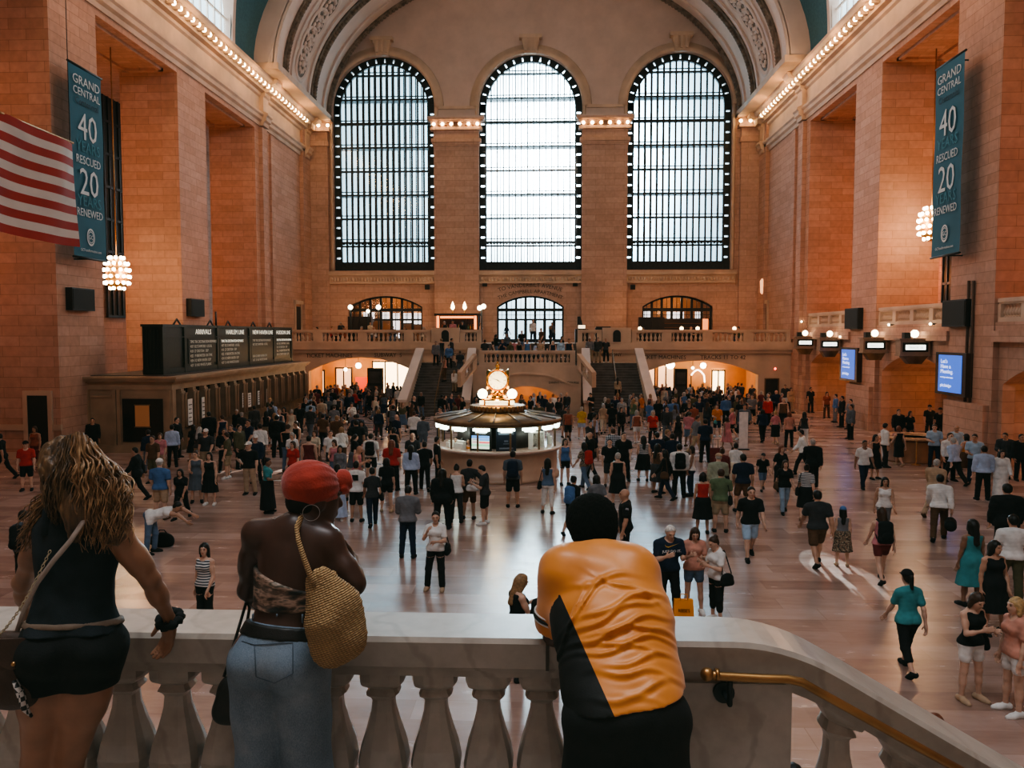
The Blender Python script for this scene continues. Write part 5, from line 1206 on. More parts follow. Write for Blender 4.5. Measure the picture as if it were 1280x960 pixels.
def model(prims, h, inf=0.0, cuts=(), holes=(), smooth=0, disp=None, pad=.05):
    lo = np.full(3, 9e9); hi = -lo
    for p in prims:
        if p[0] == 'c': r = max(p[3], p[4]); lo = np.minimum(lo, np.minimum(p[1], p[2]) - r); hi = np.maximum(hi, np.maximum(p[1], p[2]) + r)
        else: r = max(p[2]); lo = np.minimum(lo, p[1] - r); hi = np.maximum(hi, p[1] + r)
    f = Field(lo - pad - inf, hi + pad + inf, h)
    for p in prims: f.put(p, inf)
    if disp is not None: f.d = f.d + disp(f.ax[0][:, None, None], f.ax[1][None, :, None], f.ax[2][None, None, :])
    for c in cuts: f.cut(*c)
    for c in holes: f.hole(*c)
    P, Q = f.surface()
    if smooth and len(P): P = relax(P, Q, smooth)
    return P, Q

# ---- skeleton
EYE3 = np.eye(3, dtype=np.float32)
def rotx(a): c, s = math.cos(a), math.sin(a); return np.array([[1, 0, 0], [0, c, -s], [0, s, c]], np.float32)
def rotz(a): c, s = math.cos(a), math.sin(a); return np.array([[c, -s, 0], [s, c, 0], [0, 0, 1]], np.float32)
def dirv(a, b, side): a, b = rad(a), rad(b); return V3(side*math.sin(b), math.cos(b)*math.sin(a), -math.cos(b)*math.cos(a))
POSES = {  # lean, head yaw, head pitch, armL, armR (upper fwd, out, fore fwd, out), legL, legR
 'stand': (0, 0, 0, (4, 9, 14, 2), (4, 9, 14, 2), (1, 4, 0, 3), (1, 4, 0, 3)),
 'ease': (-2, 18, 4, (8, 10, 30, -8), (-4, 9, 8, 4), (9, 7, -8, 4), (-1, 2, -2, 3)),
 'walk': (3, 0, 2, (24, 7, 42, 0), (-22, 8, -6, 5), (-17, 2, -36, 1), (24, 2, 12, 1)),
 'stride': (5, -10, 3, (-24, 7, -8, 5), (24, 8, 44, 0), (27, 2, 14, 1), (-20, 2, -40, 1)),
 'phone': (2, 0, 24, (16, 8, 112, -24), (20, 8, 118, -20), (4, 5, -2, 4), (-1, 3, -2, 3)),
 'hip': (-2, -15, 0, (5, 9, 14, 2), (-14, 42, 20, -46), (7, 8, -6, 5), (-1, 1, -1, 2)),
 'cross': (-2, 10, 2, (14, 10, 74, -62), (18, 10, 66, -64), (1, 6, 0, 5), (1, 6, 0, 5)),
 'hold': (0, -20, 10, (6, 9, 16, 2), (14, 10, 84, -14), (3, 5, -1, 4), (-1, 3, 0, 3)),
 'strap': (0, 14, 0, (12, 14, 158, -24), (4, 9, 14, 2), (2, 5, 0, 4), (0, 3, 0, 3)),
 'face': (0, 10, 8, (20, 10, 96, -40), (42, 12, 146, -26), (2, 4, 0, 3), (6, 8, -4, 5)),
 'bend': (78, 0, 20, (88, 6, 60, 0), (80, 8, 50, 0), (10, 5, -6, 4), (-4, 4, -6, 3)),
 'sit': (8, 10, 8, (30, 10, 86, -12), (26, 10, 80, -10), (84, 8, -4, 4), (82, 8, 2, 4)),
}
def skeleton(pose, sex):
    lean, hy, hp, aL, aR, lL, lR = POSES[pose]; f = sex == 'f'; s = {}
    T = rotx(-rad(lean)); pel = V3(0, 0, .93); s['T'] = T; s['sex'] = sex
    def t(x, y, z): return pel + T @ V3(x, y, z)
    s['pel'] = pel; s['t'] = t; sw = .165 if f else .19
    s['neck'] = t(0, -.018, .50); H = T @ rotz(rad(hy)) @ rotx(-rad(hp)) if lean < 40 else rotx(-rad(35)); s['H'] = H
    s['head'] = t(0, -.008, .565) + H @ V3(0, .03, .115)
    for S_, sd, a, l in (('L', -1, aL, lL), ('R', 1, aR, lR)):
        sh = t(sd*sw, -.012, .435); s['sh'+S_] = sh; e = sh + dirv(a[0], a[1], sd)*.285; s['el'+S_] = e; s['fa'+S_] = nrm(dirv(a[2], a[3], sd)); w = e + s['fa'+S_]*.25; s['wr'+S_] = w
        hp_ = pel + V3(sd*(.092 if f else .088), 0, -.03); s['hip'+S_] = hp_; k = hp_ + dirv(l[0], l[1], sd)*.425; s['kn'+S_] = k; n = k + dirv(l[2], l[3], sd)*.405; s['an'+S_] = n
        fp = 0 if l[2] > -20 else rad(l[2] + 8); s['ft'+S_] = nrm(rotx(fp) @ V3(sd*.12, 1, -.02 if l[2] > -20 else 0))
    lowest = min(float((s['an'+q] + (0 if abs(s['ft'+q][2]) < .1 else s['ft'+q]*.15))[2]) - (.07 if abs(s['ft'+q][2]) < .1 else .03) for q in 'LR')
    dz = V3(0, 0, -lowest)
    for k_ in list(s):
        if isinstance(s[k_], np.ndarray) and s[k_].shape == (3,) and k_[:2] not in ('fa', 'ft'): s[k_] = s[k_] + dz
    p2 = s['pel']; s['t'] = lambda x, y, z: p2 + T @ V3(x, y, z)
    return s
def E(c, r, M=EYE3, k=.03): return ('e', np.asarray(c, np.float32), r, M, k)
def C(a, b, ra, rb, k=.02): return ('c', np.asarray(a, np.float32), np.asarray(b, np.float32), ra, rb, k)
def torso(s):
    t, T, f = s['t'], s['T'], s['sex'] == 'f'; o = []
    o.append(E(t(0, 0, .02), (.172, .115, .12) if f else (.16, .11, .13), T, .05)); o.append(E(t(0, .005, .17), (.128, .088, .15) if f else (.145, .10, .15), T, .07))
    o.append(E(t(0, 0, .34), (.145, .10, .17) if f else (.168, .115, .18), T, .06)); o.append(C(s['shL']*.8 + s['shR']*.2, s['shR']*.8 + s['shL']*.2, .052 if f else .06, .052 if f else .06, .06)); nk = s['neck'] + s['T'] @ V3(0, -.01, .0)
    for q in 'LR': o.append(C(nk, s['sh'+q] + s['T'] @ V3(0, 0, .012), .05, .036 if f else .044, .05))
    for sd in (-1, 1): o.append(E(t(sd*.075, -.055, -.03), (.088, .085, .09), T, .04))
    if f:
        for sd in (-1, 1): o.append(E(t(sd*.07, .075, .345), (.062, .056, .06), T, .04))
    return o
def neckp(s): return [C(s['neck'] - s['T'] @ V3(0, 0, .04), s['head'] + s['H'] @ V3(0, -.02, -.06), .056 if s['sex'] == 'm' else .046, .05 if s['sex'] == 'm' else .043, .04)]
def headp(s):
    h, H = s['head'], s['H']; at_ = lambda x, y, z: h + H @ V3(x, y, z)
    o = [E(at_(0, -.012, .02), (.074, .092, .095), H, .02), E(at_(0, .022, -.045), (.056, .066, .072), H, .05), C(at_(0, .085, .01), at_(0, .103, -.022), .010, .014, .02), E(at_(0, .055, -.098), (.026, .026, .02), H, .03)]
    for sd in (-1, 1): o.append(E(at_(sd*.074, -.008, -.01), (.011, .022, .032), H, .012)); o.append(E(at_(sd*.03, .078, .028), (.028, .014, .010), H, .02))
    o.append(E(at_(0, .084, -.058), (.024, .012, .012), H, .015)); return o
def arm(s, q, k=1.0):
    m = s['sex'] == 'm'; a = 1.0 if m else .84; sh, e, w = s['sh'+q], s['el'+q], s['wr'+q]; d = nrm(e - sh)
    return [C(sh, sh + d*.16, .055*a, .049*a, .05), C(sh + d*.12, e, .048*a, .040*a, .04), C(e, e + (w - e)*.4, .040*a, .042*a, .03), C(e + (w - e)*.3, w, .041*a, .026*a, .03)]
def hand(s, q, scale=1.0, curl=.35):
    w, d = s['wr'+q], s['fa'+q]; sd = -1 if q == 'L' else 1
    side = s['hs'+q] if 'hs'+q in s else nrm(np.cross(d, V3(-sd, 0, .35)) if abs(d[0]) < .9 else np.cross(d, V3(0, 0, 1)))   # across the palm, thumb side
    nn = nrm(np.cross(d, side))*(-sd if 'hn'+q not in s else s['hn'+q]); z = scale
    M = np.stack([side, nrm(np.cross(d, side)), d], 1)
    o = [C(w, w + d*.03*z, .024*z, .027*z, .02), E(w + d*.055*z, (.040*z, .017*z, .045*z), M, .02)]
    for i, (x, L) in enumerate(((.030, .072), (.010, .080), (-.010, .075), (-.029, .060))):
        b = w + d*.09*z + side*x*z; d1 = nrm(d + nn*curl); d2 = nrm(d + nn*curl*3.2); m1 = b + d1*L*.5*z; m2 = m1 + d2*L*.5*z
        o += [C(b, m1, .0098*z, .0092*z, .006), C(m1, m2, .0092*z, .0078*z, .005)]
    b = w + d*.025*z + side*.03*z; m1 = b + nrm(d*.75 + side*.8 + nn*.3)*.042*z; o += [C(b, m1, .013*z, .011*z, .012), C(m1, m1 + nrm(d + side*.2 + nn*.5)*.034*z, .0105*z, .0085*z, .006)]
    return o
def leg(s, q, a=1.0):
    h, k, n = s['hip'+q], s['kn'+q], s['an'+q]; f = s['sex'] == 'f'; b = 1.04 if f else 1.0; v = n - k; back = nrm(np.cross(nrm(v), V3(1, 0, 0)))
    if back[1] > 0: back = -back
    return [C(h, h + (k - h)*.45, .087*b*a, .074*b*a, .05), C(h + (k - h)*.35, k, .076*b*a, .053*a, .04), C(k, k + v*.45, .051*a, .046*a, .03), E(k + v*.3 + back*.016, (.044*a, .046*a, .11), EYE3 if abs(v[1]) < .2 else rotx(math.atan2(float(v[1]), -float(v[2]))), .03), C(k + v*.4, n, .045*a, .034*a, .03)]
def foot(s, q, g=0.0):
    n, d = s['an'+q], s['ft'+q]; up = nrm(np.cross(np.cross(d, V3(0, 0, 1)), d)); h = n - d*.045 - up*.03; return [C(n, h, .036, .034, .02), C(h, n + d*.10 - up*.038, .034, .034, .03), C(n + d*.08 - up*.043, n + d*.165 - up*.05, .036, .026, .03)]

CACHE = {}; HV = .0145; HB = .0125; COARSE = {}
SKELS = {}
def sk_of(pose, sex):
    if (pose, sex) not in SKELS: SKELS[(pose, sex)] = skeleton(pose, sex)
    return SKELS[(pose, sex)]
def skin_mat(i):
    nm = 'skin_%d' % i
    if nm in MATS: return MATS[nm]
    col = ((.58, .36, .26), (.46, .26, .17), (.24, .125, .075), (.095, .048, .03))[i]
    m = MATS[nm] = bpy.data.materials.new(nm); nt, b, o = nodes_of(m); tc = N(nt, 'ShaderNodeTexCoord').outputs['Object']
    a = N(nt, 'ShaderNodeAttribute', attribute_name='paint')
    c = ramp(nt, noise(nt, 9, 4, tc), [(.3, tuple(x*.86 for x in col)), (.7, tuple(x*1.1 for x in col))])
    nt.links.new(mixc(nt, 1.0, c, a.outputs[0], 'MULTIPLY'), b.inputs['Base Color']); b.inputs['Roughness'].default_value = .45; b.inputs['Subsurface Weight'].default_value = .06; b.inputs['Subsurface Radius'].default_value = (.02, .008, .004)
    return m
def paint_face(me, P, s):
    L = (P - s['head']) @ s['H']; col = np.ones((len(P), 4), np.float32)
    for sd in (-1, 1):
        e = ((L[:, 0] - sd*.032)/.015)**2 + ((L[:, 2] - .008)/.009)**2; m = (e < 1) & (L[:, 1] > .05); col[m, :3] = (.12, .1, .09)
        e = ((L[:, 0] - sd*.033)/.022)**2 + ((L[:, 2] - .032)/.006)**2; m = (e < 1) & (L[:, 1] > .05); col[m, :3] = (.3, .24, .2)
    m = (((L[:, 0])/.026)**2 + ((L[:, 2] + .058)/.011)**2 < 1) & (L[:, 1] > .05); col[m, :3] = (.8, .45, .42)
    a = me.attributes.new('paint', 'FLOAT_COLOR', 'POINT'); a.data.foreach_set('color', col.ravel())
def part_mesh(kind, pose, sex):
    key = (kind, pose, sex)
    if key in CACHE: return CACHE[key]
    s = sk_of(pose, sex); t, T = s['t'], s['T']; up = T @ V3(0, 0, 1); hd, H = s['head'], s['H']; mat = bpy.data.materials.get('Mdef') or bpy.data.materials.new('Mdef'); h = HV
    A = lambda x, y, z: hd + H @ V3(x, y, z)
    TT = torso(s)
    def sleeves(fr):
        o = []
        for q in 'LR':
            sh, e, w = s['sh'+q], s['el'+q], s['wr'+q]
            if fr <= 1: o.append(C(sh, sh + (e - sh)*fr, .055 if sex == 'm' else .047, .054 if sex == 'm' else .046, .03))
            else: o += arm(s, q)
        return o
    if kind == 'body':
        pr = TT + neckp(s) + headp(s)
        for q in 'LR': pr += arm(s, q) + hand(s, q, 1.1) + leg(s, q) + foot(s, q)
        P, Q = model(pr, HB); me = np_mesh('body', P, Q, mat); paint_face(me, P, s)
    elif kind in ('tee', 'polo', 'tank', 'shirt', 'jacket', 'hoodie'):
        inf = {'tee': .019, 'polo': .019, 'tank': .018, 'shirt': .02, 'jacket': .034, 'hoodie': .03}[kind]; hem = {'tee': -.06, 'polo': -.06, 'tank': -.03, 'shirt': -.04, 'jacket': -.16, 'hoodie': -.05}[kind]
        pr = list(TT)
        for q in 'LR': pr.append(C(s['hip'+q], s['hip'+q] + (s['kn'+q] - s['hip'+q])*.2, .098, .096, .05))
        if hem < -.1:
            for q in 'LR': pr.append(C(s['hip'+q], s['hip'+q] + (s['kn'+q] - s['hip'+q])*.35, .095, .095, .05))
        if kind in ('tee', 'polo'): pr += sleeves(.62)
        elif kind in ('shirt', 'jacket', 'hoodie'): pr += sleeves(2)
        cuts = [(t(0, 0, hem), -up), (s['neck'] + T @ V3(0, 0, .045), T @ V3(0, .55, 1))]; holes = [(s['neck'] + T @ V3(0, .075, .03), .07)] if kind in ('tee', 'tank') else []
        if kind == 'tank':
            cuts[1] = (t(0, 0, .485), up); holes = [(s['neck'] + T @ V3(0, .03, .02), .095)] + [(s['sh'+q] + T @ V3((-1 if q == 'L' else 1)*.03, 0, -.0), .07) for q in 'LR']
        if kind in ('shirt', 'jacket', 'hoodie'):
            P, Q = model(pr, h, inf, cuts, holes + [(s['wr'+q] + s['fa'+q]*.06, .07) for q in 'LR'], 1, lambda x, y, z: .004*np.sin(z*70 + x*22)*np.cos(x*38 - z*30))
        else: P, Q = model(pr, h, inf, cuts, holes, 1, lambda x, y, z: .003*np.sin(z*60 + x*25)*np.cos(x*36 - z*26))
        me = np_mesh(kind, P, Q, mat)
    elif kind in ('trousers', 'jeans', 'shorts', 'capri'):
        fr = {'trousers': 2, 'jeans': 2, 'shorts': .82 if sex == 'm' else .5, 'capri': 1.5}[kind]; pr = TT[:2] + TT[6:8]
        for q in 'LR':
            H_, K, A_ = s['hip'+q], s['kn'+q], s['an'+q]
            if fr < 1: pr += [C(H_, H_ + (K - H_)*fr, .094, .078, .05)]
            else:
                e = K + (A_ - K)*(.9 if fr == 2 else .5); pr += [C(H_, K, .09, .062, .05), C(K, e, .062, .052 if kind != 'trousers' else .056, .03)]
        P, Q = model(pr, h, .012, [(t(0, 0, .10), up)], [], 1, lambda x, y, z: .0035*np.sin(z*55 + y*20)*np.cos(z*21)); me = np_mesh(kind, P, Q, mat)
    elif kind in ('skirt', 'longskirt', 'dress', 'longdress'):
        L = .50 if kind in ('skirt', 'dress') else .80; pel = s['pel']; pr = [TT[0]] + TT[6:8]; n = 6
        for q in 'LR':
            d = s['kn'+q] - s['hip'+q]; d = nrm(d*V3(1, .6, 1)); pr.append(C(s['hip'+q], s['hip'+q] + d*L, .095, .14 if L < .6 else .15, .09))
        pr.append(C(pel, pel + V3(0, 0, -L), .13, .19, .08)); cuts = [(pel + V3(0, 0, -L), V3(0, 0, -1))]
        if 'dress' in kind:
            pr += TT; cuts.append((t(0, 0, .485), up)); holes = [(s['neck'] + T @ V3(0, .03, .02), .095)] + [(s['sh'+q] + T @ V3((-1 if q == 'L' else 1)*.03, 0, 0), .07) for q in 'LR']
        else: cuts.append((t(0, 0, .11), up)); holes = []
        P, Q = model(pr, h, .026 if 'dress' not in kind else .018, cuts, holes, 1, lambda x, y, z: .007*np.sin(np.arctan2(y, x)*11)*np.clip((pel[2] - z)*3, 0, 1)); me = np_mesh(kind, P, Q, mat)
    elif kind in ('shoeL', 'shoeR'):
        q = kind[-1]; P, Q = model(foot(s, q), min(.03, HV*.8), .011, [(s['an'+q] + V3(0, 0, .03), V3(0, 0, 1))], [], 0); me = np_mesh('shoe', P, Q, mat)
    else:                                                               # hair and hats
        dome = E(A(0, -.022, .03), (.083, .098, .096), H, .02); nape = E(A(0, -.055, -.03), (.066, .05, .07), H, .04)
        face = (A(0, .035, .045), H @ V3(0, .78, -.62)); pr = [dome, nape]; cuts = [face]; nm = 'hair'
        if kind == 'short': cuts.append((A(0, 0, -.075), H @ V3(0, 0, -1)))
        elif kind == 'buzz': pr = [E(A(0, -.014, .024), (.078, .095, .096), H, .02), E(A(0, -.05, -.02), (.06, .045, .06), H, .03)]; cuts.append((A(0, 0, -.05), H @ V3(0, 0, -1)))
        elif kind == 'long':
            bk = s['neck'] + T @ V3(0, -.09, -.16); pr += [C(A(0, -.06, -.02), bk, .075, .055, .04)]
            for sd in (-1, 1): pr += [C(A(sd*.066, -.02, .0), s['neck'] + T @ V3(sd*.085, -.03, -.12), .03, .035, .04), C(A(sd*.06, .0, .05), A(sd*.075, .01, -.09), .025, .02, .03)]
            cuts = []; pr = pr; cuts = []
            P, Q = model(pr, HV*.87, .002, [], [(A(0, .105, -.03), .082)], 1, lambda x, y, z: .004*np.sin(x*140 + z*20)); me = np_mesh('hair', P, Q, mat); CACHE[key] = me; return me
        elif kind == 'bob':
            for sd in (-1, 1): pr += [C(A(sd*.066, -.02, .02), A(sd*.08, -.02, -.11), .03, .03, .04)]
            pr += [C(A(0, -.07, 0), A(0, -.075, -.11), .05, .045, .04)]
            P, Q = model(pr, HV*.87, .004, [], [(A(0, .105, -.03), .082)], 1, lambda x, y, z: .004*np.sin(x*140 + z*20)); me = np_mesh('hair', P, Q, mat); CACHE[key] = me; return me
        elif kind == 'pony': cuts.append((A(0, 0, -.085), H @ V3(0, 0, -1))); pr += [E(A(0, -.125, .02), (.028, .028, .03), H, .02), C(A(0, -.135, .01), s['neck'] + T @ V3(0, -.10, -.14), .032, .018, .02)]; cuts = [face]
        elif kind == 'bun': cuts.append((A(0, 0, -.075), H @ V3(0, 0, -1))); pr += [E(A(0, -.10, .09), (.04, .04, .04), H, .01)]
        elif kind == 'cap':
            pr = [E(A(0, -.015, .038), (.092, .110, .100), H, .02), E(A(0, .11, .045), (.06, .06, .010), H, .02)]; cuts = [(A(0, 0, .035), H @ V3(0, 0, -1))]; nm = 'cap'
        P, Q = model(pr, HV*.87, .003, cuts, [], 1 if kind != 'cap' else 0); me = np_mesh(nm, P, Q, mat)
    CACHE[key] = me; return me

FAB = {'black': (.012, .013, .014), 'charcoal': (.035, .037, .04), 'navy': (.015, .022, .045), 'grey': (.16, .165, .18), 'pale grey': (.34, .35, .38), 'white': (.72, .72, .70), 'cream': (.60, .52, .40), 'sage': (.34, .37, .27), 'red': (.42, .035, .03), 'maroon': (.13, .025, .025), 'brick': (.28, .08, .045),
 'pink': (.52, .2, .22), 'peach': (.56, .27, .2), 'orange': (.60, .20, .04), 'yellow': (.58, .38, .06), 'green': (.12, .17, .09), 'teal': (.05, .24, .26), 'blue': (.075, .16, .34), 'pale blue': (.34, .48, .62), 'light blue': (.42, .52, .70), 'denim': (.10, .155, .24), 'pale denim': (.26, .35, .45), 'khaki': (.33, .25, .16), 'tan': (.42, .30, .2), 'brown': (.10, .055, .03), 'olive': (.09, .085, .045), 'slate': (.09, .11, .135), 'floral': (.05, .06, .05), 'striped': (.5, .5, .5), 'plaid': (.2, .22, .26)}
HAIRC = {'black': (.008, .007, .006), 'brown': (.045, .022, .012), 'fair': (.26, .15, .07), 'blond': (.42, .28, .13), 'grey': (.36, .34, .31), 'white': (.62, .6, .56), 'auburn': (.16, .05, .025)}
def fabric(c):
    nm = 'fabric_' + c.replace(' ', '_')
    if nm in MATS: return MATS[nm]
    if c in ('striped', 'plaid', 'floral'):
        m = MATS[nm] = bpy.data.materials.new(nm); nt, b, o = nodes_of(m); tc = N(nt, 'ShaderNodeTexCoord').outputs['Object']; sp = N(nt, 'ShaderNodeSeparateXYZ'); nt.links.new(tc, sp.inputs[0])
        def bands(i, f): return mathn(nt, 'GREATER_THAN', mathn(nt, 'SINE', mathn(nt, 'MULTIPLY', sp.outputs[i], f)), 0)
        if c == 'striped': col = mixc(nt, bands(2, 130), (.03, .04, .06), (.6, .6, .58))
        elif c == 'plaid': col = mixc(nt, mathn(nt, 'MULTIPLY', mathn(nt, 'ADD', bands(2, 85), bands(0, 85)), .5), (.05, .06, .08), (.42, .45, .5))
        else: col = ramp(nt, noise(nt, 22, 2, tc), [(.42, (.03, .035, .03)), (.5, (.3, .16, .1)), (.56, (.05, .08, .05)), (.62, (.4, .34, .24))])
        nt.links.new(col, b.inputs['Base Color']); b.inputs['Roughness'].default_value = .8; return m
    return plain(nm, FAB[c], .85, var=.18, scale=7, spec=.2)
def hairm(c): return plain('hair_' + c, HAIRC[c], .5, var=.35, scale=30, spec=.35)
def overlay(me_name, key, mat, root):
    me = CACHE[key] if key in CACHE else part_mesh(*key)
    o = bpy.data.objects.new(me_name, me); COL.objects.link(o); o.parent = root
    o.material_slots[0].link = 'OBJECT'; o.material_slots[0].material = mat; return o
NAMES = {'tee': 'shirt', 'polo': 'shirt', 'tank': 'top', 'shirt': 'shirt', 'jacket': 'jacket', 'hoodie': 'hooded_top', 'capri': 'trousers', 'jeans': 'jeans', 'longskirt': 'skirt', 'longdress': 'dress', 'bald': None}
CROWD = []
def person(x, y, z, ht, head, pose, sex, hair, hc, top, tc, bot, bc, skin=0, shoes='black', fat=1.0, extra='', px=0, py=0, hat=None):
    root = bpy.data.objects.new('person', part_mesh('body', pose, sex)); COL.objects.link(root)
    root.material_slots[0].link = 'OBJECT'; root.material_slots[0].material = skin_mat(skin)
    k = ht/1.72; root.location = (x, y, z); root.rotation_euler = (0, 0, rad(head)); root.scale = (k*fat, k*fat, k)
    if hair != 'bald' and not (hat and hair == 'short'): overlay('hair', (hair, pose, sex), hairm(hc), root)
    elif hat: overlay('hair', ('buzz', pose, sex), hairm(hc), root)
    if hat: overlay('cap', ('cap', pose, sex), fabric(hat), root)
    if 'dress' not in bot: overlay(NAMES.get(top, top), (top, pose, sex), fabric(tc), root)
    overlay(NAMES.get(bot, bot), (bot, pose, sex), fabric(bc), root)
    for q in 'LR': overlay('shoe', ('shoe' + q, pose, sex), fabric(shoes), root)
    if 'dress' in bot and top in ('jacket', 'shirt'): overlay(NAMES.get(top, top), (top, pose, sex), fabric(tc), root)
    root['category'] = 'person'; root['group'] = 'crowd on the concourse'
    CROWD.append((root, dict(px=px, py=py, pose=pose, head=head, hair=hair, hc=hc, top=top, tc=tc, bot=bot, bc=bc, extra=extra, hat=hat, z=z)))
    return root
class Mass:
    "many small figures gathered into one mesh"
    def __init__(s): s.P = []; s.Q = []; s.M = []; s.mats = []; s.n = 0
    def add(s, x, y, z, ht, head, pose, sex, hair, hc, top, tc, bot, bc, skin):
        global HV, HB, CACHE
        keep = (HV, HB, CACHE); HV, HB, CACHE = .05, .042, COARSE
        items = [('body', skin_mat(skin)), ('shoeL', fabric('black')), ('shoeR', fabric('black')), (bot, fabric(bc))] + ([(hair, hairm(hc))] if hair != 'bald' else []) + ([(top, fabric(tc))] if 'dress' not in bot else [])
        k = ht/1.72; R_ = rotz(rad(head))*k
        for kind, mt in items:
            me = part_mesh(kind, pose, sex); n = len(me.vertices); c = np.empty(n*3, np.float32); me.vertices.foreach_get('co', c); q = np.empty(len(me.polygons)*4, np.int32); me.loops.foreach_get('vertex_index', q)
            s.P.append(c.reshape(-1, 3) @ R_.T + V3(x, y, z)); s.Q.append(q.reshape(-1, 4) + s.n); s.n += n
            if mt not in s.mats: s.mats.append(mt)
            s.M.append(np.full(len(q)//4, s.mats.index(mt), np.int32))
        HV, HB, CACHE = keep
    def build(s, name):
        me = np_mesh(name, np.concatenate(s.P), np.concatenate(s.Q), s.mats[0])
        for m in s.mats[1:]: me.materials.append(m)
        me.polygons.foreach_set('material_index', np.concatenate(s.M)); a = me.attributes.get('paint') or me.attributes.new('paint', 'FLOAT_COLOR', 'POINT'); a.data.foreach_set('color', np.ones(len(me.vertices)*4, np.float32)); return link(name, me)
# carried things
def sd_mesh(name, prims, h, **k): P, Q = model(prims, h, **k); return np_mesh(name, P, Q, bpy.data.materials.get('Mdef') or bpy.data.materials.new('Mdef'))
BAGS = {}
def bag(kind, col, root, label, sex='m', pose='stand', side=1):
    s = sk_of(pose, sex); t = s['t']
    T = bpy.data.objects.new({'backpack': 'backpack', 'shoulder': 'shoulder_bag', 'suitcase': 'suitcase', 'tote': 'carrier_bag', 'duffel': 'duffel_bag'}[kind], None); COL.objects.link(T)
    T.rotation_euler = root.rotation_euler; sc = root.scale[2]; T.scale = (sc, sc, sc); M = Matrix.Translation(root.location) @ root.rotation_euler.to_matrix().to_4x4() @ Matrix.Scale(sc, 4)
    tag(T, label, 'backpack' if kind == 'backpack' else 'suitcase' if kind == 'suitcase' else 'bag', 'bags carried in the crowd'); m = fabric(col)
    def add(name, me, mat): o = link(name, me, None); o.parent = T; o.material_slots[0].link = 'OBJECT'; o.material_slots[0].material = mat; return o
    if kind == 'backpack':
        T.location = M @ Vector(t(0, -.12, .28))
        if kind not in BAGS: BAGS[kind] = (sd_mesh('bag', [E((0, -.09, 0), (.17, .10, .24), EYE3, .03), C(V3(-.09, -.1, -.17), V3(.09, -.1, -.17), .09, .09, .05), C(V3(-.08, -.08, .16), V3(.08, -.08, .16), .08, .08, .05)], .0125), sd_mesh('pocket', [E((0, -.19, -.08), (.12, .035, .10), EYE3, .02)], .0125), sd_mesh('strap', [C(V3(sd*.10, -.02, .2), V3(sd*.11, .12, .24), .022, .022, .01) for sd in (-1, 1)] + [C(V3(sd*.11, .12, .24), V3(sd*.12, .22, .02), .022, .02, .01) for sd in (-1, 1)] + [C(V3(sd*.12, .22, .02), V3(sd*.15, .02, -.16), .02, .015, .01) for sd in (-1, 1)], .0125))
        a, b, c = BAGS[kind]; add('body', a, m); add('pocket', b, m); add('straps', c, fabric('black'))
    elif kind == 'shoulder':
        q = 'R' if side > 0 else 'L'; T.location = M @ Vector(t(side*.25, -.06, -.02))
        if (kind, side) not in BAGS: BAGS[(kind, side)] = (sd_mesh('bag', [E((0, 0, 0), (.065, .15, .12), EYE3, .03), C(V3(0, -.1, -.08), V3(0, .1, -.08), .06, .06, .04)], .0125), sd_mesh('strap', [C(V3(0, -.1, .1), V3(-side*.10, .0, .54), .013, .013, .01), C(V3(0, .12, .1), V3(-side*.10, .03, .54), .013, .013, .01)], .0125))
        a, b = BAGS[(kind, side)]; add('body', a, m); add('strap', b, m)
    elif kind == 'suitcase':
        T.location = M @ Vector((side*.36, -.12, 0)); T.location.z = root.location.z
        if kind not in BAGS:
            BAGS[kind] = True
        mb = MB().box(-.19, .19, -.12, .12, .05, .60); mb.box(-.15, .15, -.14, -.12, .1, .35); o = mb.build('case', m, None); o.parent = T; mb = MB().tube([(-.1, -.1, .58), (-.1, -.1, .95), (.1, -.1, .95), (.1, -.1, .58)], .012, 6); o = mb.build('handle', IRON, None); o.parent = T
        for sx in (-.15, .15): o = MB().ball((sx, 0, .035), .035, 8, 6).build('wheel', IRON, None); o.parent = T
    elif kind in ('tote', 'duffel'):
        q = 'R' if side > 0 else 'L'; w = s['wr'+q] + s['fa'+q]*.09; big = kind == 'duffel'
        T.location = M @ Vector(w)
        if kind not in BAGS: BAGS[kind] = (sd_mesh('bag', [C(V3(-.0, -.12 - .1*big, -.26), V3(0, .12 + .1*big, -.26), .07 + .07*big, .07 + .07*big, .03), C(V3(0, -.11, -.18), V3(0, .11, -.18), .05, .05, .06)], .0125), sd_mesh('handle', [C(V3(0, -.09, -.14), V3(0, 0, -.0), .010, .010, .008), C(V3(0, .09, -.14), V3(0, 0, -.0), .01, .01, .008)], .0115))
        a, b = BAGS[kind]; add('body', a, m); add('handle', b, m)
    return T
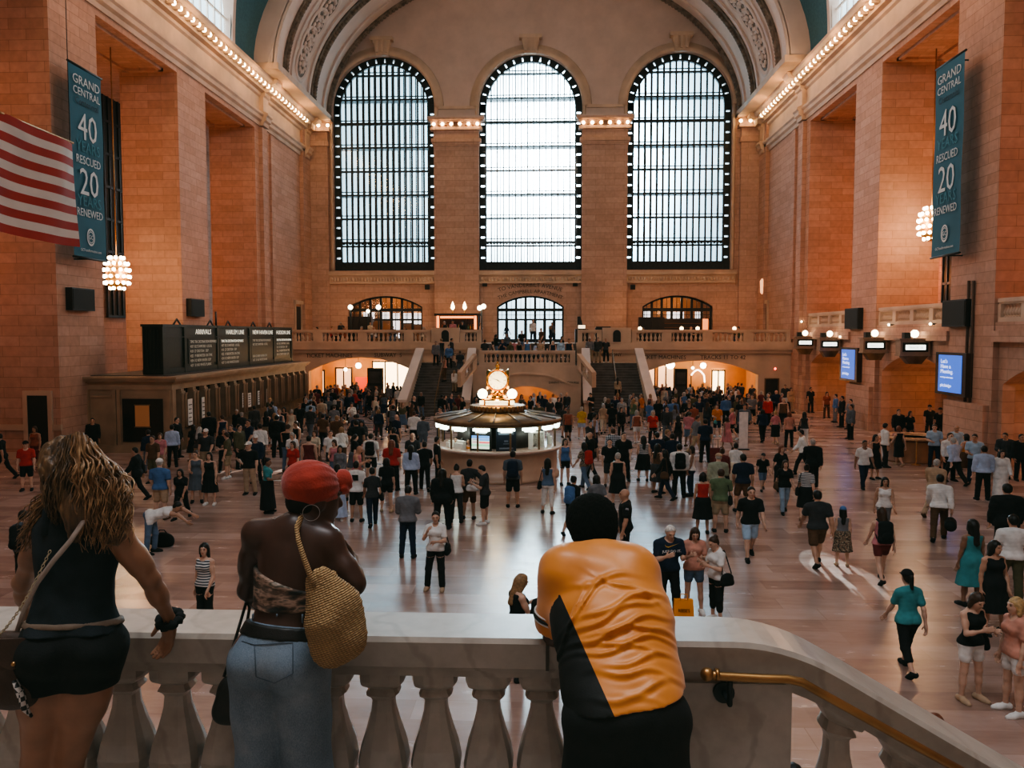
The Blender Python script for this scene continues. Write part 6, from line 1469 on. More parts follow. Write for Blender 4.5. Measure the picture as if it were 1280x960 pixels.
# ================================================================ the crowd on the floor
# px, py of the feet in the photograph (turned into a place on the floor), height, heading (0 = away from the viewer, 90 = to the left), pose, sex, hair, hair colour, top, colour, lower garment, colour, skin, shoes, width, carried things, extra words, hat
CR = """
172 624 1.74 100 walk m short black jacket black trousers black 1 black 1 - open_white_shirt
202 649 1.76 0 ease m short grey tee blue shorts tan 0 brown 1.12 - - white
227 648 1.50 180 walk f long black tee black capri black 1 black 1.05 -
246 628 1.66 200 hold f bun brown dress slate dress slate 0 black 1 -
263 631 1.66 180 stand f long black dress black dress black 0 white 1 -
312 618 1.76 180 hip m short grey polo black trousers tan 0 black 1.08 - - white
320 604 1.74 190 ease m short grey jacket navy trousers black 0 black 1 - - white
335 641 1.66 280 hold f bun black tee teal longskirt black 2 black 1.1 - holding_a_white_paper
367 612 1.68 160 stand f bob brown tee red jeans navy 0 black 1.05 -
387 606 1.76 0 stand m short black tank maroon trousers charcoal 0 black 1.05 -
366 594 1.64 200 hold f bob grey tee white capri khaki 0 white 1 -
216 584 1.72 20 stand m short black shirt light_blue trousers black 0 black 1 -
201 596 1.66 190 ease f bob brown tee pink capri tan 0 white 1 -
192 604 1.72 170 stand m short brown tee brown shorts olive 1 black 1 -
222 572 1.75 260 stand m short black jacket black trousers black 0 black 1 -
258 592 1.72 180 ease m short grey tee charcoal shorts khaki 0 white 1.1 - - white
262 562 1.76 30 stand m short black jacket black trousers black 1 black 1.1 shoulder:black
281 590 1.70 200 cross m short black shirt black trousers black 1 black 1.05 -
300 586 1.76 250 stand m short black jacket olive trousers black 0 black 1 -
285 598 1.72 100 hold m short brown tee olive shorts khaki 0 white 1 -
326 584 1.76 20 ease m short black shirt white trousers black 0 black 1 -
347 572 1.86 0 stand m short black jacket black trousers black 1 black 1.15 -
341 542 1.74 0 stand m short black shirt light_blue trousers navy 0 black 1 backpack:slate
338 533 1.66 180 ease f bob blond tee olive jeans denim 0 black 1 -
340 545 1.74 90 walk m short black jacket charcoal trousers black 1 black 1 -
356 548 1.66 180 walk f long black tank black skirt charcoal 1 black 1 -
189 692 1.74 280 bend m short black tee white jeans denim 1 black 1 -
257 790 1.62 165 ease f long black tank striped trousers black 0 black .95 -
444 652 1.74 0 stand m short black tee white shorts black 1 black 1 - black_square_print_on_the_back
425 651 1.64 0 ease f long black tank black longskirt light_blue 0 white 1 -
466 657 1.68 20 walk f short black tee charcoal jeans navy 1 black 1 shoulder:black
484 640 1.64 0 ease f bob black tee black shorts black 0 tan 1.05 -
514 618 1.66 0 stand f long black hoodie light_blue trousers black 0 black 1.12 -
531 613 1.74 10 stride m short black tee black trousers black 1 black 1 -
490 613 1.74 0 stand f long auburn tee red trousers black 0 black 1.25 -
464 601 1.74 0 stand m short black tee white shorts black 0 black 1.05 backpack:black
510 697 1.74 0 phone m short black hoodie grey jeans navy 1 black 1.02 - hood_hanging_at_the_back
553 661 1.66 0 stand f long black jacket black trousers black 0 black 1.25 -
571 653 1.66 0 phone f bun black tank white trousers charcoal 0 black 1.02 shoulder:black
587 649 1.74 0 hip m short black tee charcoal shorts brown 1 black 1 -
606 655 1.68 85 phone m short black tee charcoal shorts black 0 white 1.05 tote:white
547 608 1.76 280 ease m short black tee black trousers black 1 black .95 -
545 737 1.66 175 face f pony black tee white trousers black 0 tan 1 shoulder:black hand_raised_to_the_mouth
516 600 1.74 180 stand m bald grey tee charcoal trousers charcoal 0 black 1 -
446 580 1.82 20 stand m short black tee black trousers black 1 black 1.2 -
458 588 1.25 200 hold m short brown tee peach shorts tan 0 white 1 -
518 561 1.76 0 face m short brown shirt white trousers black 0 black 1.05 -
472 546 1.40 180 hold f bob brown tee pink skirt pink 0 white 1 -
492 550 1.76 0 stand m short black tee black shorts charcoal 1 black 1.05 backpack:slate
440 541 1.66 190 face f bob brown shirt white trousers black 0 black 1 -
403 536 1.70 0 stand m short brown tee cream jeans denim 0 black 1.05 backpack:tan
401 558 1.66 0 ease f long brown tee slate jeans denim 0 black 1 shoulder:brown
414 592 1.66 200 stand m short brown tee white shorts charcoal 0 black 1 -
419 606 1.62 180 hold f bob brown tank pink shorts denim 0 white 1 -
394 590 1.62 170 stand f bob brown tee cream skirt brown 0 black 1 -
430 640 1.20 10 stand m short black tee charcoal shorts black 1 white 1 -
641 634 1.76 0 stand m short black tee slate shorts black 1 black 1.06 backpack:navy
685 642 1.66 345 ease f long black tank denim capri white 0 black 1.05 shoulder:black
706 606 1.66 200 stand f long black tank blue shorts black 0 black 1 -
731 611 1.66 40 walk f long black tee floral jeans denim 0 black 1.05 backpack:red
716 668 1.62 330 walk f bun black tee black shorts navy 1 black 1 backpack:blue
746 669 1.66 20 walk f bob black tee grey jeans navy 0 white 1.05 -
772 632 1.66 0 stand f short grey dress black dress black 0 black 1.08 -
781 708 1.80 90 stand m bald black tee black trousers black 1 black 1.1 - uniform_with_shoulder_patch
779 601 1.78 180 ease m short brown tee black trousers black 0 black 1.08 -
766 591 1.72 0 stand m short brown shirt plaid shorts black 0 black 1.08 -
710 552 1.72 180 walk m short black tank brick shorts black 2 black 1 -
727 549 1.66 0 stand f short grey tee yellow shorts light_blue 0 white 1.05 -
741 552 1.70 0 stand m short black tee black trousers black 1 black 1 -
777 532 1.66 180 walk m short grey tee striped trousers tan 0 white 1.05 -
754 542 1.66 0 walk f bob grey tee tan capri cream 0 black 1 -
796 554 1.66 0 walk f bob grey tank brick shorts white 0 white 1.05 -
765 545 1.74 0 stand m short black tee black shorts black 1 black 1 -
806 601 1.66 0 ease f long black tank striped skirt black 0 black 1.08 -
819 600 1.76 10 stand m short black tee navy trousers black 1 black 1.08 -
833 624 1.66 60 walk f long black shirt black jeans navy 0 black 1 shoulder:brown
849 622 1.78 0 stand m short black shirt white trousers black 1 black 1.1 backpack:black
862 620 1.66 80 ease f bob black tank white jeans navy 2 black 1 -
840 600 1.72 0 stand m short black tee navy trousers black 1 black 1.05 -
897 637 1.72 0 hold m short grey shirt sage trousers khaki 0 black 1.14 - - tan
878 667 1.66 0 stand f bob black tank red skirt black 1 black 1 -
900 665 1.72 350 stand m short brown tee green shorts khaki 0 black 1.12 shoulder:black
928 640 1.76 0 ease m short black polo navy shorts brown 1 black 1.12 tote:red
919 613 1.68 340 walk f short black shirt white skirt cream 1 black 1 -
953 613 1.32 180 walk m short black tee black shorts denim 0 black 1 - - charcoal
937 698 1.78 180 walk m short black polo black shorts pale_blue 0 black 1.06 -
975 617 1.68 200 walk f long auburn tee black skirt black 0 black 1 -
980 641 1.64 180 walk f long brown tee black jeans pale_denim 0 black 1 shoulder:brown
1007 649 1.64 340 walk f bun black tee striped skirt black 0 tan 1 shoulder:black
1003 593 1.78 80 stride m short black shirt white trousers black 1 black 1 -
1015 610 1.76 340 walk m short grey jacket black trousers black 1 black 1.08 -
1024 706 1.78 0 walk m short black tee charcoal shorts brown 1 black 1.14 -
1049 707 1.38 350 stand f long black tank grey skirt floral 0 tan 1 - - blue
930 547 1.78 180 walk m short black jacket slate trousers slate 1 black 1.05 tote:black
935 528 1.78 180 stand m short black jacket black trousers black 0 black 1.05 -
953 552 1.66 0 walk f bob black shirt navy trousers black 1 black 1.05 -
969 555 1.66 20 walk f bun blond tee pink skirt black 0 tan 1 -
986 559 1.68 0 stand f bob auburn tee peach trousers black 0 black 1.05 shoulder:black
970 522 1.76 0 ease m bald grey shirt navy trousers black 0 black 1.1 -
1005 558 1.66 340 ease f long black tank charcoal jeans white 0 black 1.05 shoulder:black
907 532 1.74 0 stand m short brown shirt blue trousers black 0 black 1.08 -
917 516 1.74 180 ease m short black shirt white trousers black 1 black 1.05 -
915 549 1.62 60 walk f bun blond tee pink shorts black 0 white 1 duffel:black
881 578 1.82 0 stand m short black tee navy trousers black 1 black 1.05 suitcase:maroon
896 546 1.70 180 hold m short brown tee orange shorts navy 0 white 1 tote:teal
867 545 1.70 20 stand m short black tee brick trousers black 1 black 1 -
1013 516 1.74 200 stand m short black tee black trousers black 1 black 1.05 backpack:black
1033 522 1.66 180 stand f bob brown tee brick trousers brown 0 black 1.05 -
1044 528 1.72 90 stand m short black shirt blue trousers grey 0 black 1.05 -
1052 534 1.80 90 stand m short black jacket black trousers black 1 black 1.08 -
1062 537 1.72 100 cross m short black jacket grey trousers charcoal 0 black 1.08 -
1063 549 1.78 100 stand m short black jacket slate trousers black 1 black 1.05 -
1085 536 1.78 180 stand m short black jacket black trousers black 1 black 1.05 -
981 511 1.74 180 stand m short black jacket charcoal trousers black 1 black 1 -
988 516 1.72 200 stand f bob brown jacket tan trousers tan 0 black 1.05 -
1079 610 1.72 180 walk m short black tee white jeans navy 2 black 1 -
1093 599 1.66 200 stand f long black dress black dress black 1 black 1 -
1106 584 1.78 270 ease m short black shirt white trousers black 1 black 1.05 -
1123 582 1.66 20 walk f bob auburn dress black dress black 0 tan 1 -
1126 556 1.72 180 stand m short black jacket black trousers black 0 black 1.05 -
1133 556 1.64 180 ease f long black tee black trousers black 1 black 1 -
1161 548 1.72 180 stand m short black tee black trousers black 1 black 1.05 - - black
1174 553 1.72 150 ease m short black tee black trousers black 1 black 1.05 - - black
1167 584 1.74 170 hold m short brown tee pale_blue trousers navy 0 black 1.1 - light_uniform_shirt
1186 601 1.76 190 stand m short brown shirt white trousers black 0 black 1.15 -
1192 606 1.74 20 stride m short grey shirt light_blue trousers black 0 black 1.12 -
1194 586 1.74 180 stand m bald brown shirt pale_blue trousers navy 1 black 1.1 -
1206 598 1.66 20 ease f bob black tank orange skirt brown 0 tan 1.08 -
1217 604 1.78 160 hold m short black tee pale_blue trousers navy 1 black 1.08 -
1228 625 1.76 350 stand m short black shirt light_blue trousers black 1 black 1.12 -
1250 625 1.68 170 walk f long black jacket white longskirt white 0 white 1.02 -
1258 598 1.7 150 hold m short black jacket charcoal trousers black 1 black 1.1 -
1272 600 1.7 180 stand m short black jacket black trousers black 1 black 1.1 -
1168 646 1.74 310 walk m short grey jacket tan trousers tan 0 brown 1.08 -
1173 675 1.76 335 walk m short black shirt white trousers brown 1 black 1.1 duffel:black
1104 672 1.66 170 walk f long black tank white jeans grey 1 black 1 -
1101 727 1.66 0 walk f long brown tank pink shorts maroon 0 black 1.02 backpack:black
1256 700 1.82 350 stand m short black jacket black trousers black 1 black 1.2 -
1213 757 1.72 10 stand f long black dress teal dress teal 2 black 1.08 -
1263 752 1.76 345 ease m short black tee white trousers olive 1 black 1.12 -
1240 792 1.68 190 ease f long black dress black dress black 1 black 1.05 -
1213 876 1.64 200 phone f bob brown tank black shorts white 0 tan 1.02 shoulder:black
1264 891 1.66 95 stand f bob blond tee peach shorts white 0 white 1.05 -
1133 839 1.66 8 walk f pony black tee teal capri black 0 black 1.02 - - black
1160 1100 1.68 90 ease m buzz auburn tee charcoal trousers black 0 black 1 -
987 1188 1.66 0 stand f bob black tee black jeans navy 1 black 1 -
840 770 1.78 192 phone m short white tee navy trousers black 0 black 1.1 - slogan_and_swoosh
865 768 1.70 180 phone f long brown tee peach shorts denim 0 white .98 -
891 775 1.62 115 phone f bun brown tee white capri black 0 white 1.02 shoulder:black
651 850 1.66 300 phone f long fair tank black jeans black 0 black 1.05 -
679 858 1.66 20 stand m short black tee black jeans navy 1 black 1 -
32 739 1.70 0 stand f short black tee slate trousers black 0 black 1 backpack:black
34 613 1.70 200 stand m short black tee red shorts black 0 black 1.05 - - black
45 584 1.66 180 stand f bob brown tank brick trousers maroon 1 black 1.05 -
117 572 1.72 200 stand m short black jacket black trousers black 1 black 1 -
4 599 1.76 100 stride m short black tee black trousers black 1 black 1 -
"""
def loc_words(px, py):
    if py > 1000: side = 'close below the sloping rail'
    elif py > 700: side = ('beyond the rail at the far left' if px < 120 else 'beyond the rail between the two women' if px < 300 else 'on the open floor left of the orange-shirted man' if px < 700 else 'right of the orange-shirted man' if px < 960 else 'on the floor right of the sloping rail')
    elif px < 150: side = 'on the floor behind the curly-haired woman'
    elif px < 360: side = 'in front of the ticket windows'
    elif px < 450: side = 'beyond the red headwrap'
    elif px < 545: side = 'left of the clock booth'
    elif px < 705: side = 'beside the clock booth' if py < 640 else 'in front of the clock booth'
    elif px < 830: side = 'right of the clock booth'
    elif px < 960: side = 'in front of the right arch' if py < 560 else 'on the floor right of centre'
    elif px < 1080: side = 'by the right wall arches' if py < 560 else 'on the open floor towards the right wall'
    else: side = 'near the round desk' if py < 630 else 'at the right edge of the concourse'
    return side
def add_row(r, z=0.0, where=None):
    f = r.split(); px, py = float(f[0]), float(f[1]); p = at_z(px, py, z); c = lambda s: s.replace('_', ' ')
    sex = f[5]; ex = c(f[16]) if len(f) > 16 and f[16] != '-' else ''; hat = f[17] if len(f) > 17 else None
    o = person(p.x, p.y, z, float(f[2]), float(f[3]), f[4], sex, f[6], f[7], f[8], c(f[9]), f[10], c(f[11]), int(f[12]), c(f[13]), float(f[14]), ex, px, py, hat)
    i = CROWD[-1][1]; i['where'] = where or loc_words(px, py); i['carry'] = None; i['root'] = o
    if f[15] != '-':
        k, col = f[15].split(':'); i['carry'] = (k, c(col)); i['sex'] = sex
    return o
ROWS = [add_row(r) for r in CR.strip().split('\n')]
for _ in range(30):                                                     # nobody stands inside anybody
    for i, a in enumerate(ROWS):
        for b in ROWS[i+1:]:
            d = Vector((b.location.x - a.location.x, b.location.y - a.location.y)); l = d.length
            if 0 < l < .56: d *= (.56 - l)*.5/l; a.location.x -= d.x; a.location.y -= d.y; b.location.x += d.x; b.location.y += d.y

# ---- the far crowd: people packed before the arches, on the stairs, landing and balcony
taken = [(o.location.x, o.location.y) for o in ROWS]
DARKS = ['black']*7 + ['charcoal']*4 + ['navy']*4 + ['slate', 'olive', 'brown', 'maroon', 'grey']
LIGHTS = ['white', 'pale blue', 'white', 'cream', 'red', 'pink', 'peach', 'blue', 'grey', 'light blue', 'tan', 'orange', 'brick', 'green']
def far_person(x, y, z, where, light=.3, poses=('stand', 'ease', 'walk', 'stride', 'phone', 'hold', 'stand')):
    r = rnd; sex = r.choice('mf'); pose = r.choice(poses); tc = r.choice(LIGHTS) if r.random() < light else r.choice(DARKS)
    hair = r.choice(['short']*5 + ['bald', 'buzz']) if sex == 'm' else r.choice(['long', 'long', 'bob', 'pony', 'bun'])
    top = r.choice(['tee', 'tee', 'shirt', 'jacket', 'polo', 'tank'] if sex == 'm' else ['tee', 'tank', 'shirt', 'tee', 'jacket']); bot = r.choice(['trousers', 'jeans', 'trousers', 'shorts'] if sex == 'm' else ['trousers', 'jeans', 'skirt', 'shorts', 'capri', 'dress'])
    bc = r.choice(['black', 'black', 'navy', 'charcoal', 'denim', 'khaki', 'brown', 'slate', 'white' if r.random() < .3 else 'black'])
    if bot == 'dress': bc = tc; top = 'tank'
    v = Vector((x, y, z)) - EYEP; d = v.dot(FW); px = 640 + F*v.dot(RT)/d; py = 480 - F*v.dot(UP)/d
    o = person(x, y, z, r.gauss(1.72 if sex == 'm' else 1.63, .06), r.choice([0, 0, 10, -10, 180, 180, 170, 200, 90, 270, 45, 315, 135]) + r.uniform(-12, 12), pose, sex, hair, r.choice(['black', 'black', 'brown', 'brown', 'fair', 'grey']), top, tc, bot, bc, r.choice([0, 0, 0, 1, 1, 2]), r.choice(['black', 'black', 'white', 'brown']), r.uniform(.96, 1.12), '', px, py)
    i = CROWD[-1][1]; i['where'] = where; i['carry'] = None; i['sex'] = sex; taken.append((x, y)); return o
def scatter(n, x0, x1, y0, y1, where, gap=.62, light=.3):
    k = 0; tries = 0
    while k < n and tries < n*60:
        tries += 1; x, y = rnd.uniform(x0, x1), rnd.uniform(y0, y1)
        if any((x-a)**2 + (y-b)**2 < gap*gap for a, b in taken): continue
        if (x - BC.x)**2 + (y - BC.y)**2 < 3.1**2 or any(abs(x - a) < .9 and abs(y - 60.5) < .8 for a in (-12.6, 9.9)): continue
        far_person(x, y, 0, where, light); k += 1
scatter(24, -15.7, -10.2, 47, 61.5, 'before the left arch under the balcony', .66, .22)
scatter(12, -15.6, -10.5, 38, 47, 'on the left of the concourse beyond the ticket windows', .8, .25)
scatter(12, -10.0, -4.0, 40, 53, 'at the foot of the left far stairs', .75, .3)
scatter(12, -4.4, 2.0, 40, 54.2, 'behind the clock booth', .75, .35)
scatter(10, 2.4, 6.6, 42, 53, 'at the foot of the right far stairs', .75, .3)
scatter(28, 7.2, 14.2, 46.5, 61.8, 'before the right arch under the balcony', .62, .22)
scatter(10, 4.0, 10.0, 37, 46.5, 'on the floor short of the right arch', .9, .25)
scatter(10, -15.5, -9.5, 30, 38, 'near the ticket counter', .8, .15)
scatter(12, -9.5, -5.2, 26, 38, 'on the floor left of the clock booth', .8, .15)
scatter(7, 1.5, 6.0, 27, 38, 'on the floor right of the clock booth', .9, .15)
mass = Mass()
def massed(n, x0, x1, y0, y1, light):
    k = 0; tries = 0
    while k < n and tries < n*40:
        tries += 1; x, y = rnd.uniform(x0, x1), rnd.uniform(y0, y1)
        if any((x-a)**2 + (y-b)**2 < .3 for a, b in taken) or any(abs(x - a) < .9 and abs(y - 60.5) < .8 for a in (-12.6, 9.9)): continue
        sex = rnd.choice('mf'); taken.append((x, y)); k += 1
        mass.add(x, y, 0, rnd.gauss(1.72 if sex == 'm' else 1.63, .06), rnd.uniform(0, 360), rnd.choice(['stand', 'ease', 'walk', 'hold']), sex, rnd.choice(['short', 'short', 'bald'] if sex == 'm' else ['long', 'bob']), rnd.choice(['black', 'brown', 'brown', 'grey', 'fair']), rnd.choice(['tee', 'jacket', 'shirt']), rnd.choice(LIGHTS) if rnd.random() < light else rnd.choice(DARKS), rnd.choice(['trousers', 'shorts'] if sex == 'm' else ['trousers', 'skirt']), rnd.choice(['black', 'black', 'navy', 'charcoal', 'denim']), rnd.choice([0, 0, 1, 2]))
massed(40, -16.0, -10.3, 50, 64.5, .2); massed(52, 7.2, 14.8, 49, 64.5, .2); massed(12, -4.0, 1.6, 48, 54.3, .25); massed(10, -10, -5, 44, 53, .2); massed(10, 2.5, 7, 45, 53, .2)
tag(mass.build('crowd'), 'packed crowd of people before the arches under the far balcony', 'crowd', None, 'stuff')
def stairs_z(y): return min(ZL, max(0, math.floor((y - 53.8)/.31 + 1)*ZL/19)) if y > 53.8 else 0
for px, py, w in ((556, 488, 'left'), (575, 482, 'left'), (545, 470, 'left'), (568, 500, 'left'), (772, 508, 'right'), (561, 473, 'left')):
    y = {488: 57.3, 482: 57.9, 470: 59.2, 500: 56.0, 508: 55.2, 473: 58.8}[py]; x = at_y(px, py, y).x; y = 53.8 + (int((y-53.8)/.31) + .5)*.31; far_person(x, y, stairs_z(y), 'on the steps of the %s far flight' % w, .5, ('stand', 'ease'))
for k, px in enumerate((737, 747, 757, 565, 552)): far_person(at_y(px, 480, 60.4).x, 60.4, ZL, 'standing at the top of the %s far flight' % ('right' if px > 700 else 'left'), .2, ('stand', 'ease', 'hold'))
for k, px in enumerate((606, 617, 628, 638, 649, 659, 670, 680, 691, 701, 711, 643, 675)): far_person(at_y(px, 450, 56.6 + k % 3*1.0).x, 56.6 + k % 3*1.0, ZL, 'on the landing behind its balustrade', .4)
for k, px in enumerate((620, 634, 652, 676, 688, 703)): y = 60.15 + .3*(1 + k % 5); far_person(at_y(px, 440, y).x, y, ZL + (int((y - 60)/.3) + 1)*(ZBAL - ZL)/8, 'on the short steps below the centre doors', .4, ('stand', 'ease'))
far_person(at_y(633, 420, 66).x, 66, ZBAL, 'before the centre glass doors', .2); far_person(at_y(690, 420, 67).x, 67, ZBAL, 'before the centre glass doors', .2)
o = far_person(at_y(666, 425, 64.0).x, 64.0, ZBAL, 'at the head of the steps before the glass doors', 1.0, ('stand',))
# restaurant guests and staff
def restaurant_chair(x, y, rz, label):
    T = thing('restaurant_chair', label, 'chair', (x, y, ZBAL), 'restaurant chairs on the balcony'); OFF[T] = Vector((0, 0, 0)); m = MB().box(-.2, .2, -.2, .2, .43, .47).build('seat', TBLE, T)
    m = MB().box(-.2, .2, -.22, -.19, .6, .92).build('backrest', TBLE, T)
    for sx in (-.18, .18):
        MB().box(sx - .02, sx + .02, .16, .2, 0, .43).build('leg', IRON, T); MB().box(sx - .02, sx + .02, -.22, -.18, 0, .92).build('leg', IRON, T)
    T.rotation_euler = (0, 0, rad(rz)); return T
for k, (px, Y, rz) in enumerate(((398, 63.6, 90), (413, 65.4, 270), (431, 64.0, 90), (450, 65.8, 270), (469, 64.2, 90), (491, 65.6, 180), (508, 63.7, 90), (528, 65.5, 270), (806, 64.2, 100), (862, 64.4, 260), (925, 64.3, 90))):
    x = at_y(px, 405, Y).x; restaurant_chair(x, Y, rz, 'dark restaurant chair under the seated guest %s' % ('nearest the left wall', 'second from the left wall', 'third from the left wall', 'left of the tall cabinet', 'under the middle globe lamp', 'facing the hall', 'right of the globe lamps', 'nearest the bar', 'nearest the stairs on the right balcony', 'in the middle of the right balcony', 'nearest the right wall')[k])
    s = sk_of('sit', 'm'); o = far_person(x, Y + .02, ZBAL, 'seated at the restaurant tables on the %s balcony' % ('left' if px < 600 else 'right'), .55, ('sit',)); o.rotation_euler[2] = rad(rz)
for px, Y in ((426, 67.2), (463, 66.6), (556, 66.4), (566, 64.8), (578, 64.3), (601, 67)): far_person(at_y(px, 405, Y).x, Y, ZBAL, 'standing staff or guest in the balcony restaurant', .7, ('stand', 'hold', 'ease'))
for px, r_ in ((573, .9), (582, 1.0), (590, .8)):                       # attendants inside the booth
    p, n_, t_ = facing(px, 0, 1.74); o = far_person(p.x, p.y, 0.05, 'inside the clock booth', .8, ('stand',)); o.scale = (.8, .8, .86)
# special prints
def print_on(o, txt, size, z, y, mat, dx=0.0):
    OFF[o] = Vector((0, 0, 0)); k = letters(txt, size, mat, o, (dx, y, z), (-1, 0, 0), (0, 0, 1), 'shirt_lettering', .004); return k
for o, i in list(CROWD):
    if 'slogan' in i['extra']:
        print_on(o, 'JUST DO IT.', .062, 1.235, .152, MATS['fabric_white'])
        m = MB(); pts = [(.12, 1.385), (.10, 1.34), (.06, 1.325), (-.14, 1.40), (.05, 1.345), (.09, 1.352)]; m.add([(a, .150 + .004*(abs(a) < .1), b) for a, b in pts], [tuple(range(6))]); m.build('shirt_swoosh', MATS['fabric_yellow'], o, False)
    if 'square print' in i['extra']: OFF[o] = Vector((0, 0, 0)); MB().box(-.09, .09, -.155, -.142, 1.20, 1.36).build('shirt_print', MATS['fabric_black'], o)
    if 'shoulder patch' in i['extra']: OFF[o] = Vector((0, 0, 0)); MB().ball((-.258, -.01, 1.33), .04, 8, 6, (.35, 1, 1.2)).build('shoulder_patch', MATS['fabric_pale_grey'] if 'fabric_pale_grey' in MATS else fabric('pale grey'), o)
    if 'white paper' in i['extra']:
        s = sk_of('hold', 'f'); w = s['wrR'] + s['fa'+'R']*.1; M = Matrix.Translation(o.location) @ o.rotation_euler.to_matrix().to_4x4() @ Matrix.Scale(o.scale[2], 4); q = M @ Vector(w); T = thing('paper_sheet', 'white sheet of paper held by the person in the long black skirt', 'paper', q); MB().box(q.x - .16, q.x + .16, q.y - .12, q.y + .12, q.z - .02, q.z + .0).build('sheet', NOTE, T)
# ---- labels, made distinct
from collections import defaultdict
def look(i):
    g = {'tee': 't-shirt', 'polo': 'polo shirt', 'tank': 'sleeveless top', 'hoodie': 'hooded top'}.get(i['top'], i['top']); b = {'longskirt': 'long skirt', 'capri': 'cropped trousers'}.get(i['bot'], i['bot'])
    if 'dress' in i['bot']: s = '%s dress' % i['bc']
    else: s = '%s %s and %s %s' % (i['tc'], g, i['bc'], b)
    if i['extra']: s = s + ', ' + i['extra']
    elif i['hat']: s = i['hat'] + ' cap, ' + s
    return s
act = {'walk': 'walking', 'stride': 'striding', 'phone': 'hands raised in front', 'hip': 'hand on hip', 'cross': 'arms folded', 'bend': 'bending over', 'sit': 'seated', 'face': 'hand near face', 'hold': 'one forearm out', 'strap': '', 'stand': 'standing', 'ease': 'standing'}
hairw = lambda i: {'bald': 'bald', 'buzz': 'close-cropped'}.get(i['hair'], '%s-haired' % i['hc'])
lev = [lambda i: 'person in %s %s' % (look(i), i['where']), lambda i: 'person in %s, %s %s' % (look(i), act[i['pose']], i['where']), lambda i: '%s person in %s, %s %s' % (hairw(i), look(i), act[i['pose']], i['where'])]
todo = CROWD
for f in lev:
    D = defaultdict(list)
    for o, i in todo: D[f(i)].append((o, i))
    nxt = []
    for t, l in D.items():
        if len(l) == 1: l[0][0]['label'] = t
        else: nxt += l
    todo = nxt
D = defaultdict(list)
for o, i in todo: D[lev[0](i)].append((o, i))
ORD = ['first', 'second', 'third', 'fourth', 'fifth', 'sixth', 'seventh', 'eighth']
for t, l in D.items():
    l.sort(key=lambda e: e[1]['px'])
    for k, (o, i) in enumerate(l): o['label'] = t + ', %s from the left' % ORD[min(k, 7)]
for o, i in CROWD:
    if len(o['label'].split()) > 16: o['label'] = ' '.join(o['label'].replace(' on the concourse', '').replace('cropped trousers', 'capris').split()[:16])
for o, i in CROWD:
    if not i['carry']: continue
    k, c_ = i['carry']; w = {'backpack': 'backpack worn by', 'shoulder': 'shoulder bag of', 'suitcase': 'upright suitcase beside', 'tote': 'carrier bag held by', 'duffel': 'large soft bag carried by'}[k]
    lb = '%s %s the person in %s %s' % (c_, w, i['bc'] if 'dress' in i['bot'] else i['tc'], 'dress' if 'dress' in i['bot'] else {'tee': 't-shirt', 'tank': 'sleeveless top', 'polo': 'polo shirt', 'hoodie': 'hooded top'}.get(i['top'], i['top']))
    lb += ' ' + i['where']; bag(k, c_, o, ' '.join(lb.split()[:16]), i['sex'], i['pose'], -1 if k == 'shoulder' and int(i['px']) % 2 else 1)
# bags standing on the floor
for px, py, lb in ((203, 683, 'black soft bag on the floor by the bending person in a white t-shirt'),):
    p = at_z(px, py, 0); T = thing('duffel_bag', lb, 'bag', (p.x, p.y, 0)); OFF[T] = Vector((0, 0, 0)); me = sd_mesh('body', [E((0, 0, .17), (.30, .19, .19), EYE3, .03), C(V3(-.2, 0, .08), V3(.2, 0, .08), .1, .1, .05)], .015, 0, [((0, 0, 0), (0, 0, -1))]) if False else None
    P_, Q_ = model([E((0, 0, .17), (.30, .19, .19), EYE3, .03), C(V3(-.2, 0, .1), V3(.2, 0, .1), .1, .1, .05)], .015); o = link('body', np_mesh('body', P_, Q_, fabric('black')), T); MB().tube([(-.12, 0, .34), (-.06, 0, .42), (.06, 0, .42), (.12, 0, .34)], .014, 6).build('handle', fabric('black'), T)
print('CROWD', len(CROWD))
# ================================================================ the three people at the rail
def K(px, py, Y): return np.array(at_y(px, py, Y), np.float32)
FLZ = EYE - 2.1
def frame(up, head):
    f = V3(-math.sin(rad(head)), math.cos(rad(head)), 0); u = nrm(up); r = nrm(np.cross(f, u)); f = nrm(np.cross(u, r)); return np.stack([r, f, u], 1)
def hero(pel, neck, body_head, headc, hfw, hup, sex, J):
    s = dict(J); s['sex'] = sex; s['pel'] = pel; s['neck'] = neck; s['T'] = frame(neck - pel, body_head); s['t'] = lambda x, y, z: pel + s['T'] @ V3(x, y, z)
    s['head'] = headc; u = nrm(hup); f = nrm(hfw); r = nrm(np.cross(f, u)); u = nrm(np.cross(r, f)); s['H'] = np.stack([r, f, u], 1); return s
def fatten(pr, k): return [(p[0], p[1], p[2], p[3]*k, p[4]*k, p[5]) if p[0] == 'c' else (p[0], p[1], tuple(x*k for x in p[2]), p[3], p[4]) for p in pr]
def rip(x, y, z): return .5*np.sin(x*41 + 1.3*np.sin(z*23)) + .5*np.sin(z*37 + 1.7*np.sin(x*19 + y*11))
def hero_mat(nm, col, rough=.5, var=.12, scale=20, bmp=.15, spec=.4, sheen=0.0):
    m = plain(nm, col, rough, var=var, scale=scale, spec=spec, bmp=bmp); m.node_tree.nodes['Principled BSDF'].inputs['Sheen Weight'].default_value = sheen; return m
def hobj(name, P, Q, mat, parent): me = np_mesh(name, P, Q, mat); o = bpy.data.objects.new(name, me); COL.objects.link(o); o.parent = parent; OFF[o] = Vector((0, 0, 0)); return o
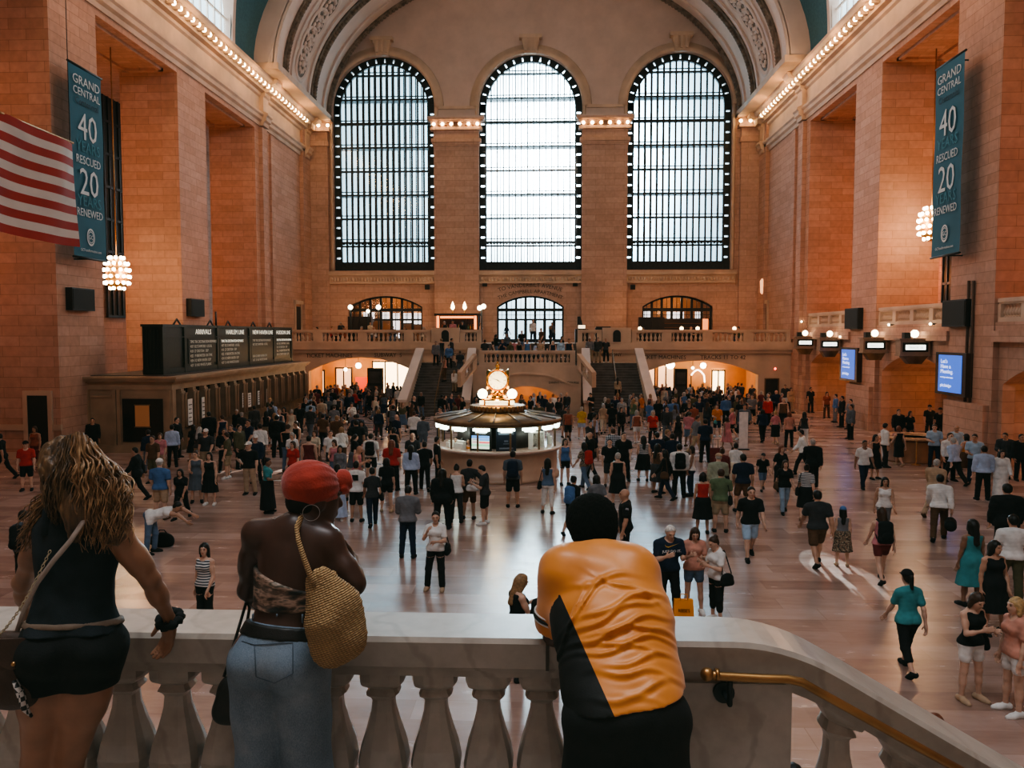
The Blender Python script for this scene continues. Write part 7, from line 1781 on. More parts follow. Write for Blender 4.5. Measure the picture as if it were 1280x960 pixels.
def hero_body(s, skin, k=1.0, ka=1.0, hand_scale=1.0, curl=.4, h=.0062):
    pr = fatten(torso(s), k) + neckp(s) + headp(s)
    for q in 'LR': pr += fatten(arm(s, q), ka) + hand(s, q, hand_scale, curl) + leg(s, q, ka) + foot(s, q)
    P, Q = model(pr, h, smooth=1); me = np_mesh('person', P, Q, skin); paint_face(me, P, s); o = link('person', me); return o
def skin_custom(nm, col, rough, seed=0):
    m = MATS[nm] = bpy.data.materials.new(nm); nt, b, o = nodes_of(m); wp = worldpos(nt); a = N(nt, 'ShaderNodeAttribute', attribute_name='paint')
    c = ramp(nt, noise(nt, 12, 5, wp), [(.3, tuple(x*.82 for x in col)), (.7, tuple(x*1.12 for x in col))]); nt.links.new(mixc(nt, 1.0, c, a.outputs[0], 'MULTIPLY'), b.inputs['Base Color'])
    b.inputs['Roughness'].default_value = rough; b.inputs['Subsurface Weight'].default_value = .05; b.inputs['Subsurface Radius'].default_value = (.02, .008, .004); bump(nt, b, noise(nt, 180, 3, wp), .08, .002); return m

# ---------------------------------------------------------------- curly-haired woman in a dark tank top
def woman_a():
    pel, neck = K(91, 800, 2.93), K(98, 648, 3.0)
    J = dict(shL=K(52, 668, 3.03), elL=K(28, 728, 3.18), wrL=K(36, 772, 3.36), shR=K(146, 664, 2.98), elR=K(188, 724, 3.06), wrR=K(213, 776, 3.19))
    J['faL'] = nrm(V3(.3, .9, -.15)); J['faR'] = nrm(V3(-.22, .12, -1)); J['hsR'] = nrm(V3(-.85, .5, .2))
    s = hero(pel, neck, 14, K(80, 588, 3.0), V3(-.94, .32, -.06), V3(.08, 0, 1), 'f', J); T = s['T']
    s['hipL'] = pel + T @ V3(-.092, 0, -.03); s['hipR'] = pel + T @ V3(.092, 0, -.03)
    s['knR'] = K(84, 962, 3.03); s['knL'] = K(46, 955, 2.98); s['anR'] = np.array([s['knR'][0] - .06, 2.92, FLZ + .075], np.float32); s['anL'] = np.array([s['knL'][0] - .0, 2.86, FLZ + .075], np.float32)
    for q in 'LR': s['ft'+q] = nrm(V3(-.25, 1, -.02))
    sk = skin_custom('skin_tanned', (.33, .165, .095), .42); root = hero_body(s, sk, .93, .98)
    tag(root, 'woman with curly blond hair, dark tank top and black shorts, hand on the rail', 'person')
    up = T @ V3(0, 0, 1); t = s['t']; TT = fatten(torso(s), .95)
    tk = hero_mat('tank_navy', (.012, .018, .024), .85, .2, 25, .2); bl = hero_mat('shorts_black', (.008, .009, .010), .9, .2, 25, .2)
    side = [(s['sh'+q] + T @ V3((-1 if q == 'L' else 1)*.045, 0, .0), .085) for q in 'LR']
    P, Q = model(TT, .0062, .013, [(t(0, 0, .03), -up), (t(0, 0, .455), up)], [(t(0, .0, .53), .105)] + side, 1, lambda x, y, z: .004*rip(x*1.5, y, z*1.2))
    hobj('tank_top', P, Q, tk, root)
    for sd, q in ((-1, 'L'), (1, 'R')):
        a, b, c = t(sd*.085, -.085, .42), t(sd*.10, -.02, .497), t(sd*.085, .09, .41); m = MB().tube([tuple(a - up*.03), tuple(a*.6 + b*.4 + up*.02), tuple(b), tuple(b*.5 + c*.5 + up*.015), tuple(c)], .016, 8, flat=.35); m.build('shoulder_strap', tk, root)
    P, Q = model(fatten(TT[:2] + TT[6:8], .92) + [C(s['hip'+q], s['hip'+q]*.55 + s['kn'+q]*.45, .088, .092, .05) for q in 'LR'], .0062, .012, [(t(0, 0, .075), up), (K(96, 864, 2.9), V3(0, 0, -1))], [], 1, lambda x, y, z: .004*rip(x, y, z)); hobj('shorts', P, Q, bl, root)
    P, Q = model(TT[:2], .0062, .020, [(t(0, 0, .078), up), (t(0, 0, .056), -up)], [], 1); hobj('belt', P, Q, hero_mat('belt_tan', (.20, .15, .11), .6), root)
    # scrunchie on the wrist
    w = s['wrR'] - nrm(s['wrR'] - s['elR'])*.012; d = nrm(s['wrR'] - s['elR']); a = nrm(np.cross(d, V3(0, 1, 0))); b = np.cross(d, a); m = MB()
    m.tube([tuple(w + (a*math.cos(2*pi*i/28) + b*math.sin(2*pi*i/28))*(.040 + .004*math.sin(i*2.6))) for i in range(29)], [.017 + .004*math.sin(i*1.9) for i in range(29)], 8); m.build('scrunchie', MATS['shorts_black'], root)
    sh = hero_mat('shoe_dark', (.02, .02, .02), .6); P, Q = model(foot(s, 'L') + foot(s, 'R'), .008, .008, [(V3(0, 0, FLZ + .10), V3(0, 0, 1))], []); hobj('shoes', P, Q, sh, root)
    # hair: a full body of hair, then many wavy locks
    hd, H = s['head'], s['H']; A = lambda x, y, z: hd + H @ V3(x, y, z)
    rootsm = MATS['hair_dark_gold'] = bpy.data.materials.new('hair_dark_gold'); nt, b_, o_ = nodes_of(rootsm); wp = worldpos(nt); mp = N(nt, 'ShaderNodeMapping'); nt.links.new(wp, mp.inputs[0]); mp.inputs['Scale'].default_value = (60, 60, 7); n_ = noise(nt, 1, 4, mp.outputs[0])
    nt.links.new(ramp(nt, n_, [(.3, (.03, .016, .008)), (.55, (.12, .065, .028)), (.75, (.26, .155, .07))]), b_.inputs['Base Color']); b_.inputs['Roughness'].default_value = .5; bump(nt, b_, n_, .6, .02)
    base = [E(A(0, -.02, .03), (.092, .108, .102), H, .02), C(A(.02, -.07, .0), K(128, 632, 2.95), .085, .072, .05), C(K(128, 625, 2.95), K(142, 668, 2.93), .07, .04, .05), C(A(-.05, -.03, .02), K(104, 640, 2.9), .06, .055, .05), C(A(-.06, .012, .03), A(-.07, -.005, -.09), .03, .035, .04), C(K(100, 640, 2.9), K(96, 668, 2.88), .05, .03, .04), C(A(.05, -.02, .0), K(62, 648, 3.08), .045, .04, .05), C(K(62, 642, 3.06), K(40, 684, 3.08), .04, .026, .04)]
    hw = lambda x, y, z: .006*np.sin(x*120 + 2*np.sin(z*40))*np.cos(y*90 + z*20)
    P, Q = model([base[0], E(A(0, -.05, -.03), (.075, .06, .08), H, .04)], .0064, 0, [(A(0, .042, .035), H @ V3(0, .80, -.60))], [], 1, hw); hr = hobj('hair', P, Q, rootsm, root)
    base[4] = C(A(-.06, -.005, .0), A(-.068, -.015, -.09), .026, .035, .04)
    P, Q = model(base[1:], .0068, 0, [], [(A(-.0, .135, -.03), .098)], 1, hw); hobj('hair_fall', P, Q, rootsm, hr)
    gold = MATS['hair_gold'] = bpy.data.materials.new('hair_gold'); nt, b_, o_ = nodes_of(gold); wp = worldpos(nt)
    nt.links.new(ramp(nt, noise(nt, 26, 3, wp), [(.3, (.07, .035, .016)), (.5, (.27, .145, .065)), (.72, (.52, .34, .18))]), b_.inputs['Base Color']); b_.inputs['Roughness'].default_value = .42
    r = random.Random(5); st = MB(); dk = MB()
    def lock(mb, p0, end, bulge, r0, am, fr):
        ph = r.uniform(0, 6.28); n = 18; pts = []
        for k in range(n + 1):
            w_ = k/n; g = am*min(1, w_*2.5); pts.append(tuple(p0*(1 - w_) + end*w_ + bulge*math.sin(pi*w_) + V3(g*math.sin(fr*6.28*w_ + ph), g*math.cos(fr*6.28*w_ + ph), .4*g*math.sin(fr*6.28*w_))))
        mb.tube(pts, [r0*(1 - .75*(k/n)**2) for k in range(n + 1)], 5, False)
    for i in range(520):                                                # bright curls falling behind
        q = r.random(); p0 = K(94 + 32*q + r.uniform(-3, 3), 542 + 30*q*q + r.uniform(-3, 16), 3.0 - r.uniform(.02, .12)*(1 - .4*q)); ex = 98 + 66*min(1, max(0, q*.75 + r.uniform(-.12, .36)))
        lock(st, p0, K(ex, 640 + r.uniform(0, 54) - (10 if ex > 140 else 0), 2.92 + r.uniform(-.06, .08)), V3(.035*q + .01, -.05*(1 - q), .02), r.uniform(.0022, .005), r.uniform(.005, .013), r.uniform(2.2, 3.8))
    for i in range(330):                                                # darker side of the head
        q = r.random(); p0 = K(62 + 36*q + r.uniform(-2, 2), 566 - 22*math.sin(min(1, q*1.15)*pi/2) + r.uniform(-2, 14), 2.925 + r.uniform(-.01, .02) + .05*abs(q - .6)); lock(dk, p0, K(66 + 34*q + r.uniform(-7, 7), 628 + r.uniform(0, 30), 2.89 + r.uniform(-.02, .03)), V3(-.004, -.035, .0), r.uniform(.002, .0045), r.uniform(.003, .008), r.uniform(2, 3.4))
    for i in range(170):                                                # locks falling in front of the far shoulder
        lock(st if i % 3 else dk, K(r.uniform(64, 82), r.uniform(604, 622), 2.99 + r.uniform(-.04, .04)), K(r.uniform(20, 60), r.uniform(648, 692), 3.0 + r.uniform(-.06, .06)), V3(.0, -.0, .02), r.uniform(.002, .0042), r.uniform(.004, .010), r.uniform(2, 3.4))
    st.build('hair_locks', gold, hr, False)['kind'] = 'stuff'; dk.build('dark_locks', rootsm, hr, False)['kind'] = 'stuff'
    # crossbody bag
    bg = thing('crossbody_bag', 'brown leather crossbody bag with a pale strap over the back of the curly-haired woman', 'bag', (0, 0, 0)); lea = hero_mat('leather_brown', (.055, .03, .02), .5, .3, 12, .2)
    st = MB(); pts = [K(116, 640, 2.90), K(104, 652, 2.845), K(88, 676, 2.825), K(66, 702, 2.82), K(47, 728, 2.835), K(30, 762, 2.86), K(18, 800, 2.88)]; st.tube([tuple(p) for p in pts], .011, 8, flat=.5); st.build('strap', hero_mat('strap_pale', (.34, .29, .25), .45), bg)
    ch = MB(); pa, pb = K(62, 690, 2.80), K(-6, 800, 2.82)
    for k in range(34):
        c = pa + (pb - pa)*k/33 + V3(0, 0, -.03*math.sin(pi*k/33)); e = nrm(pb - pa); f_ = V3(0, 1, 0) if k % 2 else nrm(np.cross(e, V3(0, 1, 0)))
        ch.tube([tuple(c + e*.008*math.cos(2*pi*i/8) + f_*.0045*math.sin(2*pi*i/8)) for i in range(9)], .0016, 4, False)
    ch.build('chain', hero_mat('chain_metal', (.5, .42, .28), .3), bg, False)['kind'] = 'stuff'
    P, Q = model([E(K(12, 838, 2.86), (.10, .05, .14), EYE3, .03), C(K(-8, 862, 2.86), K(34, 864, 2.86), .05, .05, .05), C(K(0, 802, 2.86), K(32, 800, 2.86), .03, .03, .03)], .0068, 0, [], [], 1, lambda x, y, z: .003*rip(x, y, z)); hobj('body', P, Q, lea, bg)
    m = MB(); fl_ = [K(-14, 800, 2.80), K(38, 798, 2.80), K(42, 826, 2.795), K(14, 838, 2.79), K(-14, 828, 2.795)]; m.add([tuple(p) for p in fl_] + [tuple(p + V3(0, .012, 0)) for p in fl_], [(0, 1, 2, 3, 4), (9, 8, 7, 6, 5), (0, 5, 6, 1), (1, 6, 7, 2), (2, 7, 8, 3), (3, 8, 9, 4), (4, 9, 5, 0)]); m.build('flap', lea, bg)
    m = MB().ball(tuple(K(17, 830, 2.785)), .009, 10, 8); m.build('clasp', BRASS, bg)
    ck = MATS['checker_cloth'] = bpy.data.materials.new('checker_cloth'); nt, b_, o_ = nodes_of(ck); cx = N(nt, 'ShaderNodeTexChecker'); nt.links.new(worldpos(nt), cx.inputs[0]); cx.inputs[3].default_value = 60; cx.inputs[1].default_value = (.6, .58, .54, 1); cx.inputs[2].default_value = (.02, .02, .02, 1); nt.links.new(cx.outputs[0], b_.inputs[0])
    m = MB(); pts = [K(18, 850, 2.80), K(26, 868, 2.795), K(31, 885, 2.80), K(40, 896, 2.81)]; m.tube([tuple(p) for p in pts], [.012, .018, .016, .006], 8, flat=.5); m.build('scarf', ck, bg)
woman_a()

# ---------------------------------------------------------------- woman in the red headwrap
def woman_b():
    pel, neck = K(350, 818, 2.96), K(372, 660, 3.06)
    J = dict(shL=K(319, 668, 3.07), elL=K(309, 738, 3.18), wrL=K(340, 766, 3.36), shR=K(412, 678, 3.05), elR=K(443, 731, 3.02), wrR=K(439, 699, 3.22))
    J['faL'] = nrm(V3(.8, .6, .0)); J['faR'] = nrm(V3(-.62, .25, .55)); J['hsR'] = nrm(V3(.3, -.5, .8))
    s = hero(pel, neck, -8, K(394, 622, 3.11), V3(.80, .58, -.14), V3(.16, .12, 1), 'f', J); T = s['T']
    s['hipL'] = pel + T @ V3(-.09, 0, -.03); s['hipR'] = pel + T @ V3(.09, 0, -.03)
    s['knL'] = K(328, 968, 2.96); s['knR'] = K(383, 968, 2.98)
    for q, dx in (('L', -.01), ('R', .02)): s['an'+q] = np.array([s['kn'+q][0] + dx, 2.9, FLZ + .075], np.float32); s['ft'+q] = nrm(V3(.1, 1, -.02))
    sk = skin_custom('skin_deep', (.066, .030, .021), .36); root = hero_body(s, sk, .93, 1.0); TT = fatten(torso(s), .94); t = s['t']; up = T @ V3(0, 0, 1)
    tag(root, 'woman in a red headwrap with bare back, camouflage bandeau top and light blue jeans', 'person')
    # bandeau
    cam_m = MATS['camouflage'] = bpy.data.materials.new('camouflage'); nt, b, o = nodes_of(cam_m); wp = worldpos(nt); mp = N(nt, 'ShaderNodeMapping'); nt.links.new(wp, mp.inputs[0]); mp.inputs['Scale'].default_value = (9, 9, 26); mp.inputs['Rotation'].default_value = (0, .25, 0); nn = noise(nt, 1.3, 3, mp.outputs[0])
    nt.links.new(ramp(nt, nn, [(.36, (.012, .012, .01)), (.46, (.10, .06, .04)), (.53, (.33, .22, .16)), (.6, (.05, .045, .03)), (.68, (.42, .34, .28))]), b.inputs['Base Color']); b.inputs['Roughness'].default_value = .8
    topn = nrm(np.cross(K(384, 738, 2.9) - K(302, 710, 2.9), V3(0, 1, 0))); topn = topn if topn[2] > 0 else -topn
    P, Q = model(TT, .006, .012, [(K(302, 711, 2.95), topn), (K(345, 768, 2.9), V3(0, 0, -1))], [], 1, lambda x, y, z: .003*rip(x*1.4, y, z*2.2)); hobj('bandeau_top', P, Q, cam_m, root)
    # jeans
    jm = MATS['jeans_light'] = bpy.data.materials.new('jeans_light'); nt, b, o = nodes_of(jm); wp = worldpos(nt); n1 = noise(nt, 7, 5, wp, .6); mp = N(nt, 'ShaderNodeMapping'); nt.links.new(wp, mp.inputs[0]); mp.inputs['Scale'].default_value = (400, 400, 160); n2 = noise(nt, 1, 2, mp.outputs[0])
    c = mixc(nt, .3, ramp(nt, n1, [(.3, (.085, .125, .17)), (.55, (.145, .20, .255)), (.75, (.235, .29, .34))]), ramp(nt, n2, [(.3, (.05, .08, .12)), (.7, (.3, .36, .42))])); nt.links.new(c, b.inputs['Base Color']); b.inputs['Roughness'].default_value = .9; bump(nt, b, n2, .15, .002)
    pr = fatten(TT[:2] + TT[6:8], .93)
    for q in 'LR': pr += [C(s['hip'+q], s['kn'+q], .088, .079, .012), C(s['kn'+q], s['an'+q], .079, .080, .012)]
    P, Q = model(pr, .006, .016, [(t(0, 0, .115), up)], [], 1, lambda x, y, z: .0045*rip(x*.8, y, z*.8) - .008*np.exp(-((x - pel[0] - .01)/.012)**2)*np.clip((pel[2] + .05 - z)*8, 0, 1)*0)
    jn = hobj('jeans', P, Q, jm, root)
    P, Q = model(fatten(TT[:2], .95), .006, .022, [(t(0, 0, .112), up), (t(0, 0, .066), -up)], [], 1); hobj('belt', P, Q, hero_mat('belt_black', (.012, .011, .011), .45), root)
    # back pockets, yoke seam, belt loops
    def on_back(px, py): return K(px, py, 2.80)
    from mathutils.bvhtree import BVHTree
    bv = BVHTree.FromPolygons([Vector(p) for p in P.tolist()], Q.tolist()) if False else BVHTree.FromObject(jn, bpy.context.evaluated_depsgraph_get()) if False else None
    me = jn.data; bv = BVHTree.FromPolygons([v.co.copy() for v in me.vertices], [tuple(p.vertices) for p in me.polygons])
    def hit(px, py, off=.003):
        r_ = ray(px, py).normalized(); h, n_, i_, d_ = bv.ray_cast(EYEP, r_); return (h - r_*off) if h else Vector(at_y(px, py, 2.86))
    def seam(pts, r_, nm, mat): MB().tube([hit(*p) for p in pts], r_*.7, 5).build(nm, mat, jn)
    stm = hero_mat('denim_seam', (.075, .10, .135), .9)
    def dense(pts, n=8): return [(a[0] + (b[0]-a[0])*k/n, a[1] + (b[1]-a[1])*k/n) for a, b in zip(pts, pts[1:]) for k in range(n)] + [pts[-1]]
    seam(dense([(318, 806), (366, 803), (366, 842), (343, 854), (320, 846), (318, 806)]), .0022, 'back_pocket', stm)
    seam(dense([(302, 801), (318, 806)]), .002, 'yoke_seam', stm); seam(dense([(306, 788), (340, 797), (386, 790)]), .002, 'yoke_seam', stm)
    for px in (316, 346, 378): seam([(px, 768), (px, 774), (px, 781)], .005, 'belt_loop', jm)
    P, Q = model(foot(s, 'L') + foot(s, 'R'), .008, .008, [(V3(0, 0, FLZ + .10), V3(0, 0, 1))], []); hobj('shoes', P, Q, MATS['shoe_dark'], root)
    # headwrap
    hd, H = s['head'], s['H']; wm = hero_mat('headwrap_red', (.34, .036, .02), .75, .22, 14, .25, .25, .3)
    c0 = K(387, 602, 3.10); kn = K(428, 603, 3.16); ax = nrm(kn - c0); M = np.stack([ax, nrm(np.cross(V3(0, 0, 1), ax)), nrm(np.cross(ax, np.cross(V3(0, 0, 1), ax)))], 1)
    def folds(x, y, z):
        dx, dy, dz = x - c0[0], y - c0[1], z - c0[2]; u = dx*ax[0] + dy*ax[1] + dz*ax[2]; v = dx*M[0, 1] + dy*M[1, 1] + dz*M[2, 1]; w = dx*M[0, 2] + dy*M[1, 2] + dz*M[2, 2]; a = np.arctan2(w, v); return .0028*np.sin(a*13 + u*14 + .8*np.sin(u*30))*np.clip(.5 + u*6, .25, 1)
    P, Q = model([E(c0 + V3(-.004, 0, .0), (.100, .098, .082), M, .02), E(hd + H @ V3(0, -.015, .035), (.09, .105, .09), H, .03)], .0058, 0, [(K(387, 628, 3.1), nrm(V3(.1, .02, -1))), ], [], 1, folds); wr = hobj('headwrap', P, Q, wm, root)
    def kfolds(x, y, z):
        dx, dy, dz = x - kn[0], y - kn[1], z - kn[2]; v = dx*M[0, 1] + dy*M[1, 1] + dz*M[2, 1]; w = dx*M[0, 2] + dy*M[1, 2] + dz*M[2, 2]; r_ = np.sqrt(v*v + w*w); return .004*np.sin(np.arctan2(w, v)*3 + r_*260)
    P, Q = model([E(kn, (.038, .046, .050), M, .01), C(kn - ax*.035, kn - ax*.01, .036, .04, .01)], .0055, 0, [], [], 1, kfolds); hobj('knot', P, Q, wm, wr)
    # hoop earring and chain necklace
    ec = K(389, 641, 3.01); MB().tube([tuple(ec + V3(.030*math.cos(2*pi*k/32), .008*math.cos(2*pi*k/32), .030*math.sin(2*pi*k/32))) for k in range(33)], .0011, 6, False).build('hoop_earring', hero_mat('silver', (.35, .34, .33), .3), root)
    hm = hero_mat('short_dark_hair', (.008, .006, .005), .8, .3, 60, .4); P, Q = model([E(hd + H @ V3(0, -.05, -.015), (.072, .062, .06), H, .02)], .006, 0, [(K(387, 640, 3.1), nrm(V3(.2, 0, -1)))], [], 1); hobj('nape_hair', P, Q, hm, root)
    bm2 = BVHTree.FromPolygons([v.co.copy() for v in root.data.vertices], [tuple(p.vertices) for p in root.data.polygons])
    pts = []
    for k in range(15):
        px, py = 341 + 36*k/14, 648 - 8*math.sin(pi*k/14) + 4*math.sin(k) - k*.6; r_ = ray(px, py).normalized(); h, *_x = bm2.ray_cast(EYEP, r_)
        if h: pts.append(h - r_*.003)
    if len(pts) > 3: MB().tube(pts, .0018, 5).build('necklace', MATS['silver'], root)
    # straw shoulder bag
    bg = thing('straw_bag', 'woven straw shoulder bag hanging from the shoulder of the woman in the headwrap', 'bag', (0, 0, 0))
    sm_ = MATS['woven_straw'] = bpy.data.materials.new('woven_straw'); nt, b, o = nodes_of(sm_); wp = worldpos(nt)
    mp = N(nt, 'ShaderNodeMapping'); nt.links.new(wp, mp.inputs[0]); mp.inputs['Rotation'].default_value = (0, .4, 0)
    wv = N(nt, 'ShaderNodeTexWave', wave_type='BANDS', bands_direction='Z'); nt.links.new(mp.outputs[0], wv.inputs[0]); wv.inputs['Scale'].default_value = 42; wv.inputs['Distortion'].default_value = 1.2
    w2 = N(nt, 'ShaderNodeTexWave', wave_type='BANDS', bands_direction='X'); nt.links.new(mp.outputs[0], w2.inputs[0]); w2.inputs['Scale'].default_value = 26; w2.inputs['Distortion'].default_value = 2.5; w2.inputs['Detail Scale'].default_value = 4
    hgt = mathn(nt, 'MULTIPLY', wv.outputs[1], mathn(nt, 'ADD', mathn(nt, 'MULTIPLY', w2.outputs[1], .6), .4)); col = mixc(nt, .35, ramp(nt, hgt, [(.05, (.14, .075, .03)), (.5, (.50, .31, .13)), (.9, (.70, .49, .24))]), ramp(nt, noise(nt, 9, 3, wp), [(.3, (.28, .16, .07)), (.7, (.62, .42, .2))]))
    nt.links.new(col, b.inputs['Base Color']); b.inputs['Roughness'].default_value = .75; bump(nt, b, hgt, .9, .008)
    Y = 2.84; a = rad(-24); Mb = np.stack([V3(math.cos(a), 0, math.sin(a)), V3(0, 1, 0), V3(-math.sin(a), 0, math.cos(a))], 1)
    P, Q = model([E(K(421, 786, Y), (.098, .06, .125), Mb, .03), C(K(394, 728, Y), K(410, 770, Y), .035, .08, .05), C(K(405, 716, Y), K(430, 748, Y), .02, .05, .05), C(K(412, 815, Y), K(438, 802, Y), .05, .05, .05)], .006, 0, [], [], 1, lambda x, y, z: .0025*np.sin(x*200 + z*90)*np.sin(z*210 - x*70)); hobj('body', P, Q, sm_, bg)
    m = MB(); m.tube([tuple(p) for p in (K(398, 742, 2.83), K(389, 722, 2.82), K(380, 698, 2.83), K(373, 676, 2.87), K(371, 661, 2.93), K(375, 651, 3.0), K(382, 648, 3.06))], [.03, .027, .024, .022, .021, .02, .019], 10, flat=.4); m.tube([tuple(p) for p in (K(382, 648, 3.06), K(395, 655, 3.13), K(404, 690, 3.14), K(412, 716, 3.0), K(420, 735, 2.88))], [.019, .02, .021, .023, .026], 10, flat=.4); m.build('strap', sm_, bg)
woman_b()
hb = thing('handbag', 'small black handbag hanging between the woman in jeans and the balusters', 'bag', (0, 0, 0)); P_, Q_ = model([E(K(288, 872, 3.1), (.055, .045, .088), EYE3, .03), C(K(280, 890, 3.1), K(297, 890, 3.1), .045, .045, .04)], .006, 0, [], [], 1); hobj('body', P_, Q_, MATS['belt_black'], hb)
MB().tube([tuple(K(280, 846, 3.1)), tuple(K(294, 800, 3.14)), tuple(K(308, 752, 3.2)), tuple(K(312, 760, 3.18)), tuple(K(297, 846, 3.1))], .006, 6).build('strap', MATS['belt_black'], hb)

# ---------------------------------------------------------------- man in the orange shirt
def man_c():
    pel, neck = K(783, 888, 2.93), K(750, 694, 3.32)
    J = dict(shL=K(705, 716, 3.22), elL=K(694, 792, 3.25), wrL=K(742, 782, 3.42), shR=K(792, 716, 3.25), elR=K(808, 784, 3.30), wrR=K(756, 778, 3.42))
    J['faL'] = nrm(V3(.9, .4, -.05)); J['faR'] = nrm(V3(-.9, .4, 0.05))
    s = hero(pel, neck, 6, K(738, 660, 3.42), V3(-.22, .93, -.28), V3(.0, .30, 1), 'm', J); T = s['T']
    s['hipL'] = pel + V3(-.105, 0, -.06); s['hipR'] = pel + V3(.105, 0, -.06)
    for q, dx in (('L', -.12), ('R', .13)): s['kn'+q] = np.array([pel[0] + dx, 2.97, FLZ + .47], np.float32); s['an'+q] = np.array([pel[0] + dx*1.1, 2.86, FLZ + .075], np.float32); s['ft'+q] = nrm(V3(dx, 1, -.02))
    sk = skin_custom('skin_brown', (.075, .038, .026), .4); root = hero_body(s, sk, 1.05, 1.15, 1.08); t = s['t']; up = T @ V3(0, 0, 1)
    tag(root, 'man in an orange and black shirt leaning on the rail on folded arms', 'person')
    om = MATS['shirt_orange'] = bpy.data.materials.new('shirt_orange'); nt, b, o = nodes_of(om); wp = worldpos(nt); nt.links.new(ramp(nt, noise(nt, 6, 4, wp), [(.3, (.64, .225, .035)), (.7, (.78, .30, .06))]), b.inputs['Base Color']); b.inputs['Roughness'].default_value = .42; b.inputs['Specular IOR Level'].default_value = .5; b.inputs['Sheen Weight'].default_value = .25
    bump(nt, b, noise(nt, 260, 2, wp), .06, .002)
    bk = hero_mat('shirt_black', (.010, .011, .011), .7, .2, 20, .1)
    TT = fatten(torso(s), 1.16); pr = TT[:]
    pr += [E(t(0, -.01, .12), (.205, .15, .22), T, .08), E(t(0, -.03, .33), (.215, .13, .18), T, .07), C(s['shL']*.9 + s['shR']*.1, s['shR']*.9 + s['shL']*.1, .085, .085, .07)]
    for q in 'LR': d = s['el'+q] - s['sh'+q]; pr += [C(s['sh'+q], s['sh'+q] + d*.80, .082, .074, .05)]
    LB = np.linalg.inv(T)
    def folds(x, y, z):
        u = LB[0, 0]*(x - pel[0]) + LB[0, 1]*(y - pel[1]) + LB[0, 2]*(z - pel[2]); w = LB[2, 0]*(x - pel[0]) + LB[2, 1]*(y - pel[1]) + LB[2, 2]*(z - pel[2]); v = LB[1, 0]*(x - pel[0]) + LB[1, 1]*(y - pel[1]) + LB[1, 2]*(z - pel[2])
        g = 0
        for (w0, u0, sl, wd, ln, am) in ((.44, -.02, .10, .014, .10, .007), (.40, .05, -.55, .013, .09, .009), (.36, -.11, .9, .012, .08, .009), (.335, .02, .28, .012, .15, .010), (.295, -.02, .30, .012, .16, .011), (.255, .04, .24, .011, .14, .010), (.225, -.04, .12, .010, .15, .010), (.195, .05, .05, .010, .13, .010), (.165, -.02, -.04, .010, .15, .008), (.125, .06, .14, .012, .12, .008), (.08, .03, -.1, .013, .12, .008), (.03, .08, .2, .014, .10, .007), (.30, -.17, 1.5, .014, .06, .009), (.23, .14, -.3, .012, .07, .008), (.37, .13, -.2, .013, .07, .007), (-.01, -.02, -.15, .013, .10, .006)):
            wd = wd*.8; am = am*1.25; c = w - w0 - sl*(u - u0) - .012*np.sin((u - u0)*28); g = g - am*np.exp(-(c/wd)**2)*np.exp(-((u - u0)/ln)**2) + .45*am*np.exp(-((c + wd*1.9)/wd)**2)*np.exp(-((u - u0)/ln)**2)
        return np.where(v < .03, g, 0) + .0012*np.sin(w*60 + u*25)
    hem = K(778, 890, 2.8); hn = nrm(np.cross(K(853, 880, 2.8) - K(765, 892, 2.8), V3(0, 1, -.1))); hn = -hn if hn[2] > 0 else hn
    cuts = [(hem, hn), (s['neck'] + T @ V3(0, 0, -.005), T @ V3(0, .35, 1))] + [(s['el'+q]*.80 + s['sh'+q]*.2, s['el'+q] - s['sh'+q]) for q in ()]
    P, Q = model(pr, .0058, .014, cuts, [(s['el'+q] + nrm(s['el'+q] - s['sh'+q])*.02, .082) for q in 'LR'], 1, folds)
    a, b2 = K(703, 750, 3.05), K(767, 893, 2.82); pn = nrm(np.cross(b2 - a, nrm(a - np.array([0, 0, EYE], np.float32)))); left = (K(690, 860, 2.9) - a) @ pn
    sh = hobj('shirt', P, Q, om, root)
    import bmesh
    bm = bmesh.new(); bm.from_mesh(sh.data); bmesh.ops.bisect_plane(bm, geom=bm.verts[:] + bm.edges[:] + bm.faces[:], plane_co=Vector(a.tolist()), plane_no=Vector(pn.tolist())); sl0 = Vector(s['shL'].tolist()); sld = Vector(nrm(s['elL'] - s['shL']).tolist()); va, vn = Vector(a.tolist()), Vector(pn.tolist())
    for f in bm.faces:
        c = f.calc_center_median(); on_arm = (c - sl0).cross(sld).length < .125 and (c - sl0).dot(sld) > -.09 and c.x < sl0.x + .055; f.tag = (c - va).dot(vn)*left > 0 and not on_arm
    b2_ = bm.copy(); bmesh.ops.delete(bm, geom=[f for f in bm.faces if f.tag], context='FACES'); bm.to_mesh(sh.data); bm.free()
    pm = sh.data.copy(); bmesh.ops.delete(b2_, geom=[f for f in b2_.faces if not f.tag], context='FACES'); b2_.to_mesh(pm); b2_.free(); pm.name = 'side_panel'; pm.materials.clear(); pm.materials.append(bk)
    po = link('side_panel', pm, sh); OFF[sh] = OFF[po] = Vector((0, 0, 0))
    # sleeve cuff stripes
    for q in 'L':
        d = nrm(s['el'+q] - s['sh'+q]); c = s['sh'+q] + d*(np.linalg.norm(s['el'+q] - s['sh'+q])*.70); e1 = nrm(np.cross(d, V3(0, 1, 0))); e2 = np.cross(d, e1)
        for off, mt, rr in ((-.012, 'fabric_white', .0035), (.002, 'shirt_black', .006), (.013, 'fabric_white', .0035)): MB().tube([tuple(c + d*off + (e1*math.cos(2*pi*k/30) + e2*math.sin(2*pi*k/30))*.0935) for k in range(31)], rr, 6, False).build('cuff_stripe', MATS.get(mt) or fabric('white'), sh)
    pr = TT[:2] + TT[6:8] + [E(pel, (.19, .15, .14), T, .05)]
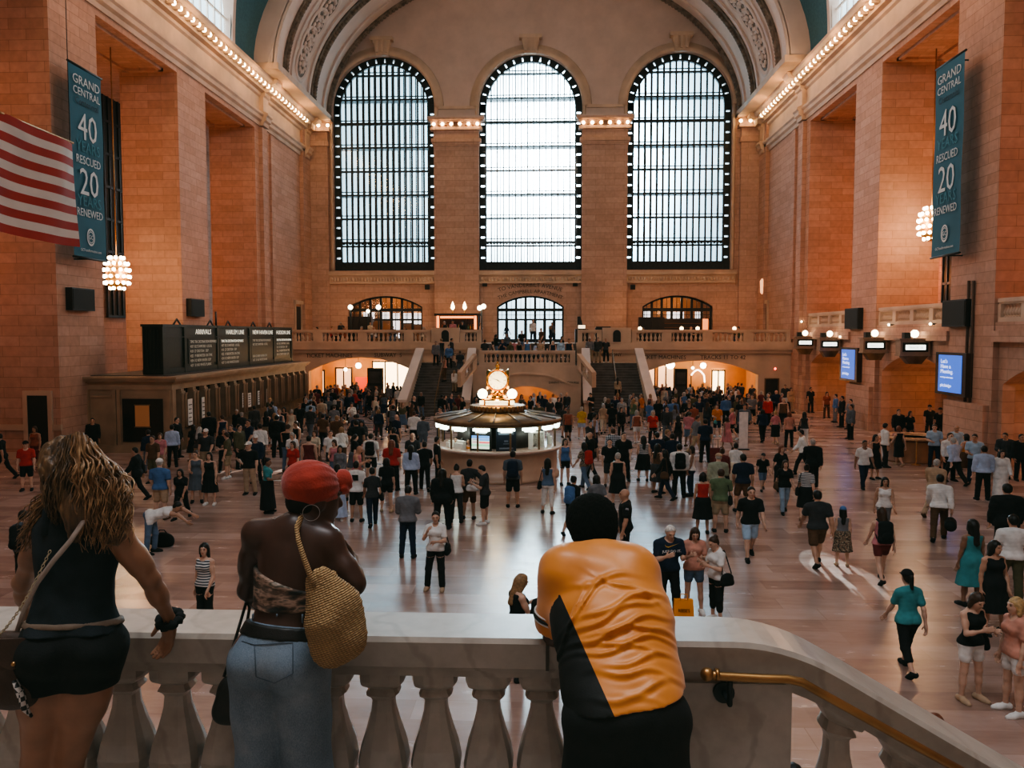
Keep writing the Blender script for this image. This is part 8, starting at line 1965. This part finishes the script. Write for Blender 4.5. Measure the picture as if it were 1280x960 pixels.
    for q in 'LR': pr += [C(s['hip'+q], s['kn'+q], .125, .10, .06), C(s['kn'+q], s['an'+q], .10, .085, .04)]
    P, Q = model(pr, .0068, .004, [(t(0, 0, .12), up)], [], 1, lambda x, y, z: .005*rip(x*.7, y, z*.7)); hobj('trousers', P, Q, hero_mat('trousers_black', (.009, .010, .011), .85, .2, 20, .15), root)
    P, Q = model(foot(s, 'L') + foot(s, 'R'), .008, .008, [(V3(0, 0, FLZ + .10), V3(0, 0, 1))], []); hobj('shoes', P, Q, MATS['shoe_dark'], root)
    hd, H = s['head'], s['H']; A = lambda x, y, z: hd + H @ V3(x, y, z); hm = hero_mat('afro_black', (.009, .008, .007), .95, .4, 90, .9, .15)
    P, Q = model([E(A(0, -.02, .035), (.108, .116, .108), H, .02), E(A(0, -.06, -.03), (.088, .068, .085), H, .04)], .0062, 0, [(A(0, .045, .04), H @ V3(0, .8, -.6)), (A(0, 0, -.105), H @ V3(0, 0, -1))], [(A(sd_*.10, .02, -.05), .045) for sd_ in (-1, 1)], 1, lambda x, y, z: .004*np.sin(x*210)*np.sin(y*190)*np.sin(z*200)); hobj('hair', P, Q, hm, root)
man_c()
# ================================================================ light and grade
w = bpy.data.worlds.new('world'); SC.world = w; w.use_nodes = True; nt = w.node_tree
bg = nt.nodes['Background']; bg.inputs[0].default_value = (.70, .90, 1.0, 1); bg.inputs[1].default_value = 1.0
g_ = N(nt, 'ShaderNodeTexCoord'); d_ = N(nt, 'ShaderNodeVectorMath', operation='DOT_PRODUCT'); nt.links.new(g_.outputs['Generated'], d_.inputs[0]); d_.inputs[1].default_value = tuple(Vector((.012, 1, .20)).normalized())
k_ = mathn(nt, 'POWER', mathn(nt, 'MAXIMUM', d_.outputs['Value'], 0), 260)          # hazy bright patch of sky behind the middle window
nt.links.new(mathn(nt, 'ADD', mathn(nt, 'MULTIPLY', k_, 70.0), 3.2), bg.inputs[1])
def area(name, loc, direction, sx, sy, power, col):
    l = bpy.data.lights.new(name, 'AREA'); l.shape = 'RECTANGLE'; l.size = sx; l.size_y = sy; l.energy = power; l.color = col
    o = bpy.data.objects.new(name, l); COL.objects.link(o); o.location = loc; o.rotation_euler = Vector(direction).to_track_quat('-Z', 'Y').to_euler(); return o
def point(name, loc, power, col=(1, .58, .25), r=.3):
    l = bpy.data.lights.new(name, 'POINT'); l.energy = power; l.color = col; l.shadow_soft_size = r
    o = bpy.data.objects.new(name, l); COL.objects.link(o); o.location = loc; return o
def spot(name, loc, to, power, col, deg, blend=.3, r=.1):
    l = bpy.data.lights.new(name, 'SPOT'); l.energy = power; l.color = col; l.spot_size = rad(deg); l.spot_blend = blend; l.shadow_soft_size = r
    o = bpy.data.objects.new(name, l); COL.objects.link(o); o.location = loc; o.rotation_euler = (Vector(to) - Vector(loc)).to_track_quat('-Z', 'Y').to_euler(); return o
DAY = (.62, .86, 1.0)
for i, wx in enumerate(WINX):                                           # daylight through the great windows
    area('window_daylight', (wx, YF + 3.2, 20), (0, -1, -.12), 8.4, 17.5, (3000, 9000, 3400)[i], DAY)
area('door_daylight', (WINX[1], YF + 2.5, 6.8), (0, -1, -.1), 5.6, 3.8, 420, DAY)
area('rear_window_daylight', (2, -7.5, 22), (0, 1, -.42), 22, 15, 900, (.86, .93, 1.0))
area('overhead_fill', (-1, 2.5, 24), (0, .05, -1), 12, 6, 3000, (.95, .96, 1.0))  # added fill from above for rail top and shoulders; the vault has no opening
for s in (-1, 1):
    for yc, r in LUN: area('clerestory_daylight', (XC + s*(A2 + 2.0), yc, ZS + 3), (-s, 0, -.4), 10, 5, 1100, (.85, .95, 1))
    X = XL if s < 0 else XR
    for y in range(26, 70, 5): point('cornice_glow', (X - s*1.7, y, 22.7), 75, (1, .52, .22), .25)
    for y0, y1 in OPEN[1:]:
        point('recess_lamp', (X + s*4.6, (y0+y1)/2, 9.0), 380 if s > 0 else 250, (1, .33, .12), .6)
        point('recess_lamp', (X + s*2.2, (y0+y1)/2 + 1, 15.5), 100, (1, .38, .14), .6)
    area('wall_wash', (X - s*9, 44, 23), (s, .1, -.9), 30, 3, 900 if s > 0 else 650, (1, .50, .30))  # added fill strip in mid-air that warms the wall; no fitting there
    area('wall_wash_low', (X - s*7, 50, 9), (s, .15, -.1), 24, 3, 420 if s > 0 else 260, (1, .44, .24))  # second unseen fill strip, for the lower wall
area('lunette_wash', (XC, 44, 25.5), (0, 1, .18), 16, 3, 620, (1, .80, .66))  # unseen fill added to brighten the plaster over the great windows
for y0, y1 in OPEN[1:]: point('passage_lamp', (XR + 3.0, (y0+y1)/2, 3.4), 200, (1, .48, .2), .3)
for x in (-16.5, -12.5, 8.5, 13): point('arcade_lamp', (x, YBAL + 3.2, 3.0), 190, (1, .52, .2), .3)
for i in (0, 2): point('lobby_lamp', (WINX[i], YF + 3, 8.6), 170, (1, .55, .25), .3)
def sun_shaft(px, py, i, k, row, power, deg):
    "a thin shaft of sun through one gap of a great window, down to the floor"
    G = at_z(px, py); W = Vector((WINX[i] - 3.92 + .5226*k + .35, YF + 1.05, ZSILL + 2.45 + 2.04*row + 1.2)); spot('sun_shaft', W + (W - G).normalized()*1.3, G, power, (1, .97, .9), deg, .12, .02)
for a_ in ((1046, 714, 2, 4, 4, 330000, 1.0), (1072, 726, 2, 6, 4, 260000, 1.0), (1030, 705, 2, 8, 4, 160000, 1.0), (340, 590, 1, 3, 4, 400000, 1.0), (290, 588, 1, 5, 4, 250000, 1.0), (432, 547, 1, 8, 4, 500000, 1.2)): sun_shaft(*a_)
point('landing_lamp', (-1.4, 57.5, 2.2), 190, (1, .40, .12), .3)
for x in (-17, -12, -8, 6, 10, 15): point('balcony_lamp', (x, 69.5, 7.4), 55, (1, .46, .18), .3)
vs = SC.view_settings
SC.display_settings.display_device = 'sRGB'
vs.view_transform = 'AgX'; vs.look = 'AgX - Medium High Contrast'; vs.exposure = -0.3
vs.use_curve_mapping = True
cm = vs.curve_mapping
for c_, lift in ((0, .0035), (1, .0075), (2, .0055)): cm.curves[c_].points[0].location = (0, lift)
cm.update()
SC.cycles.use_denoising = True; SC.cycles.max_bounces = 6; SC.cycles.diffuse_bounces = 3; SC.cycles.glossy_bounces = 3; SC.cycles.transparent_max_bounces = 8
SC.cycles.sample_clamp_indirect = 6
